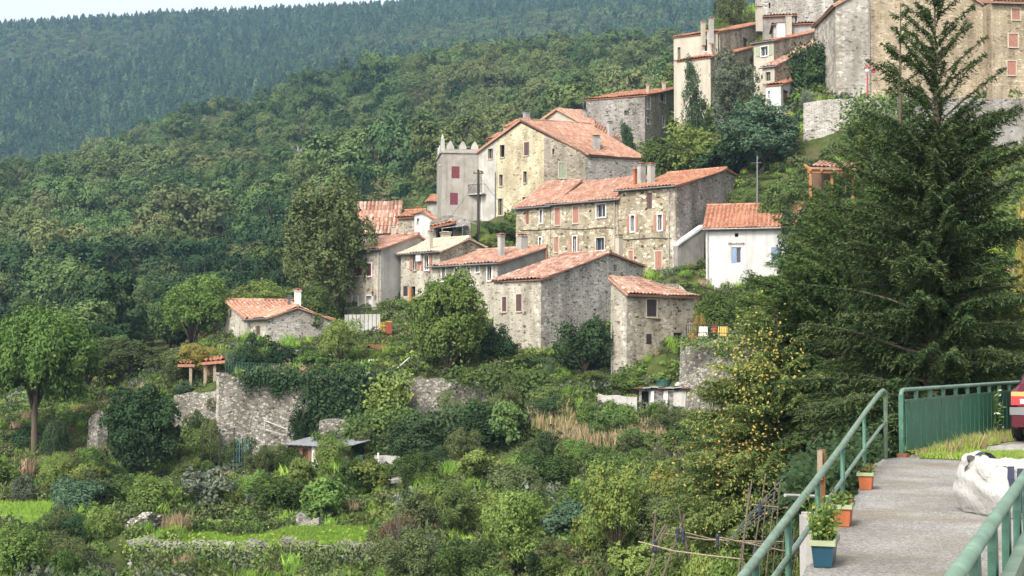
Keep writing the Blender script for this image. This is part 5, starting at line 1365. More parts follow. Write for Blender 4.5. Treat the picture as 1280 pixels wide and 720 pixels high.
# timber cabin right of the big dark laurel
def cabin():
    T = thing('timber_shelter', 'open timber shelter with orange beams and dark red tiles behind the cedar', 'shelter', P(1020, 245, 121))
    mb = MB(); tiled_quad(mb, P(1012, 209, 119.5), P(1074, 211, 118), P(1070, 204.5, 122), P(1024, 202.5, 122.5)); mb.build('roof', M['tile_old'], T)
    mb = MB(); a, b = P(1010, 216, 119.8), P(1070, 217, 118.4); mb.ob(a, b - a, V((0, .2, 0)), V((0, 0, .28)))
    for f in (.02, .25, .5, .75, .95): p = a.lerp(b, f); mb.ob(p + V((0, -.3, .1)), V((.16, 0, 0)), V((0, 2.5, .8)), V((0, 0, .18)))
    mb.build('beam', M['wood_orange'], T)
    for px in (1013, 1040, 1066):
        mb = MB(); q = P(px, 245, 119.6); mb.box(q - V((0, 0, 1)), .2, .2, P(px, 217, 119.6).z - q.z + 1, .1); mb.build('post', M['wood_orange'], T)
    mb = MB(); a = P(1016, 240, 123); mb.ob(a, V((3.4, 0, 0)), V((0, .2, 0)), V((0, 0, 1.7))); mb.build('back_wall', M['wood'], T)
cabin()
hr = house('village_house', 'pinkish roof peeping past the cedar at the right edge', 'house', 1272, 70, 362, 400, 1262, 1330, 20, 'gr', fix=(6, 1.2, 1, 1.2), mf='pl_white', mr='pl_white', roofm='tile_salmon', gutter=False)
# ================================================================ near terrace
EDGE = [(-1.6, -2), (-.15, 3.0), (2.15, 10.4), (3.95, 16.2), (5.35, 20.9), (5.75, 22.0)]        # left rim of the paving
RAILF = [(6.18, 22.4), (10.05, 28.5), (12.9, 33)]                                             # far rim along the green railing
def terrace():
    mb = MB(); rr = random.Random(4)
    rim = [V((x, y, 0)) for x, y in EDGE] + [V((6.1, 22.3, 0))] + [V((x + .12, y - .1, 0)) for x, y in RAILF[1:]]
    fine = []
    for a, b in zip(rim, rim[1:]):
        n = max(1, int((b - a).length / .35))
        for i in range(n): fine.append(a.lerp(b, i / n) + V((rr.uniform(-.03, .03), rr.uniform(-.03, .03), 0)))
    fine.append(rim[-1])
    poly = fine + [V((40, 33, 0)), V((40, -2, 0))]
    loops = tessellate_polygon([[V((p.x, p.y, 0)) for p in poly]])
    for t in loops:
        f = [poly[i] for i in t]
        if (f[1] - f[0]).cross(f[2] - f[0]).z < 0: f.reverse()
        mb.face(f)
    for a, b in zip(fine, fine[1:]):
        mb.face([a, b, b - V((0, 0, .14)), a - V((0, 0, .14))])
    props(mb.build('terrace_paving', M['paving']), kind='structure')
    mb = MB()
    for a, b in zip(fine, fine[1:]):
        i = V((.1, -.03, 0)); mb.face([a + i - V((0, 0, .14)), b + i - V((0, 0, .14)), b + i * 2 - V((0, 0, 6)), a + i * 2 - V((0, 0, 6))], rr.random())
    props(mb.build('terrace_side_wall', M['st_terrace'], loc=fine[0]), 'rubble side wall carrying the paved terrace with the pots', 'wall')
    def patch(name, pts, z, m):
        mb = MB(); mb.face([V((x, y, z)) for x, y in pts]); return props(mb.build(name, M[m]), kind='structure')
    g = [P(1290, 553, 1).x]
    def fl(px, py):                                               # floor point under a picture position
        a, b = ratio(px, py); Y = -EYE / b; return (a * Y, Y)
    rr = random.Random(9)
    def ragged(pts, n=7, amp=.18):
        out = []
        for (x0, y0), (x1, y1) in zip(pts, pts[1:] + pts[:1]):
            for i in range(n): f = i / n; out.append((x0 + (x1 - x0) * f + rr.uniform(-amp, amp), y0 + (y1 - y0) * f + rr.uniform(-amp, amp)))
        return out
    patch('gravel_yard', ragged([fl(1196, 562), fl(1300, 566), (24, 19), (26, 32), (12.6, 32), (9.2, 25.6)]), .004, 'gravel')
    gp = ragged([fl(1140, 566), fl(1165, 574), fl(1230, 577), fl(1340, 576), fl(1340, 566), fl(1262, 565), fl(1215, 567), fl(1180, 560), fl(1150, 562)])
    gp2 = ragged([(6.5, 22.5), (10.2, 28.3), (10.5, 28.0), (8.4, 25.0), (7.2, 22.7)], 7, .1)
    patch('grass_verge', gp, .008, 'lawn'); patch('grass_strip', gp2, .012, 'lawn')
    # grass blades and weeds over both patches: one uncountable mass
    def inside(x, y, poly):
        c = False
        for (x0, y0), (x1, y1) in zip(poly, poly[1:] + poly[:1]):
            if (y0 > y) != (y1 > y) and x < (x1 - x0) * (y - y0) / (y1 - y0) + x0: c = not c
        return c
    mb = MB()
    for poly, n, h, nm in ((gp, 9000, .07, 0), (gp2, 3600, .16, 1)):
        xs = [p[0] for p in poly]; ys = [p[1] for p in poly]; k = 0
        while k < n:
            x, y = rr.uniform(min(xs), max(xs)), rr.uniform(min(ys), max(ys))
            if not inside(x, y, poly): continue
            k += 1
            hh = h * rr.uniform(.4, 1.4) * (.6 + .8 * max(0, noise.noise(V((x * 1.3, y * 1.3, 0))) + .4)); t = rr.uniform(0, 6.28); w = .012
            q = V((x, y, .01)); d = V((math.cos(t), math.sin(t), 0)); lean = V((rr.uniform(-.5, .5), rr.uniform(-.5, .5), 0)) * hh
            mb.face([q - d * w, q + d * w, q + lean + V((0, 0, hh))], rr.random(), m=0 if rr.random() < (.92 if nm == 0 else .6) else 1)
    props(mb.build('verge_grass', [M['lf_grass'], M['lf_dry']]), 'short green grass and dry stalks along the foot of the railing', 'grass', kind='stuff')
    # a few tall weeds one can count
    for i, (px, py, h, lab) in enumerate(((1203, 551, .9, 'tall weed with small yellow flowers against the green railing panel'), (1250, 548, 1.0, 'pale flowering weed beside the dark red car'), (1240, 549, 1.05, 'thin upright weed between the railing and the car'))):
        x, y = fl(px, py); mb = MB()
        for s in range(4):
            t = rr.uniform(0, 6.28); b = V((x + .06 * math.cos(t), y + .06 * math.sin(t), 0)); tp = b + V((rr.uniform(-.15, .15), rr.uniform(-.15, .15), h * rr.uniform(.6, 1)))
            mb.tube([b, b.lerp(tp, .5), tp], .006, 4, .3)
            for k in range(16):
                q = b.lerp(tp, rr.uniform(.15, 1)); d = V((rr.uniform(-1, 1), rr.uniform(-1, 1), rr.uniform(-.2, .8))).normalized() * rr.uniform(.05, .12); e = d.orthogonal().normalized() * .015
                mb.face([q, q + d * .5 + e, q + d, q + d * .5 - e], rr.random(), m=1 if k > 13 else 0)
        props(mb.build('weed', [M['lf_bright'], M['lf_gold'] if i == 0 else M['fl_white']], loc=(x, y, 0)), lab, 'weed')
terrace()

def post(mb, a, b, w=.05): mb.ob(V(a) - V((w / 2, w / 2, 0)), (w, 0, 0), (0, w, 0), V(b) - V(a))
def panel_railing():
    T = thing('railing', 'solid green panelled railing at the far side of the terrace', 'railing', (6.18, 22.4, 0))
    a, b = V((6.18, 22.4, 0)), V((10.05, 28.5, 0)); c = V((12.9, 33, 0)); d = (b - a).normalized(); n = V((d.y, -d.x, 0)); L = (b - a).length
    r = .035
    mb = MB(); z = 1.06
    mb.tube([a + V((0, 0, z - .14)), a + V((0, 0, z - .05)) + d * .01, a + d * .05 + V((0, 0, z - .012)), a + d * .13 + V((0, 0, z)), b + V((0, 0, z)), c + V((0, 0, z))], r, 10); mb.build('top_rail', M['railtop'], T, True)
    mb = MB(); mb.ob(a - d * .04 - n * .03 + V((0, 0, -.02)), d * .08, n * .07, V((0, 0, z - .05))); mb.build('end_post', M['rail'], T)
    mb = MB(); k = 9
    for i in range(1, k + 1):
        q = a + d * (L * i / k); mb.ob(q - d * .04 - n * .02, d * .08, n * .05, V((0, 0, z)))
    mb.build('posts_row', M['rail'], T).name = 'post'
    mb = MB(); mb.ob(a + d * .08 + n * .034 + V((0, 0, .87)), d * (L - .1), n * .03, V((0, 0, .04))); mb.ob(a + d * .08 + n * .034 + V((0, 0, .1)), d * (L - .1), n * .03, V((0, 0, .04))); mb.build('frame_bar', M['rail'], T)
    mb = MB(); w_ = .155; m_ = int((L - .12) / w_)
    for i in range(m_): mb.ob(a + d * (.1 + i * w_) + n * (.036 + .006 * (i % 2)) + V((0, 0, .141)), d * (w_ - .006), n * .018, V((0, 0, .728)), R.random())
    mb.build('panel', M['panel'], T)
    mb = MB()
    for i in range(0, k + 1, 2): q = a + d * (L * i / k); mb.ob(q - d * .08 - n * .06 + V((0, 0, -.06)), d * .16, n * .16, V((0, 0, .12)))
    mb.build('foot', M['rust'], T)
    mb = MB(); d2 = (c - b).normalized(); n2 = V((d2.y, -d2.x, 0))
    for i in range(int((c - b).length / w_)): mb.ob(b + d2 * (i * w_) + n2 * .036 + V((0, 0, .141)), d2 * (w_ - .006), n2 * .018, V((0, 0, .728)), R.random())
    mb.build('panel', M['panel'], T)
panel_railing()

def near_railing():
    T = thing('railing', 'thick rounded green handrail with slatted panel closest to the viewer', 'railing', (1.1, 3.5, 0))
    a, b = P(1192, 746, 3.25), P(1306, 550, 7.9); zr = (a.z + b.z) / 2
    a.z, b.z = zr, zr
    # the rail is level: put it where the picture shows it
    d = (b - a).normalized(); n = V((d.y, -d.x, 0)); L = (b - a).length
    a0 = a - d * 1.5
    mb = MB(); mb.tube([a0, b + d * 4], .021, 14); mb.build('top_rail', M['railtop'], T, True)
    mb = MB(); z = zr - .14
    mb.ob(a0 + n * .03 + V((0, 0, z - .05 - zr)), d * (L + 5), n * .04, V((0, 0, .05))); mb.ob(a0 + n * .03 + V((0, 0, -zr + .1)), d * (L + 5), n * .04, V((0, 0, .05))); mb.build('frame_bar', M['railpale'], T)
    k = int((L + 5) / .62)
    for i in range(k):
        q = a0 + d * (i * .62 + .2); mb = MB()
        f = [q + d * -.045 + V((0, 0, -.02)), q + d * .045 + V((0, 0, -.02)), q + d * .06 + V((0, 0, -.08)), q + d * .06 + V((0, 0, -zr)), q - d * .06 + V((0, 0, -zr)), q - d * .06 + V((0, 0, -.08))]
        mb.face([p + n * .012 for p in f]); mb.face([p - n * .012 for p in reversed(f)])
        for j in range(6): mb.face([f[j] + n * .012, f[j] - n * .012, f[(j + 1) % 6] - n * .012, f[(j + 1) % 6] + n * .012])
        mb.build('post', M['rail'], T)
    mb = MB(); m_ = int((L + 5) / .105)
    for i in range(m_): mb.ob(a0 + d * (i * .105) + n * .045 + V((0, 0, -zr + .151)), d * .098, n * .015, V((0, 0, zr - .345)), R.random())
    mb.build('panel', M['panel'], T)
near_railing()

def stair_rail():
    T = thing('handrail', 'tubular green handrail descending along the left edge past the planters', 'handrail', (5.5, 21.5, 0))
    A, B = P(1098, 500, 21.3), P(900, 757, 8.6)
    top = [P(1107, 560, 21.9) + V((0, 0, 0)), P(1107, 500, 21.9), P(1106.5, 491, 21.9), P(1104.5, 488, 21.7), P(1101, 489, 21.4), P(1090, 503, 20.4)]
    pts = [P(1107, 572, 21.9), P(1107, 497, 21.9), P(1106.3, 490, 21.85), P(1104, 488, 21.6), P(1100, 491, 21.1), P(1084, 512, 19.5), P(1053, 556.5, 15.8), P(1022, 598, 13.0), P(985, 647, 10.9), P(930, 719, 9.1), P(902, 755, 8.4)]
    pts[0] = pts[0] - V((0, 0, .2))
    mb = MB(); mb.tube(pts, .033, 10); mb.build('top_rail', M['railpale'], T, True)
    low = [P(1106.5, 529, 21.9), P(1101, 534, 21.3), P(1080, 562, 19.2), P(1053, 600, 15.8), P(1022, 644, 13.0), P(985, 697, 10.9), P(950, 747, 9.6)]
    mb = MB(); mb.tube(low, .024, 8); mb.build('middle_rail', M['railpale'], T, True)
    for px, yt, yb, Y in ((1080, 517, 607, 19.1), (1053, 556, 638, 15.8), (1022, 598, 684, 13.0), (985.5, 647, 760, 10.9), (945, 700, 800, 9.5)):
        mb = MB(); mb.tube([P(px, yb, Y) - V((0, 0, .5)), P(px, yt, Y)], .026, 8); mb.build('post', M['rail'], T, True)
stair_rail()

def planter(label, px, py, m, h, plant, tall):
    a, b = ratio(px, py); Y = -EYE / b; c = V((a * Y, Y, 0)); rz = math.radians(72.5)
    T = thing('planter_box', label, 'planter', c)
    e, f = V((math.cos(rz), math.sin(rz), 0)), V((-math.sin(rz), math.cos(rz), 0))
    def ring(l, w_, z): return [c + e * l + f * w_ + V((0, 0, z)), c - e * l + f * w_ + V((0, 0, z)), c - e * l - f * w_ + V((0, 0, z)), c + e * l - f * w_ + V((0, 0, z))]
    def loft(mb, rs):
        for r0, r1 in zip(rs, rs[1:]):
            for i in range(4): mb.face([r0[i], r0[(i + 1) % 4], r1[(i + 1) % 4], r1[i]])
    l, w_ = .21, .085
    mb = MB(); r0 = ring(l * .86, w_ * .78, .005); mb.face(list(reversed(r0))); loft(mb, [r0, ring(l, w_, h), ring(l * .95, w_ * .86, h), ring(l * .93, w_ * .84, h * .8)]); mb.build('box', M[m], T)
    mb = MB(); loft(mb, [ring(l * 1.01, w_ * 1.03, h - .035), ring(l * 1.06, w_ * 1.16, h - .03), ring(l * 1.06, w_ * 1.16, h + .008), ring(l * .96, w_ * .9, h + .01), ring(l * .95, w_ * .88, h - .02)]); mb.build('rim', M['potrim'], T)
    mb = MB(); mb.face(ring(l * .94, w_ * .85, h - .03)); mb.build('soil', M['soil'], T)
    mb = MB(); rr = random.Random(int(px))
    for i in range(plant):
        q = c + e * rr.uniform(-.18, .18) + f * rr.uniform(-.07, .07) + V((0, 0, h - .03)); hh = tall * rr.uniform(.35, 1)
        tp = q + V((rr.uniform(-.3, .3) * hh, rr.uniform(-.3, .3) * hh, hh)); mb.tube([q, tp], .003, 3, .2, cap=False)
        for k in range(9):
            s = q.lerp(tp, rr.uniform(.2, 1)); dd = V((rr.uniform(-1, 1), rr.uniform(-1, 1), rr.uniform(-.3, .8))).normalized() * rr.uniform(.03, .065); o = dd.orthogonal().normalized() * .014
            mb.face([s, s + dd * .5 + o, s + dd, s + dd * .5 - o], rr.random(), m=1 if rr.random() < (.25 if tall > .3 else .5) else 0)
    mb.build('plant', [M['lf_bright'], M['lf_gold'] if tall > .3 else M['lf_rust']], T)
planter('orange planter box with dry seedlings, the farthest of the three along the edge', 1083, 611, 'terracotta', .20, 22, .12)
planter('orange planter box with low reddish plants, between the farthest and the blue planter', 1054, 656, 'terracotta', .20, 34, .14)
planter('dark blue planter box with tall leafy yellow-green plant', 1031, 706, 'blueplastic', .20, 60, .36)

def bulk_bag():
    c0 = P(1252, 640, 1); a, b = ratio(1250, 648); Y = -EYE / b + .42; c = V((a * Y + .13, Y, 0))
    T = thing('bulk_bag', 'white builder\'s bulk bag slumped half open on the terrace floor', 'bag', c)
    def body(mb, shrink, zmax, top_flaps):
        n, k = 64, 26; rr = random.Random(2)
        base = len(mb.v)
        for j in range(k + 1):
            t = j / k; z = zmax * t
            for i in range(n):
                q = 2 * math.pi * i / n
                ex = 6.0 - 1.5 * t
                cx, sx = math.cos(q), math.sin(q)
                rad = (abs(cx) ** ex + abs(sx) ** ex) ** (-1 / ex)
                bul = .42 + .05 * math.sin(math.pi * min(1, t * 1.05)) - .03 * (1 - t) ** 3
                fold = .012 * math.sin(14 * z / .6 + 3 * math.sin(q * 2)) * (1 - abs(2 * t - 1)) + .02 * math.sin(q * 7 + 3 * t) * max(0, t - .55) * 2.2
                x, y = cx * rad * (bul + fold - shrink), sx * rad * (bul + fold - shrink)
                zz = z + .012 * math.sin(q * 5) * (t < .1)
                if t > .7:
                    u = (t - .7) / .3
                    lift = .06 * max(0, math.cos(q - 2.9)) ** 2 - .03 * max(0, math.cos(q - 1.2)) + .02 * math.sin(q * 5)
                    zz += u * lift; x *= 1 - .07 * u * (1 + .6 * math.sin(q * 3)); y *= 1 - .07 * u * (1 + .6 * math.sin(q * 3 + 1))
                w = noise.noise(V((x * 5, y * 5, z * 6))) * .014 + noise.noise(V((x * 9, y * 9, z * 3))) * .006
                r_ = math.radians(18)
                mb.v.append((c.x + (x * math.cos(r_) - y * math.sin(r_)) * (1 + w), c.y + (x * math.sin(r_) + y * math.cos(r_)) * (1 + w), max(.004, zz + w * .6)))
        for j in range(k):
            for i in range(n):
                i2 = (i + 1) % n; mb.f.append((base + j * n + i, base + j * n + i2, base + (j + 1) * n + i2, base + (j + 1) * n + i)); mb.t.append(.5); mb.m.append(0)
        return base + k * n, n
    mb = MB(); top, n = body(mb, 0, .54, True)
    # folded-in flaps: an inner skin sinking to the filling
    ring = [V(mb.v[top + i]) for i in range(n)]; prev = top
    for s, dz in ((.93, .015), (.85, -.03), (.74, -.09), (.5, -.12), (.2, -.1), (.02, -.1)):
        st = len(mb.v)
        for i, p in enumerate(ring):
            q = V((c.x, c.y, p.z)).lerp(p, s); wob = .03 * noise.noise(q * 7); mb.v.append((q.x, q.y, (p.z if s > .8 else p.z * s + .56 * (1 - s)) + dz + wob))
        for i in range(n): i2 = (i + 1) % n; mb.f.append((prev + i, prev + i2, st + i2, st + i)); mb.t.append(.5); mb.m.append(0)
        prev = st
    mb.build('sack', M['bag'], T, True)
    # draped flaps hanging over the rim
    def flap(q0, q1, drop, out):
        mb = MB(); N, K = 14, 8; base = 0
        for j in range(K + 1):
            for i in range(N + 1):
                q = q0 + (q1 - q0) * i / N; u = j / K
                r = .40 + out * math.sin(u * 1.9) + .015 * math.sin(i * 1.3 + u * 4); z = .55 + .03 * math.sin(u * 3.1) - drop * u * u * (.7 + .3 * math.sin(i * .7)) + .03 * math.cos(i * .9)
                mb.v.append((c.x + r * math.cos(q), c.y + r * math.sin(q), z))
        for j in range(K):
            for i in range(N): x = j * (N + 1) + i; mb.f.append((x, x + 1, x + N + 2, x + N + 1)); mb.t.append(.5); mb.m.append(0)
        mb.build('flap', M['bag'], T, True)
    flap(3.6, 4.9, .16, .1); flap(-1.1, .5, .1, .1); flap(2.2, 3.3, .12, .08)
    def strap(p):
        mb = MB()
        pts = [V(q) for q in p]
        for a_, b_ in zip(pts, pts[1:]):
            s = V((.035, .008, 0)); mb.face([a_ - s, a_ + s, b_ + s, b_ - s]); mb.face([b_ - s + V((0, .006, 0)), b_ + s + V((0, .006, 0)), a_ + s + V((0, .006, 0)), a_ - s + V((0, .006, 0))])
        mb.build('strap', M['strap'], T)
    k = c + V((0, 0, 0))
    strap([k + V((-.20, -.54, .52)), k + V((-.225, -.60, .41)), k + V((-.195, -.625, .28)), k + V((-.15, -.62, .16)), k + V((-.12, -.60, .07))])
    strap([k + V((-.11, -.55, .50)), k + V((-.14, -.61, .36)), k + V((-.16, -.632, .24)), k + V((-.15, -.625, .15))])
    strap([k + V((-.40, -.16, .60)), k + V((-.33, -.10, .63)), k + V((-.25, -.03, .61)), k + V((-.16, .03, .54))])
bulk_bag()

def car():
    # rear left corner at the picture edge, the car stands parallel to the view, heading away
    x0, y0 = 9.17, 26.0
    T = thing('parked_car', 'dark red hatchback parked at the right edge, seen from its rear corner', 'car', (x0, y0, 0))
    W, L = 1.68, 4.1
    # stations along the length: (y, half width low, z bottom, z belt, z roof, half width roof)
    st = [(0.0, .70, .40, .80, .80, .60), (.04, .80, .30, .92, .93, .68), (.25, .84, .24, .96, 1.12, .62), (.6, .84, .22, .97, 1.33, .58), (1.1, .84, .2, .96, 1.40, .57), (1.8, .84, .2, .94, 1.41, .57), (2.4, .84, .2, .92, 1.34, .56), (2.95, .84, .2, .91, .98, .66), (3.5, .83, .22, .86, .88, .66), (3.95, .78, .28, .74, .76, .6), (4.1, .66, .36, .6, .62, .5)]
    mb = MB(); n = 0; rings = []
    for y, hw, zb, zt, zr, hr in st:
        half = [(0, zb), (hw * .9, zb), (hw * .99, zb + .1), (hw, zb + (zt - zb) * .55), (hw * .97, zt), (hr + (hw - hr) * .25, zt + (zr - zt) * .75), (hr * .85, zr), (0, zr + .015)]
        ring = [V((x0 + .84 + x, y0 + y, z)) for x, z in half] + [V((x0 + .84 - x, y0 + y, z)) for x, z in reversed(half[1:-1])]
        rings.append(ring)
    m = len(rings[0])
    for r0, r1 in zip(rings, rings[1:]):
        for i in range(m): mb.face([r0[i], r0[(i + 1) % m], r1[(i + 1) % m], r1[i]])
    mb.face(list(reversed(rings[0]))); mb.face(rings[-1]); mb.build('body', M['carpaint'], T, True)
    mb = MB(); mb.ob((x0 + .26, y0 + .06, .98), (1.16, 0, 0), (0, .4, .34), (0, -.02, .02)); mb.build('rear_window', M['glass'], T)
    for s in (0, 1):
        mb = MB()
        for ya, yb in ((.75, 1.55), (1.65, 2.55)): mb.ob((x0 + .84 + (.775 if s else -.785), y0 + ya, 1.0), (.01, 0, 0), (0, yb - ya, 0), (-.13 if s else .13, 0, .29))
        mb.build('side_window', M['glass'], T)
    mb = MB(); mb.ob((x0 + .01, y0 - .07, .52), (1.66, 0, 0), (0, .14, 0), (0, 0, .14)); mb.build('bumper_strip', M['metalgrey'], T)
    mb = MB(); mb.ob((x0 + .04, y0 - .05, .30), (1.6, 0, 0), (0, .14, 0), (0, 0, .215)); mb.build('bumper', M['carpaint'], T)
    for s in (0, 1):
        xx = x0 + (.03 if s == 0 else 1.31)
        mb = MB(); mb.ob((xx, y0 - .025, .70), (.34, 0, 0), (0, .14, 0), (0, .01, .16)); t = mb.build('tail_light', M['taillight'], T)
        mb = MB(); mb.ob((xx + .002, y0 - .02, .862), (.336, 0, 0), (0, .13, 0), (0, .02, .08)); mb.build('indicator', M['indicator'], t)
        mb = MB(); mb.ob((xx + .16, y0 - .032, .73), (.12, 0, 0), (0, .02, 0), (0, 0, .08)); mb.build('reverse_lamp', M['curtain'], t)
        for yy in (.75, 3.2):
            cx = x0 + (.06 if s == 0 else 1.62); mb = MB()
            for r0, r1, m_ in ((.29, .29, 0),):
                mb.tube([V((cx - .09, y0 + yy, .29)), V((cx - .07, y0 + yy, .29)), V((cx + .07, y0 + yy, .29)), V((cx + .09, y0 + yy, .29))], [.26, .29, .29, .26], 22)
            wl = mb.build('wheel', M['tyre'], T, False); mb = MB(); mb.tube([V((cx - .1, y0 + yy, .29)), V((cx + .1, y0 + yy, .29))], .17, 16); mb.build('rim', M['metalgrey'], wl)
    T.rotation_euler = (0, 0, -math.radians(26))
car()

# bean poles, wires and the rusty post below the terrace
def beans():
    rr = random.Random(6)
    def stick(a, b, r, label, nm='bean_pole', m='twig'):
        a, b = V(a), V(b); mid = a.lerp(b, .5) + V((rr.uniform(-.04, .04), 0, rr.uniform(-.03, .03))); mb = MB(); mb.tube([a, mid, b], [r, r * .9, r * .7], 6); return mb, a, label, nm, m
    T = thing('bean_frame', 'frame of crossed bean poles tied with dark cloth, below the handrail', 'frame', P(830, 720, 21))
    Yb = 21
    for p in (((806, 728, Yb), (834, 656, Yb + .3)), ((820, 640, Yb), (815, 690, Yb + .1)), ((826, 728, Yb), (856, 643, Yb + .5)), ((848, 634, Yb + .4), (862, 700, Yb + .5)), ((812, 690, Yb), (832, 655, Yb))):
        mb = MB(); mb.tube([P(*p[0]), P(*p[1])], .018, 6); mb.build('pole', M['twig'], T)
    for a, b in (((798, 677, Yb), (930, 699, Yb - 1)), ((830, 667, Yb + .4), (980, 677, Yb + 1)), ((850, 664, Yb + 1), (960, 680, Yb + 1.5))):
        mb = MB(); q0, q1 = P(*a), P(*b); mb.tube([q0, q0.lerp(q1, .35) + V((0, 0, -.05)), q0.lerp(q1, .7) + V((0, 0, -.03)), q1], .011, 5); mb.build('crossbar', M['woodpale'], T)
    for px, py in ((819, 683), (847, 667), (854, 670), (897, 676)):
        p = P(px, py, Yb); mb = MB(); mb.lathe(p - V((0, 0, .11)), [(.012, 0), (.03, .05), (.022, .12), (.032, .18), (.012, .22)], 7); mb.build('tie', M['strap'], T)
    T = thing('bean_frame', 'tall leaning fan of thin canes beside the stair handrail', 'frame', P(950, 720, 17))
    for i in range(11):
        x0 = 918 + 9 * i + rr.uniform(-4, 4); x1 = 1022 - (11 - i) * 9 + rr.uniform(-8, 8); mb = MB(); mb.tube([P(x0, 735, 16.5 + .2 * i), P(x1 + 12, 600 + rr.uniform(-30, 30), 17.5 + .1 * i)], .009, 5); mb.build('cane', M['twig'], T)
    for a, b in (((940, 631, 17), (1000, 637, 17.4)), ((900, 672, 16.6), (985, 690, 17))):
        mb = MB(); mb.tube([P(*a), P(*b)], .011, 5); mb.build('crossbar', M['woodpale'], T)
    for px, py in ((950, 635), (990, 622), (945, 690), (992, 684)):
        p = P(px, py, 17); mb = MB(); mb.lathe(p - V((0, 0, .09)), [(.012, 0), (.028, .05), (.022, .12), (.012, .18)], 7); mb.build('tie', M['strap'], T)
    mb = MB()
    for i in range(6): mb.tube([P(930 - 8 * i + 3 * i, 650 + 6 * i, 18), P(1000 + 4 * i, 575 + 6 * i, 20), P(1024, 545 + 11 * i, 22)], .005, 3)
    props(mb.build('wires', M['metalgrey'], loc=P(1024, 560, 22)), 'slack thin wires running from the rusty post down to the canes', 'wires')
    T = thing('fence_post', 'rusty steel post with pale peeling paint beyond the handrail', 'post', P(1024, 690, 14.5)); mb = MB()
    a, b = P(1025, 720, 14.5), P(1025, 562, 14.5); mb.ob(a, V((.055, 0, 0)), V((0, .06, 0)), b - a); mb.build('post', M['rust'], T); mb = MB(); c = P(1022, 600, 14.45); mb.ob(c, V((.05, 0, 0)), V((0, .03, 0)), P(1022, 563, 14.45) - c); mb.build('paint_strip', M['woodpale'], T)
    T = thing('concrete_block', 'grey concrete block standing below the terrace edge behind the handrail', 'block', P(1013, 672, 14)); mb = MB(); q = P(1013, 676, 14); mb.box(q - V((0, 0, .4)), .16, .16, .65, .2); mb.box(q + V((0, 0, .25)), .13, .13, .03, .2); mb.build('block', M['concrete'], T)
    mb = MB(); mb.tube([P(981, 619, 15), P(1062, 622, 15.5)], .02, 6); props(mb.build('cross_pipe', M['pipe'], loc=P(981, 619, 15)), 'pale horizontal pipe behind the handrail', 'pipe')
beans()
# ================================================================ vegetation
G = np.random.default_rng(7)
def unit(a): return a / np.maximum(np.linalg.norm(a, axis=-1, keepdims=True), 1e-9)
def cloud(rng, lobes, nclump, nleaf, csig=.13, lo=.7, hi=1.04, inner=.12, down=-.65):
    """leaf centres, outward directions and tints: leaves sit in clumps on the skin of a few lobes, with gaps between"""
    lob = np.array([list(c) + list(r) for c, r in lobes], float)
    wgt = (lob[:, 3] * lob[:, 4] + lob[:, 3] * lob[:, 5] + lob[:, 4] * lob[:, 5]); wgt /= wgt.sum()
    k = rng.choice(len(lob), nclump, p=wgt)
    d = unit(rng.normal(size=(nclump, 3)))
    bad = d[:, 2] < down; d[bad, 2] *= -1
    rr = rng.uniform(lo, hi, nclump) ** 1.0
    ins = rng.random(nclump) < inner; rr[ins] *= rng.uniform(.3, .8, ins.sum())
    cc = lob[k, :3] + d * rr[:, None] * lob[k, 3:]
    ct = rng.random(nclump)
    sz = rng.uniform(.6, 1.5, nclump)
    j = rng.integers(0, nclump, nleaf)
    mean_r = lob[k, 3:].mean(1)
    off = rng.normal(size=(nleaf, 3)) * (csig * mean_r * sz)[j][:, None]
    off -= d[j] * (off * d[j]).sum(1)[:, None] * .35
    p = cc[j] + off
    nrm = d[j] + unit(off + 1e-6) * .6 + np.array([0, 0, .25])
    tint = np.clip(ct[j] * .65 + rng.random(nleaf) * .35, 0, 1)
    return p, unit(nrm), tint
def quads(p, nrm, size, rng, aspect=.55, jit=.75, along=None):
    n = len(p); nn = unit(nrm + rng.normal(size=(n, 3)) * jit)
    t = rng.normal(size=(n, 3)) if along is None else along + rng.normal(size=(n, 3)) * .25
    t = unit(t - nn * (t * nn).sum(1)[:, None]); b = np.cross(nn, t)
    s = np.broadcast_to(np.asarray(size, float), (n,)) * rng.uniform(.65, 1.35, n)
    t = t * (s * .5)[:, None]; b = b * (s * .5 * aspect)[:, None]
    return np.stack([p - t, p + b - t * .1, p + t, p - b - t * .1], 1).reshape(-1, 3)
def leaf_mesh(name, v, tint, mats, trunk=None, mi=None):
    me = bpy.data.meshes.new(name)
    nq = len(v) // 4
    tv = np.array(trunk.v, float).reshape(-1, 3) if trunk is not None and trunk.v else np.zeros((0, 3))
    n0 = nq * 4
    allv = np.concatenate([v, tv]) if len(tv) else v
    me.vertices.add(len(allv)); me.vertices.foreach_set('co', allv.astype(np.float32).ravel())
    loops = [np.arange(n0)]; starts = [np.arange(nq) * 4]; ln = n0
    if len(tv):
        st = []
        for f in trunk.f: st.append(ln); loops.append(np.array(f) + n0); ln += len(f)
        starts.append(np.array(st))
    loops = np.concatenate(loops); starts = np.concatenate(starts)
    me.loops.add(len(loops)); me.loops.foreach_set('vertex_index', loops.astype(np.int32))
    me.polygons.add(len(starts)); me.polygons.foreach_set('loop_start', starts.astype(np.int32))
    t = np.concatenate([tint, np.full(len(starts) - nq, .5)])
    for m in mats: me.materials.append(m)
    if mi is not None or len(tv):
        a = np.zeros(len(starts), np.int32); 
        if mi is not None: a[:nq] = mi
        if len(tv): a[nq:] = len(mats) - 1
        me.polygons.foreach_set('material_index', a)
    me.update(calc_edges=True)
    at = me.attributes.new('tint', 'FLOAT', 'FACE'); at.data.foreach_set('value', t.astype(np.float32))
    return me

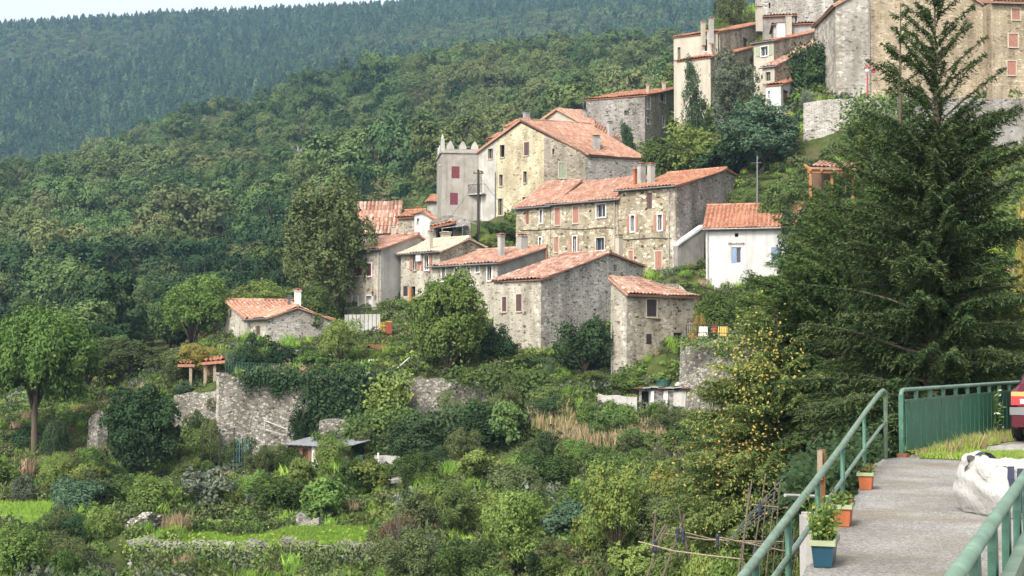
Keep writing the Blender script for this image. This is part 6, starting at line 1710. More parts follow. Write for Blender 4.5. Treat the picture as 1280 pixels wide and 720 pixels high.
def limbs(mb, rng, base, targets, r0, fork=.35, n=7):
    """tapered trunk with limbs reaching into the lobes"""
    base = V(base); top = V((0, 0, 0))
    for t in targets: top += V(t)
    top /= len(targets); top = base.lerp(top, .8)
    f = base.lerp(top, fork) + V((rng.uniform(-.03, .03), rng.uniform(-.03, .03), 0))
    mb.tube([base - V((0, 0, .06)), base.lerp(f, .5) + V((rng.uniform(-.02, .02), 0, 0)), f, f.lerp(top, .6)], [r0 * 1.3, r0, r0 * .8, r0 * .35], n)
    for t in targets:
        t = V(t); s = base.lerp(top, fork * rng.uniform(.8, 1.4)); m_ = s.lerp(t, .5) + V((rng.uniform(-.05, .05), rng.uniform(-.05, .05), .04))
        mb.tube([s, m_, t], [r0 * .55, r0 * .38, r0 * .12], 5)
        for _ in range(2):
            e = t + V((rng.uniform(-.14, .14), rng.uniform(-.14, .14), rng.uniform(-.02, .16))); mb.tube([m_, m_.lerp(e, .6) + V((0, 0, .02)), e], [r0 * .25, r0 * .15, r0 * .05], 4)

# ---------------------------------------------------------------- prototypes, each one unit wide and one unit high
def proto(kind, var):
    rng = np.random.default_rng(100 * (1 + KIND.index(kind)) + var)
    U = rng.uniform
    lob = []
    if kind in ('tree', 'airy', 'fine'):
        n = 9
        for i in range(n):
            a = 2 * math.pi * i / n * 2.4 + U(-.4, .4); z = .34 + .5 * ((i + .5) / n) + U(-.05, .05); r = .30 * math.sqrt(max(.05, 1 - ((z - .5) / .52) ** 2)) * U(.6, 1.05)
            s = U(.15, .23); lob.append(((r * math.cos(a), r * math.sin(a), min(z, .84)), (s, s, s * .85)))
        lob.append(((U(-.05, .05), U(-.05, .05), .58), (.24, .24, .25)))
        nc, nl, ls, cs, asp = {'tree': (330, 14000, .030, .17, .6), 'airy': (230, 8500, .034, .15, .5), 'fine': (420, 16000, .030, .17, .6)}[kind]
    elif kind in ('full', 'tall'):
        lob = [((0, 0, .50), (.34, .34, .38))]
        for i in range(17): z = -.75 + 1.68 * (i + .5) / 17; a = i * 2.4 + U(-.3, .3); q = math.sqrt(1 - z * z) * U(.8, 1.1); s = U(.12, .2); lob.append(((.31 * q * math.cos(a), .31 * q * math.sin(a), .53 + .34 * z), (s, s, s * .9)))
        nc, nl, ls, cs, asp = 560, 22000, .029, .13, .6
    elif kind == 'round':
        lob = [((0, 0, .5), (.45, .45, .46))] + [((.3 * math.cos(a), .3 * math.sin(a), U(.3, .72)), (.19, .19, .2)) for a in np.linspace(0, 6.28, 8)[:-1]]
        nc, nl, ls, cs, asp = 520, 15000, .032, .10, .6
    elif kind == 'shrub':
        for i in range(7): a = U(0, 6.28); r = U(.05, .3); lob.append(((r * math.cos(a), r * math.sin(a), U(.25, .68)), (U(.17, .26), U(.17, .26), U(.18, .3))))
        nc, nl, ls, cs, asp = 220, 8000, .040, .17, .6
    elif kind == 'finebush':
        for i in range(9): a = U(0, 6.28); r = U(.05, .33); lob.append(((r * math.cos(a), r * math.sin(a), U(.2, .72)), (U(.14, .24), U(.14, .24), U(.15, .28))))
        nc, nl, ls, cs, asp = 260, 9000, .032, .17, .55
    elif kind == 'bigleaf':
        for i in range(8): a = U(0, 6.28); r = U(.05, .32); lob.append(((r * math.cos(a), r * math.sin(a), U(.25, .7)), (U(.15, .24), U(.15, .24), U(.16, .28))))
        nc, nl, ls, cs, asp = 220, 4800, .056, .15, .75
    elif kind == 'column':
        for i in range(12): z = .06 + .86 * i / 11; s = .30 * (1 - (z - .3) ** 2 * 1.5) * U(.85, 1.1); a = U(0, 6.28); lob.append(((.14 * math.cos(a), .14 * math.sin(a), z), (s, s, .12)))
        nc, nl, ls, cs, asp = 360, 9000, .040, .2, .4
    elif kind == 'pine':
        for i in range(16):
            a = i * 2.4; r = .44 * math.sqrt((i + .5) / 16); lob.append(((r * math.cos(a), r * math.sin(a), .90 - .95 * r * r + U(-.02, .02) - .03), (U(.16, .22), U(.16, .22), U(.11, .16))))
        for i in range(10): a = i * 2.4; r = U(.2, .42); lob.append(((r * math.cos(a), r * math.sin(a), U(.50, .68)), (U(.11, .17), U(.11, .17), U(.07, .11))))
        nc, nl, ls, cs, asp = 820, 44000, .034, .2, .45
    elif kind in ('woodland', 'fullwood'):
        n = 10
        for i in range(n): a = i * 2.4; z = U(.38, .84); r = .30 * math.sqrt(max(.05, 1 - ((z - .55) / .45) ** 2)); s = U(.13, .21); lob.append(((r * math.cos(a), r * math.sin(a), z), (s, s, s * .9)))
        lob.append(((0, 0, .5), (.30, .30, .34)))
        nc, nl, ls, cs, asp = {'woodland': (220, 3400, .060, .16, .7), 'fullwood': (260, 9000, .037, .15, .65)}[kind]
    p, nr, t = cloud(rng, lob, nc, nl, cs)
    p[:, 2] = np.maximum(p[:, 2], .01)
    if 'wood' in kind: t = .5 + (t - .5) * .6
    jit = .32 if 'wood' in kind else .5
    kz = 1.75 if kind == 'tall' else 1.0
    v = quads(p * [1, 1, kz], nr, ls * (1.15 if kz > 1 else 1), rng, asp, jit) / [1, 1, kz]
    mb = MB()
    r0 = {'tree': .028, 'airy': .022, 'fine': .024, 'round': .03, 'pine': .032, 'column': .03, 'woodland': .03, 'full': .026, 'fullwood': .03, 'tall': .024}.get(kind, .016)
    py = random.Random(var)
    tg = [l[0] for l in lob[:9]] if kind != 'column' else [(0, 0, .7), (.05, 0, .4)]
    limbs(mb, py, (0, 0, 0), tg, r0, {'pine': .55, 'column': .2}.get(kind, .3))
    return v, t, mb
KIND = ['tree', 'airy', 'fine', 'round', 'shrub', 'finebush', 'bigleaf', 'column', 'pine', 'woodland', 'full', 'fullwood', 'tall']
_pc, _mc = {}, {}
def meshes(kind, var, mat, bk='bark', single=False):
    if (kind, var) not in _pc: _pc[kind, var] = proto(kind, var)
    v, t, mb = _pc[kind, var]
    key = (kind, var, mat, bk, single)
    if key not in _mc:
        if single: _mc[key] = (leaf_mesh(kind + '_' + mat, v, t, [M[mat], M[bk]], mb),)
        else:
            tm = bpy.data.meshes.new('trunk'); tm.from_pydata(mb.v, [], mb.f); tm.materials.append(M[bk]); tm.polygons.foreach_set('use_smooth', [True] * len(mb.f)); tm.update()
            _mc[key] = (leaf_mesh('crown', v, t, [M[mat]]), tm)
    return _mc[key]
NAMEOF = {'pine': 'pine_tree', 'column': 'cypress_tree', 'shrub': 'shrub', 'finebush': 'shrub', 'bigleaf': 'shrub', 'round': 'round_tree'}
_q = [0]
def plant(kind, mat, px, yt, yb, wpx, Y, label, cat=None, group=None, single=None, bk='bark', name=None, sink=.04, onground=True, depth=1.0):
    """a plant whose picture outline is wpx wide and yt..yb tall at depth Y"""
    _q[0] += 1
    b, t = P(px, yb, Y), P(px, yt, Y)
    h = t.z - b.z; w_ = wpx / ppm(Y)
    z = hz(b.x, b.y)
    if onground and z < b.z: h += b.z - z; b.z = z               # reach down to the ground where the foot is hidden
    elif onground and z > b.z + .2 and z < b.z + .5 * h: h -= (z - b.z); b.z = z
    cat = cat or ('shrub' if kind in ('shrub', 'finebush', 'bigleaf') else 'tree')
    nm = name or NAMEOF.get(kind, 'tree')
    single = kind in ('shrub', 'finebush', 'bigleaf') if single is None else single
    ms = meshes(kind, _q[0] % 3, mat, bk, single)
    rot = (_q[0] * 2.39996) % 6.283
    sc = (w_ * 1.02, w_ * 1.02 * depth, h * 1.06)
    base = b - V((0, 0, h * sink))
    if single: o = mesh_obj(nm, ms[0], None, base); props(o, label, cat, group)
    else:
        o = thing(nm, label, cat, base, group)
        mesh_obj('crown', ms[0], o); mesh_obj('trunk', ms[1], o)
    o.scale = sc; o.rotation_euler = (0, 0, rot)
    return o

# ---- trees and shrubs one can point at
PL = plant
PL('pine', 'lf_pine', 44, 397, 580, 132, 96, 'broad umbrella pine with reddish trunk at the far left')
PL('full', 'lf_dark', 177, 482, 606, 120, 87, 'large dark glossy rounded tree left of the terrace walls')
PL('full', 'lf_bright', 560, 336, 466, 118, 101, 'rounded bright green tree in front of the white windowed house')
PL('shrub', 'lf_dark', 625, 400, 468, 62, 103, 'dark shrub right of the rounded bright green tree')
PL('tall', 'lf_oak', 408, 222, 400, 122, 122, 'tall dark leafy tree rising left of the burgundy shuttered house')
PL('tree', 'lf_rust', 424, 246, 380, 56, 126, 'browner tree merging into the right side of the tall dark leafy tree')
PL('shrub', 'lf_mid', 399, 346, 404, 64, 117, 'bright edged bush at the foot of the tall dark leafy tree')
PL('tree', 'lf_bright', 240, 341, 442, 112, 126, 'light airy tree left of the cottage')
PL('airy', 'lf_bright', 345, 352, 420, 88, 134, 'airy tree behind the cottage chimney')
PL('shrub', 'lf_lime', 308, 352, 412, 74, 150, 'pale green tree top behind the cottage roof', 'tree', name='tree')
PL('airy', 'lf_lime', 427, 397, 470, 66, 101.5, 'light green robinia leaning over the ivy wall')
PL('column', 'lf_black', 316, 420, 470, 50, 102.5, 'dark clipped evergreen in front of the cottage')
PL('shrub', 'lf_black', 345, 426, 470, 56, 103, 'dark evergreen bush right of the clipped evergreen')
PL('finebush', 'lf_blue', 298, 432, 466, 34, 102, 'greyish bush at the left of the clipped evergreen')
PL('shrub', 'lf_dark', 388, 428, 466, 44, 104, 'dark bush left of the robinia')
PL('bigleaf', 'lf_bright', 382, 432, 462, 40, 103, 'bright leafy plant between the statue and the robinia')
PL('airy', 'lf_gold', 250, 428, 458, 60, 103, 'yellowing vine crown over the pergola')
PL('shrub', 'lf_olive', 228, 432, 470, 60, 104, 'vine leaves spreading left of the pergola')
PL('finebush', 'lf_blue', 232, 472, 492, 44, 101, 'bluish shrub on top of the low wall left of the pergola')
PL('tree', 'lf_olive', 160, 422, 500, 110, 112, 'olive green tree between the umbrella pine and the pergola')
PL('tree', 'lf_mid', 110, 438, 520, 90, 112, 'shadowy tree right behind the umbrella pine')
PL('round', 'lf_black', 68, 524, 575, 36, 92, 'small dark round bush right of the pine trunk')
PL('shrub', 'lf_black', 28, 528, 590, 70, 98, 'dark bush left of the pine trunk')
PL('round', 'lf_bright', 73, 566, 612, 50, 85, 'bright green rounded bush under the umbrella pine')
PL('shrub', 'lf_grey', 32, 588, 630, 40, 83, 'greyish bush beside the left lawn')
PL('shrub', 'lf_blue', 100, 592, 668, 78, 78, 'silvery tree top shrub at the edge of the left lawn')
PL('shrub', 'lf_dark', 128, 596, 660, 40, 79, 'dark shrub right of the silvery shrub')
PL('shrub', 'lf_dark', 62, 654, 692, 48, 70, 'dark bush below the left lawn')
PL('bigleaf', 'lf_grey', 255, 580, 650, 76, 78, 'pale leaved fig bush on the terrace above the bright lawn')
PL('bigleaf', 'lf_bright', 408, 586, 650, 76, 77.5, 'large leaved fig bush behind the bright lawn')
PL('shrub', 'lf_mid', 340, 590, 648, 80, 79, 'leafy bush between the two fig bushes')
PL('finebush', 'lf_bright', 310, 585, 630, 60, 82, 'light green bush left of the leafy bush on the fig terrace')
PL('shrub', 'lf_dark', 378, 500, 562, 36, 95, 'dark upright bush in front of the tall terrace wall')
PL('shrub', 'lf_mid', 232, 528, 592, 60, 94, 'tangled bush hiding the foot of the low wall left of the pillar')
PL('finebush', 'lf_mid', 246, 508, 550, 46, 96, 'low bush against the low wall left of the pillar')
PL('finebush', 'lf_olive', 264, 522, 560, 30, 95.2, 'small bush at the foot of the stone pillar')
PL('shrub', 'lf_olive', 258, 552, 596, 50, 92, 'olive bush by the thin wire posts')
PL('shrub', 'lf_mid', 296, 540, 586, 50, 90, 'leafy climber beside the lower rubble wall')
PL('shrub', 'lf_dark', 730, 386, 468, 88, 101, 'dark bush against the foot of the rubble gable')
PL('shrub', 'lf_black', 742, 388, 440, 44, 102.5, 'dry dark bush climbing the rubble gable')
PL('shrub', 'lf_mid', 655, 440, 478, 70, 100.5, 'low green bush under the brown shutters')
PL('finebush', 'lf_lime', 740, 462, 492, 62, 99, 'yellow green leaves below the pale downpipe')
PL('shrub', 'lf_bright', 790, 460, 490, 60, 98.5, 'bright grass topped bush beside the barred doorway')
PL('shrub', 'lf_bright', 905, 356, 412, 74, 103, 'leafy shrub on the small terrace in front of the white house')
PL('finebush', 'lf_gold', 872, 388, 408, 22, 101, 'yellow bush beside the annex on the small terrace')
PL('full', 'lf_blue', 952, 126, 232, 122, 131, 'big laurel below the white shed', 'tree', name='laurel_tree')
PL('column', 'lf_black', 868, 76, 170, 44, 147, 'dark ivy covered cypress in the upper village')
PL('airy', 'lf_grey', 922, 64, 150, 74, 144, 'loose grey green tree right of the ivy covered cypress')
PL('shrub', 'lf_grey', 905, 100, 150, 50, 146, 'grey shrub between the cypress and the white shed')
PL('shrub', 'lf_lime', 864, 146, 216, 84, 138, 'yellowish vine thicket below the cypress')
PL('shrub', 'lf_mid', 832, 160, 212, 66, 140, 'green vine mound right of the big salmon roof')
PL('bigleaf', 'lf_dark', 905, 168, 236, 90, 133, 'dark bush left below the big laurel')
PL('airy', 'lf_olive', 915, -14, 36, 56, 178, 'tree crown at the top of the village left of the ruined wall')
PL('shrub', 'lf_lime', 900, 14, 46, 40, 174, 'yellow green shrub above the two slim chimneys')
PL('finebush', 'lf_dark', 1054, 107, 124, 33, 134, 'low clipped hedge on the parapet below the ochre gable', 'hedge', name='hedge')
PL('finebush', 'lf_grey', 1012, 108, 128, 34, 137, 'grey lavender like bush beside the white shed')
PL('shrub', 'lf_mid', 1086, 128, 220, 92, 124, 'leafy climber cascading over the squared wall')
PL('shrub', 'lf_dark', 1120, 150, 260, 90, 118, 'dark thicket below the squared wall behind the cedar')
PL('shrub', 'lf_mid', 975, 216, 262, 70, 122, 'shrubs in front of the timber shelter')
PL('shrub', 'lf_dark', 1000, 236, 290, 60, 116, 'dark shrub below the timber shelter')
PL('finebush', 'lf_grey', 1245, 220, 280, 70, 104, 'grey scrub on the stony slope at the right')
PL('finebush', 'lf_rust', 1215, 205, 250, 60, 108, 'brown scrub below the grey parapet')
PL('shrub', 'lf_grey', 1225, 260, 330, 80, 98, 'dull thicket on the slope right of the cedar')
PL('airy', 'lf_gold', 1290, 250, 352, 52, 60, 'weeping golden tree at the right edge')
PL('shrub', 'lf_bright', 1268, 330, 364, 30, 66, 'bright bush under the golden tree')
PL('bigleaf', 'lf_dark', 1262, 366, 486, 84, 47, 'dark broad leaved tree at the right edge behind the railing', 'tree', name='tree')
PL('bigleaf', 'lf_mid', 1255, 395, 470, 60, 44, 'lighter leafy branch in front of the dark broad leaved tree')
PL('shrub', 'lf_mid', 625, 275, 306, 58, 137, 'vine arbour at the foot of the largest house')
PL('shrub', 'lf_lime', 612, 288, 312, 36, 133, 'yellow green bush below the vine arbour')
PL('shrub', 'lf_mid', 577, 283, 300, 20, 133, 'small shrub under the rusty canopy')
PL('shrub', 'lf_dark', 782, 146, 176, 22, 160, 'dark ivy clump on the long dark stone house')
PL('bigleaf', 'lf_mid', 1010, 62, 112, 50, 143.5, 'ivy mass hanging from the cream lean-to', 'ivy', name='ivy')
# valley in front
PL('fine', 'lf_bright', 640, 612, 740, 104, 60, 'feathery light green tree at the bottom centre')
PL('airy', 'lf_yellow', 772, 574, 730, 104, 57, 'yellow green tree right of the feathery tree')
PL('shrub', 'lf_yellow', 742, 628, 700, 60, 60, 'yellow leaved bush between the two valley trees')
PL('bigleaf', 'lf_blue', 705, 618, 700, 70, 64, 'blue green bush left of the yellow green tree')
PL('tree', 'lf_mid', 575, 604, 690, 76, 68, 'dark green tree left of the feathery tree')
PL('bigleaf', 'lf_bright', 588, 606, 655, 62, 72, 'glossy bright bush above the dark green tree')
PL('shrub', 'lf_olive', 520, 610, 700, 80, 70, 'olive bush right of the bright lawn')
PL('shrub', 'lf_rust', 492, 640, 720, 56, 66, 'dry brownish bush at the right end of the bright lawn')
PL('finebush', 'lf_grey', 535, 664, 735, 60, 62, 'pale dry shrub at the bottom left of the feathery tree')
PL('shrub', 'lf_dark', 520, 520, 590, 90, 88, 'dark ivy mound under the pale terrace wall')
PL('bigleaf', 'lf_bright', 470, 518, 570, 70, 91, 'light green creeper mound left of the dark ivy mound')
PL('shrub', 'lf_bright', 492, 474, 522, 40, 95, 'bright creeper pouring over the left end of the pale terrace wall')
PL('shrub', 'lf_bright', 450, 515, 560, 50, 92, 'bright creeper above the cluttered table')
PL('shrub', 'lf_dark', 620, 500, 580, 100, 88, 'dark overgrown thicket below the pale terrace wall')
PL('bigleaf', 'lf_mid', 640, 490, 600, 66, 87, 'tall ivy column in the overgrown thicket')
PL('shrub', 'lf_mid', 690, 476, 540, 80, 92, 'green creeper mound below the rubble gable')
PL('shrub', 'lf_mid', 690, 562, 622, 80, 81, 'sunlit bush below the rickety steps')
PL('shrub', 'lf_olive', 640, 570, 630, 80, 78, 'olive bush left of the sunlit bush')
PL('shrub', 'lf_olive', 770, 572, 630, 90, 78, 'brownish green bush under the dry grass')
PL('finebush', 'lf_olive', 810, 516, 560, 120, 90, 'bramble bank below the ruined shed')
PL('shrub', 'lf_olive', 740, 520, 556, 60, 90.5, 'bramble bank right of the rickety steps')
PL('shrub', 'lf_yellow', 830, 570, 640, 70, 66, 'yellowing bush left of the cedar branches')
PL('shrub', 'lf_yellow', 895, 600, 690, 60, 44, 'yellow green bush under the lowest cedar branches')
PL('bigleaf', 'lf_bright', 905, 668, 740, 70, 24, 'garden vegetables under the bean poles')
PL('bigleaf', 'lf_lime', 865, 675, 745, 50, 26, 'light green garden leaves behind the bean poles')
PL('bigleaf', 'lf_mid', 960, 690, 770, 60, 20, 'leafy plants at the foot of the leaning canes')
PL('bigleaf', 'lf_lime', 775, 700, 740, 80, 30, 'pale ferny leaves at the bottom edge left of the bean poles')
PL('finebush', 'lf_yellow', 1000, 640, 720, 40, 16, 'yellow flowered plant behind the blue planter')
# bare twiggy shrubs
def twiggy(px, yt, yb, w_, Y, label):
    b = P(px, yb, Y); h = P(px, yt, Y).z - b.z; r = w_ / ppm(Y) / 2; rr = random.Random(int(px)); b.z = min(b.z, hz(b.x, b.y)); mb = MB()
    for i in range(34):
        a = rr.uniform(0, 6.28); e = b + V((r * rr.uniform(.2, 1) * math.cos(a), r * rr.uniform(.2, 1) * math.sin(a), h * rr.uniform(.55, 1.05))); m_ = b.lerp(e, .5) + V((0, 0, h * .1))
        mb.tube([b, m_, e], [.025, .016, .005], 4, cap=False)
        for k in range(5): s = m_.lerp(e, rr.uniform(-.4, .9)); f = s + V((rr.uniform(-.4, .4) * r, rr.uniform(-.4, .4) * r, h * rr.uniform(.05, .3))); mb.tube([s, f], [.01, .003], 3, cap=False)
    props(mb.build('bare_shrub', M['twig'], loc=b), label, 'shrub')
twiggy(862, 552, 650, 90, 76, 'bare grey twiggy shrub between the dry grass and the cedar')
twiggy(880, 500, 560, 80, 92, 'bare grey brambles at the foot of the tall stone wall')
twiggy(500, 640, 710, 60, 65, 'leafless brown shrub at the end of the bright lawn')
twiggy(830, 545, 620, 70, 80, 'leafless brush right of the dry grass')

# ---- sheets of ivy and creepers on walls
def ivy(label, pts, n, mat, Y, size=.22, thick=.18, seed=1, hang=0, name='ivy', cat='ivy', fuzz=1):
    """leaves over a picture polygon on the wall at depth Y(px)"""
    rng = np.random.default_rng(seed); poly = np.array(pts, float)
    out = []
    lo, hi = poly.min(0), poly.max(0)
    while sum(len(o) for o in out) < n:
        q = rng.uniform(lo, hi, (n * 2, 2)); x, y = q[:, 0], q[:, 1]; c = np.zeros(len(q), bool)
        for (x0, y0), (x1, y1) in zip(poly, np.roll(poly, -1, 0)):
            c ^= ((y0 > y) != (y1 > y)) & (x < (x1 - x0) * (y - y0) / (y1 - y0 + 1e-9) + x0)
        # clumpy, holes here and there
        f = np.sin(x * .31 + 1.3 * np.sin(y * .23)) + np.sin(y * .37 + x * .11) + rng.normal(size=len(q)) * .7
        out.append(q[c & (f > -1.1)])
    q = np.concatenate(out)[:n]
    p = []
    for x, y in q: v = P(x, y, Y(x) if callable(Y) else Y); p.append(tuple(v))
    p = np.array(p); cl = np.sin(q[:, 0] * .5) * np.sin(q[:, 1] * .6)
    p[:, 1] -= np.abs(rng.normal(size=len(p))) * thick + .12 + .12 * cl; p[:, 0] += rng.normal(size=len(p)) * 1.6 * size * fuzz; p[:, 2] += rng.normal(size=len(p)) * 1.2 * size * fuzz
    nr = np.tile(np.array([[-.3, -1, .45]]), (len(p), 1))
    v = quads(p, nr, size, rng, .62, .85)
    t = np.clip(.5 + .3 * cl + rng.normal(size=len(p)) * .2, 0, 1)
    o_ = p.mean(0); o_[2] = p[:, 2].min(); v = v - o_
    return props(mesh_obj(name, leaf_mesh(name, v, t, [M[mat]]), None, o_), label, cat)
ivy('thick curtain of hanging ivy on the wall below the robinia', [(378, 468), (440, 464), (492, 466), (506, 472), (498, 500), (470, 522), (436, 528), (400, 526), (384, 510)], 5200, 'lf_dark', 95.2, .26, .3, 1)
ivy('ivy fringe trailing over the tall pale terrace wall', [(300, 466), (384, 466), (384, 480), (362, 480), (346, 494), (340, 478), (318, 474), (314, 490), (308, 474)], 1500, 'lf_dark', 96.0, .22, .22, 2)
ivy('bright creeper falling down the left end of the terrace wall', [(472, 476), (506, 468), (510, 488), (498, 512), (470, 528), (462, 510)], 1500, 'lf_bright', 94.6, .26, .4, 3)
ivy('dark ivy over the ridge between tin shed and terrace wall', [(500, 524), (620, 508), (640, 540), (610, 575), (560, 580), (520, 560)], 5200, 'lf_dark', lambda x: 90 - (x - 500) * .01, .26, .5, 4)
ivy('mixed creepers on the bank left of the dark ivy', [(432, 526), (520, 516), (520, 550), (490, 566), (440, 560)], 3000, 'lf_mid', 90.5, .26, .45, 5)
ivy('ivy clothing the cream lean-to below the church', [(990, 66), (1012, 60), (1040, 58), (1040, 84), (1028, 106), (1004, 112), (992, 96)], 2200, 'lf_dark', 143.2, .34, .5, 6)
ivy('brambles hanging over the wall below the bright lawn', [(158, 681), (468, 684), (468, 704), (420, 726), (360, 698), (300, 722), (255, 728), (235, 698), (170, 728)], 2000, 'lf_mid', 67.6, .17, .4, 7)
ivy('grassy fringe hanging over the wall below the bright lawn', [(158, 675), (468, 677), (468, 688), (300, 690), (160, 688)], 1300, 'lf_grass', 67.9, .15, .35, 27, fuzz=2)
ivy('dark creepers hanging in gaps of the wall below the bright lawn', [(165, 682), (300, 685), (470, 685), (466, 726), (400, 704), (330, 728), (240, 696), (180, 715)], 1700, 'lf_dark', 67.5, .15, .4, 17)
ivy('ivy over the tall wall of the small terrace', [(850, 424), (916, 426), (918, 440), (880, 434), (852, 436)], 500, 'lf_bright', 94.2, .2, .25, 8)
ivy('leafy creepers covering the squared wall below the parapet', [(1060, 124), (1135, 122), (1138, 220), (1060, 240), (1050, 190)], 4200, 'lf_mid', 130, .34, .7, 9)
ivy('creeper patch at the left of the pale terrace wall top', [(560, 462), (690, 468), (690, 500), (640, 520), (612, 486), (560, 478)], 2600, 'lf_mid', 95.2, .24, .4, 10)
ivy('ivy hedge filling the gap behind the upper handrail', [(1042, 640), (1042, 600), (1058, 576), (1088, 556), (1108, 546), (1120, 556), (1118, 576), (1096, 580), (1080, 606), (1058, 640)], 5200, 'lf_dark', lambda x: 16.8 + (x - 1053) * .12, .085, .1, 11, name='hedge', cat='hedge').location.x -= .42
ivy('creepers on the low bank below the ruined shed', [(735, 514), (880, 514), (900, 530), (860, 548), (740, 544)], 4200, 'lf_olive', 95, .22, .6, 12)
ivy('yellowing creeper leaves hung over the left edge of the cedars', [(918, 418), (958, 400), (966, 480), (940, 520), (900, 508)], 620, 'lf_gold', 43.0, .09, 1.6, 21, name='creeper', cat='creeper', fuzz=4)
ivy('golden creeper patch low on the leftmost cedar', [(880, 536), (930, 520), (944, 566), (910, 600), (876, 570)], 420, 'lf_gold', 42.5, .09, 1.5, 22, name='creeper', cat='creeper', fuzz=4)
ivy('yellow green creeper spray under the lowest cedar branches', [(890, 600), (960, 590), (960, 640), (900, 660)], 500, 'lf_yellow', 41, .08, 1.5, 23, name='creeper', cat='creeper', fuzz=4)
# ---- dry golden grass field
def tall_grass(label, pts, n, h, mats, seed, kind='stuff'):
    rng = np.random.default_rng(seed); poly = [(P(*q).x, P(*q).y) for q in pts]; pa = np.array(poly); lo, hi = pa.min(0), pa.max(0)
    q = rng.uniform(lo, hi, (n * 3, 2)); x, y = q.T; c = np.zeros(len(q), bool)
    for (x0, y0), (x1, y1) in zip(poly, poly[1:] + poly[:1]): c ^= ((y0 > y) != (y1 > y)) & (x < (x1 - x0) * (y - y0) / (y1 - y0 + 1e-9) + x0)
    q = q[c][:n]; z = hgt(q[:, 0], q[:, 1]); hh = h * rng.uniform(.5, 1.3, len(q))
    p = np.column_stack([q, z + hh * .5]); al = np.column_stack([rng.normal(size=(len(q), 2)) * .25, np.ones(len(q))])
    nr = np.column_stack([rng.normal(size=(len(q), 2)), np.zeros(len(q))])
    v = quads(p, nr, 1, rng, .07, .1, al); v = (v.reshape(-1, 4, 3) - p[:, None]) * hh[:, None, None] + p[:, None]
    me = leaf_mesh('tall_grass', v.reshape(-1, 3), rng.random(len(q)), [M[m] for m in mats], None, rng.integers(0, len(mats), len(q)).astype(np.int32))
    return props(mesh_obj('tall_grass', me), label, 'grass', kind=kind)
tall_grass('golden dry grass on the terrace below the ruined shed', [(680, 545, 91), (825, 545, 90.5), (835, 566, 84.5), (680, 566, 84.5)], 14000, .95, ['lf_dry', 'lf_dry', 'lf_dry', 'lf_olive'], 1)
tall_grass('pale reed like grass left of the rickety steps', [(660, 530, 92), (712, 530, 92), (712, 545, 88), (665, 545, 88)], 1500, 1.3, ['lf_lime', 'lf_dry'], 2)
def lawn(label, pts, n, seed):
    poly = [P(*q) for q in pts]; nm = 'lawn'
    pa = [(p.x, p.y) for p in poly]
    tall_grass(label, pts, n, .22, ['lf_grass'], seed).name = 'lawn_grass'
    # turf sheet following the ground
    xs = [p[0] for p in pa]; ys = [p[1] for p in pa]; mb = MB(); s = .5
    def ins(x, y):
        c = False
        for (x0, y0), (x1, y1) in zip(pa, pa[1:] + pa[:1]):
            if (y0 > y) != (y1 > y) and x < (x1 - x0) * (y - y0) / (y1 - y0) + x0: c = not c
        return c
    i = min(xs)
    while i < max(xs):
        j = min(ys)
        while j < max(ys):
            if ins(i + s / 2, j + s / 2): mb.face([V((a, b, hz(a, b) + .03)) for a, b in ((i, j), (i + s, j), (i + s, j + s), (i, j + s))])
            j += s
        i += s
    props(mb.build('lawn', M['lawn']), kind='structure')
LAWNS = [[(222, 660, 74.8), (470, 660, 74.6), (470, 679, 68.9), (222, 679, 68.9)], [(-40, 620, 83), (70, 622, 83), (76, 640, 79), (40, 664, 74), (-40, 664, 74)], [(300, 592, 86), (345, 590, 86), (345, 600, 84), (290, 604, 84)]]
for i, q in enumerate(LAWNS): lawn(('bright mown grass on the terrace above the brambles', 'bright grass patch at the left edge', 'sunny grass beside the vegetable plots')[i], q, (16000, 9000, 3000)[i], 20 + i)

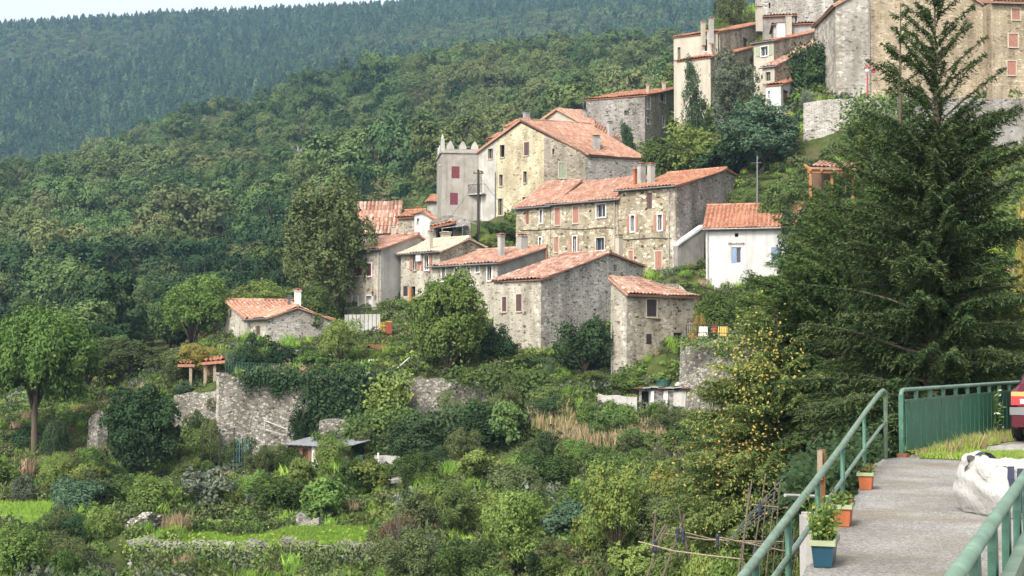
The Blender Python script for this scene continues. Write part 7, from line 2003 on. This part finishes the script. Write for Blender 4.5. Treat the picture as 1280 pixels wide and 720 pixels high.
# ---------------------------------------------------------------- scatter through geometry nodes (woods and ground cover nobody could count)
def scatter(name, label, cat, pts, scl, rot, idx, protos):
    col = bpy.data.collections.new(name + '_kinds')
    for i, me in enumerate(protos):
        o = bpy.data.objects.new('%s_kind_%02d' % (name, i), me); col.objects.link(o)
    me = bpy.data.meshes.new(name); me.vertices.add(len(pts)); me.vertices.foreach_set('co', np.asarray(pts, np.float32).ravel())
    a = me.attributes.new('scl', 'FLOAT_VECTOR', 'POINT'); a.data.foreach_set('vector', np.asarray(scl, np.float32).ravel())
    a = me.attributes.new('rot', 'FLOAT_VECTOR', 'POINT'); a.data.foreach_set('vector', np.asarray(rot, np.float32).ravel())
    a = me.attributes.new('idx', 'INT', 'POINT'); a.data.foreach_set('value', np.asarray(idx, np.int32))
    me.update()
    o = mesh_obj(name, me)
    ng = bpy.data.node_groups.new(name, 'GeometryNodeTree')
    ng.interface.new_socket('Geometry', in_out='INPUT', socket_type='NodeSocketGeometry'); ng.interface.new_socket('Geometry', in_out='OUTPUT', socket_type='NodeSocketGeometry')
    N, Lk = ng.nodes, ng.links
    gi, go = N.new('NodeGroupInput'), N.new('NodeGroupOutput'); ip = N.new('GeometryNodeInstanceOnPoints'); ci = N.new('GeometryNodeCollectionInfo')
    ci.inputs['Collection'].default_value = col; ci.inputs['Separate Children'].default_value = True; ci.inputs['Reset Children'].default_value = True
    def na(n_, t):
        q = N.new('GeometryNodeInputNamedAttribute'); q.data_type = t; q.inputs[0].default_value = n_
        return [s for s in q.outputs if s.enabled][0]
    e2r = N.new('FunctionNodeEulerToRotation'); Lk.new(na('rot', 'FLOAT_VECTOR'), e2r.inputs[0])
    Lk.new(gi.outputs[0], ip.inputs['Points']); Lk.new(ci.outputs[0], ip.inputs['Instance']); ip.inputs['Pick Instance'].default_value = True
    Lk.new(na('idx', 'INT'), ip.inputs['Instance Index']); Lk.new(e2r.outputs[0], ip.inputs['Rotation']); Lk.new(na('scl', 'FLOAT_VECTOR'), ip.inputs['Scale'])
    Lk.new(ip.outputs[0], go.inputs[0])
    md = o.modifiers.new('scatter', 'NODES'); md.node_group = ng
    return props(o, label, cat, kind='stuff')

def jitter_grid(u0, u1, y0, y1, step, rng):
    xs = np.arange(u0 * y1, u1 * y1, step); ys = np.arange(y0, y1, step)
    x, y = np.meshgrid(xs, ys); x = x.ravel() + rng.uniform(-.48, .48, x.size) * step; y = y.ravel() + rng.uniform(-.48, .48, y.size) * step
    k = (x / y > u0) & (x / y < u1) & (y > y0) & (y < y1); return x[k], y[k]
# far conifer wood
def conifer(var):
    rng = np.random.default_rng(300 + var); n = 150; z = rng.uniform(.05, 1, n) ** .9; r = .5 * (1 - z) ** .75 * rng.uniform(.45, 1, n) + .01; a = rng.uniform(0, 6.283, n)
    p = np.column_stack([r * np.cos(a), r * np.sin(a), z]); nr = np.column_stack([np.cos(a) * .7, np.sin(a) * .7, np.full(n, .8)])
    v = quads(p, nr, .30 * (1.15 - z * .75), rng, .6, .5)
    v[:, 2] *= 1
    return leaf_mesh('conifer', v, np.clip(rng.normal(.5, .25, n), 0, 1), [M['lf_conifer']])
rng = np.random.default_rng(42)
x, y = jitter_grid(-.62, .42, 860, 1620, 6.4, rng)
e_ = hgt(x, y); n = len(x)
h = rng.uniform(7, 15, n) * (1 + .28 * np.sin(x * .013 + np.sin(y * .011)) * np.sin(y * .017)); w_ = h * rng.uniform(.5, .8, n)
ci = rng.integers(0, 4, n); pt_ = np.sin(x * .009 + 2 * np.sin(y * .007)) + np.sin(y * .012 + x * .005) + rng.normal(size=n) * .5; bl = pt_ > 1.25; ci[bl] = rng.integers(4, 6, bl.sum()); w_[bl] = h[bl] * .85; h[bl] *= .8
scatter('conifer_wood', 'dark pine forest covering the far mountain up to the skyline', 'forest', np.column_stack([x, y, e_ - 1]), np.column_stack([w_, w_, h]), np.column_stack([np.zeros(n), np.zeros(n), rng.uniform(0, 6.28, n)]), ci, [conifer(i) for i in range(4)] + [meshes('woodland', i, 'lf_forest', 'bark', True)[0] for i in range(2)])
# wooded hill behind the village
x, y = jitter_grid(-.62, .42, 128, 760, 5.7, rng)
u = x / y
keep = (y > 232) | ((u < -.10) & (y > 178)) | ((u < -.155) & (y > 140)) | ((u < -.27) & (y > 125)) 
dens = .5 + .5 * np.sin(x * .05 + 1.7) * np.sin(y * .043)
keep &= rng.random(len(x)) < (.80 + .2 * dens)
keep &= ~((u > .28) & (y < 300))
x, y = x[keep], y[keep]; z = hgt(x, y); n = len(x)
h = np.clip(np.exp(rng.normal(2.18, .30, n)), 4.5, 17) * (1 + .22 * np.sin(x * .021 + 2) * np.sin(y * .027)); h *= np.clip(.75 + (y - 120) / 500, .75, 1.1); w_ = h * rng.uniform(.8, 1.15, n)
WM = [meshes('woodland', i, 'lf_forest', 'bark', True)[0] for i in range(3)]
_a, _b = proto('woodland', 7), proto('woodland', 9)
WM += [leaf_mesh('woodland_pine', _a[0] * np.array([.8, .8, 1.15]), _a[1], [M['lf_conifer'], M['bark']], _a[2]), leaf_mesh('woodland_bright', _b[0], _b[1], [M['lf_mid'], M['bark']], _b[2])]
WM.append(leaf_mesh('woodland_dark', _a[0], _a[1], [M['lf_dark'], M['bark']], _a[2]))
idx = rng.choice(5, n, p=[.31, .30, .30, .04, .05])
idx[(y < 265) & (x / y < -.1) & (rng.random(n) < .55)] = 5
infr = (x / y > -.37) & (x / y < .16); order = np.argsort(np.where(infr, y, 1e6))
one = order[:270]; rest = np.setdiff1d(np.arange(n), one)
FW = []
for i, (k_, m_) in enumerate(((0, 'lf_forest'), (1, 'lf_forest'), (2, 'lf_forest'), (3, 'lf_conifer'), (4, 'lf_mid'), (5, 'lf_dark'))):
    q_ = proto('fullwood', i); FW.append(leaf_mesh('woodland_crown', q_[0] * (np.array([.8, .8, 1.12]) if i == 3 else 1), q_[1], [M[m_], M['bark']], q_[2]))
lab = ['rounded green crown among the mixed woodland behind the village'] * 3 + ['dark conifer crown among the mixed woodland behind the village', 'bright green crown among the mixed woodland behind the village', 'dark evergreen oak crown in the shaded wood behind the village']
for i in one:
    o = mesh_obj('woodland_tree', FW[idx[i]], None, (x[i], y[i], z[i] - .5)); o.scale = (w_[i], w_[i], h[i]); o.rotation_euler = (0, 0, rng.uniform(0, 6.28))
    props(o, lab[idx[i]], 'tree', ('rounded green woodland trees', 'dark woodland conifers', 'bright green woodland trees', 'dark evergreen oaks')[max(0, idx[i] - 2)])
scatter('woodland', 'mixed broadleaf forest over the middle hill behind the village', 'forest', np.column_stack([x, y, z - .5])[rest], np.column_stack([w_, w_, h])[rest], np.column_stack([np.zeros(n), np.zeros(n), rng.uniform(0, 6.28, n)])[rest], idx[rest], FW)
# a few pale dead trees on the hill
for i, (px, py, Y, hh) in enumerate(((188, 226, 400, 9), (205, 238, 380, 7), (78, 275, 330, 8), (372, 210, 400, 8), (20, 300, 290, 7))):
    b = P(px, py, Y); b.z = hz(b.x, b.y); mb = MB(); rr = random.Random(i); mb.tube([b, b + V((.2, 0, hh * 1.2))], [.3, .08], 5)
    for k in range(14): s = b + V((0, 0, hh * rr.uniform(.4, 1.1))); mb.tube([s, s + V((rr.uniform(-2, 2), rr.uniform(-1, 1), rr.uniform(1, 3)))], [.12, .04], 4)
    props(mb.build('dead_tree', M['barkpale'], loc=b), ('pale leafless tree standing in the middle of the wooded hill', 'smaller pale leafless tree beside the leafless one on the hill', 'bare trunk among the trees at the left of the hill', 'bare branches near the hill crest above the tall leafy tree', 'bare trunk at the far left edge of the woods')[i], 'tree')
# ground cover on the near slopes
def tuft(mat, seed, n, size, asp, hgt_, up=.6):
    rng = np.random.default_rng(seed); a = rng.uniform(0, 6.28, n); r = .5 * np.sqrt(rng.random(n)); z = hgt_ * rng.random(n) * (1 - r)
    p = np.column_stack([r * np.cos(a), r * np.sin(a), z]); nr = np.column_stack([np.cos(a) * .5, np.sin(a) * .5, np.full(n, up)])
    return leaf_mesh('tuft', quads(p, nr, size, rng, asp, .7), rng.random(n), [M[mat]])
def grasstuft(mat, seed, n):
    rng = np.random.default_rng(seed); a = rng.uniform(0, 6.28, n); r = .4 * np.sqrt(rng.random(n)); h = rng.uniform(.15, .5, n)
    p = np.column_stack([r * np.cos(a), r * np.sin(a), h * .5]); al = np.column_stack([rng.normal(size=(n, 2)) * .3, np.ones(n)])
    v = quads(p, np.column_stack([np.cos(a), np.sin(a), np.zeros(n)]), 1, rng, .09, .2, al); v = (v.reshape(-1, 4, 3) - p[:, None]) * h[:, None, None] + p[:, None]
    return leaf_mesh('tuft', v.reshape(-1, 3), rng.random(n), [M[mat]])
TU = [tuft('lf_mid', 1, 260, .15, .6, .55), tuft('lf_olive', 2, 260, .13, .5, .5), tuft('lf_dark', 3, 260, .16, .7, .6), tuft('lf_bright', 4, 220, .16, .6, .5), tuft('lf_lime', 5, 200, .15, .6, .45), grasstuft('lf_grass', 6, 170), grasstuft('lf_dry', 7, 150), tuft('lf_rust', 8, 180, .11, .5, .5), tuft('lf_grey', 9, 200, .13, .6, .5)]
x, y = jitter_grid(-.5, .42, 17, 138, .82, rng)
x2, y2 = jitter_grid(0, .42, 138, 200, 1.5, rng); x = np.concatenate([x, x2]); y = np.concatenate([y, y2])
z = hgt(x, y); u = x / y
lx = np.zeros(len(x), bool)
for q in LAWNS:
    pa = [(P(*p).x, P(*p).y) for p in q]; c = np.zeros(len(x), bool)
    for (x0, y0), (x1, y1) in zip(pa, pa[1:] + pa[:1]): c ^= ((y0 > y) != (y1 > y)) & (x < (x1 - x0) * (y - y0) / (y1 - y0 + 1e-9) + x0)
    lx |= c
edge = np.interp(y, [p[1] for p in EDGE], [p[0] for p in EDGE]) if 'EDGE' in globals() else np.interp(y, [3, 22, 28.6, 33], [-.15, 5.75, 12.5, 14.6])
keep = ~lx & ~((y < 33.5) & (x > edge - .5) & (y < 24)) & ~((y < 34) & (x > np.interp(y, [22, 28.5, 33], [5.5, 9.7, 12.1])))
for a_, b_, ya_, yb_ in WALLS: keep &= ~((x / y > (a_ - 640) / F) & (x / y < (b_ - 640) / F) & (y > ya_ - 1.3) & (y < yb_ + .9))
keep &= ~((x / y > (138 - 640) / F) & (x / y < (166 - 640) / F) & (y > 61) & (y < 71))
pat = np.sin(x * .23 + 1.1 * np.sin(y * .19)) + np.sin(y * .27 + .6 * x * .2)
keep &= (u < .40)
x, y, z, pat = x[keep], y[keep], z[keep], pat[keep]; n = len(x)
r_ = rng.random(n) + .16 * pat
idx = np.select([r_ < .12, r_ < .30, r_ < .46, r_ < .60, r_ < .70, r_ < .82, r_ < .90, r_ < 1.0], [1, 1, 0, 3, 4, 5, 5, 1], 8)
swap = rng.random(n) < .03; idx[swap] = rng.choice([6, 7], swap.sum())
s = rng.uniform(.7, 1.5, n) * np.where(y > 138, 1.9, 1) * np.where(rng.random(n) < .15, 1.5, 1)
sz_ = s * rng.uniform(.7, 1.4, n)
scatter('ground_cover', 'mixed weeds, brambles and grass covering the slopes below the village', 'ground cover', np.column_stack([x, y, z - .05]), np.column_stack([s, s, sz_]), np.column_stack([rng.uniform(-.2, .2, (n, 2)), rng.uniform(0, 6.28, n)]), idx, TU)

# small filler shrubs on the slope: alike, so one label and one group per kind
FILL = [('shrub', 'lf_mid'), ('finebush', 'lf_olive'), ('shrub', 'lf_bright'), ('finebush', 'lf_dark'), ('bigleaf', 'lf_lime')]
FLAB = ['mid green bush in the overgrown valley slope', 'fine leaved olive bush in the overgrown valley slope', 'bright green bush in the overgrown valley slope', 'dark fine leaved bush in the overgrown valley slope', 'light large leaved bush in the overgrown valley slope']
rf = random.Random(77); cnt = 0
FZ = [(440, 900, 585, 735, 84, 52, 62), (0, 170, 560, 735, 92, 60, 40), (480, 850, 500, 590, 93, 82, 30), (200, 470, 545, 606, 92, 84, 22), (860, 960, 560, 720, 84, 40, 14), (170, 470, 610, 645, 82, 78, 10), (960, 1120, 440, 560, 70, 48, 14)]
for x0, x1, ya, yb, Ya, Yb, k in FZ:
    for _ in range(k):
        f = rf.random(); px = rf.uniform(x0, x1); Y = Ya + (Yb - Ya) * f; b = P(px, 500, Y); g = hz(b.x, b.y)
        pyg = 445 - (g - EYE) / Y * F
        if 125 < px < 480 and Y < 76: continue
        if any(min(p[0] for p in q) - 12 < px < max(p[0] for p in q) + 8 and min(p[2] for p in q) - 3.5 < Y < max(p[2] for p in q) + .5 for q in LAWNS): continue
        i = rf.choices(range(5), (4, 4, 3.4, 1.6, 2))[0]; hm = rf.uniform(1.0, 2.6); wm = hm * rf.uniform(.9, 1.4)
        plant(FILL[i][0], FILL[i][1], px, pyg - hm * ppm(Y), pyg, wm * ppm(Y), Y, FLAB[i], 'shrub', FLAB[i].replace('bush', 'bushes'))

# ---------------------------------------------------------------- cedars close by
def cedar(label, px, Y, yb, yt, prof, seed, mat, lean=(0, 0), dens=1.0, up=.25, twin=None, az=None):
    """whorls of long branches with flat drooping sprays of needle tufts; prof = [(height fraction, branch length m)]"""
    rng = np.random.default_rng(seed); b = P(px, yb, Y); b.z = hz(b.x, b.y) - .2; t = P(px, yt, Y); H = t.z - b.z
    T = thing('cedar_tree', label, 'tree', b); mb = MB(); tr = MB()
    top = V((lean[0], lean[1], H)); axis = lambda f: V((lean[0] * f + .12 * math.sin(f * 5 + seed), lean[1] * f, H * f))
    mb.tube([axis(f) for f in np.linspace(0, 1, 14)], [max(.012, .024 * H * (1 - f) ** .9 * .62) for f in np.linspace(0, 1, 14)], 9)
    ph, pl = zip(*prof); P0, NR, AL, TT, SZ = [], [], [], [], []
    f = prof[0][0]
    while f < .985:
        L0 = float(np.interp(f, ph, pl)); nb = (6 if dens >= 1 else 4) if f < .77 else 3
        for k in range(nb):
            if rng.random() > dens: continue
            a = rng.uniform(0, 6.283) if az is None or rng.random() > .6 else rng.normal(az, .6)
            L = L0 * rng.uniform(.55, 1.15); s = axis(min(.99, f + rng.uniform(-.01, .01)))
            d = V((math.cos(a), math.sin(a), 0)); side = V((-math.sin(a), math.cos(a), 0))
            rise = up + .35 * f + (.35 if f > .77 else .12 if f > .6 else 0) + rng.uniform(-.12, .15); droop = rng.uniform(.18, .34) * (1.15 - f)
            pt = lambda q: s + d * (L * q) + V((0, 0, L * (rise * q - droop * q * q * 1.3))) + side * (.06 * L * math.sin(q * 3 + k))
            n_ = 7; mb.tube([pt(i / (n_ - 1)) for i in range(n_)], [max(.006, .017 * L * (1 - .85 * i / (n_ - 1))) for i in range(n_)], 5, cap=False)
            m_ = max(6, int(L / (.05 if f < .77 else .06))); bt = rng.random()
            kk = int(L / .012); st = .2 + .8 * rng.random(kk); pos = np.array([pt(q) for q in st]) + rng.normal(size=(kk, 3)) * .03; tg = np.array(d + V((0, 0, rise * .5)))
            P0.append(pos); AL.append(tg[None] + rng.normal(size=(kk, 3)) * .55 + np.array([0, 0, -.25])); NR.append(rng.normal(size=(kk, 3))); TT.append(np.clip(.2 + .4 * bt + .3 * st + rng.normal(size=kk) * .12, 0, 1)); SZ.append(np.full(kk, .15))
            for i in range(m_):
                q = .12 + .88 * (i + rng.random()) / m_; o = pt(q)
                sg = 1 if i % 2 else -1
                l2 = (.15 + .24 * L * (1 - q) ** .8 * q ** .25) * rng.uniform(.6, 1.25) * (1 if f < .76 else .62); l2 = min(l2, .8)
                dd = (d * rng.uniform(.35, .9) + side * sg * rng.uniform(.4, .9) + V((0, 0, rng.uniform(-.65, .0)))).normalized()
                kk = max(5, int(l2 / .030)); st = (np.arange(kk) + rng.random(kk)) / kk
                pos = np.array(o)[None] + st[:, None] * l2 * np.array(dd)[None] + np.column_stack([np.zeros(kk), np.zeros(kk), -.35 * l2 * st ** 2])
                pos += rng.normal(size=pos.shape) * .014
                fan = np.array(side)[None] * rng.uniform(-.6, .6, kk)[:, None] + np.array([0, 0, 1])[None] * rng.uniform(-.3, .35, kk)[:, None]
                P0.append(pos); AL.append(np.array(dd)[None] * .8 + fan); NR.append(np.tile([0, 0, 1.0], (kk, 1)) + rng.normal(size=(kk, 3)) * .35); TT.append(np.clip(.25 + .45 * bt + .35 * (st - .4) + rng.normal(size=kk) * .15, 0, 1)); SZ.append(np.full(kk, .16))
        f += (.19 if f < .55 else .16 if f < .77 else .20) / H * rng.uniform(.7, 1.3)
    p = np.concatenate(P0); v = quads(p, np.concatenate(NR), np.concatenate(SZ), rng, .19, .35, np.concatenate(AL))
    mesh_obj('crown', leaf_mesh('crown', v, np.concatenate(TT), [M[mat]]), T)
    me = bpy.data.meshes.new('trunk'); me.from_pydata([tuple(q) for q in mb.v], [], mb.f); me.materials.append(M['bark']); me.polygons.foreach_set('use_smooth', [True] * len(mb.f)); me.update(); mesh_obj('trunk', me, T)
    print('cedar', label[:20], len(p))
    return T
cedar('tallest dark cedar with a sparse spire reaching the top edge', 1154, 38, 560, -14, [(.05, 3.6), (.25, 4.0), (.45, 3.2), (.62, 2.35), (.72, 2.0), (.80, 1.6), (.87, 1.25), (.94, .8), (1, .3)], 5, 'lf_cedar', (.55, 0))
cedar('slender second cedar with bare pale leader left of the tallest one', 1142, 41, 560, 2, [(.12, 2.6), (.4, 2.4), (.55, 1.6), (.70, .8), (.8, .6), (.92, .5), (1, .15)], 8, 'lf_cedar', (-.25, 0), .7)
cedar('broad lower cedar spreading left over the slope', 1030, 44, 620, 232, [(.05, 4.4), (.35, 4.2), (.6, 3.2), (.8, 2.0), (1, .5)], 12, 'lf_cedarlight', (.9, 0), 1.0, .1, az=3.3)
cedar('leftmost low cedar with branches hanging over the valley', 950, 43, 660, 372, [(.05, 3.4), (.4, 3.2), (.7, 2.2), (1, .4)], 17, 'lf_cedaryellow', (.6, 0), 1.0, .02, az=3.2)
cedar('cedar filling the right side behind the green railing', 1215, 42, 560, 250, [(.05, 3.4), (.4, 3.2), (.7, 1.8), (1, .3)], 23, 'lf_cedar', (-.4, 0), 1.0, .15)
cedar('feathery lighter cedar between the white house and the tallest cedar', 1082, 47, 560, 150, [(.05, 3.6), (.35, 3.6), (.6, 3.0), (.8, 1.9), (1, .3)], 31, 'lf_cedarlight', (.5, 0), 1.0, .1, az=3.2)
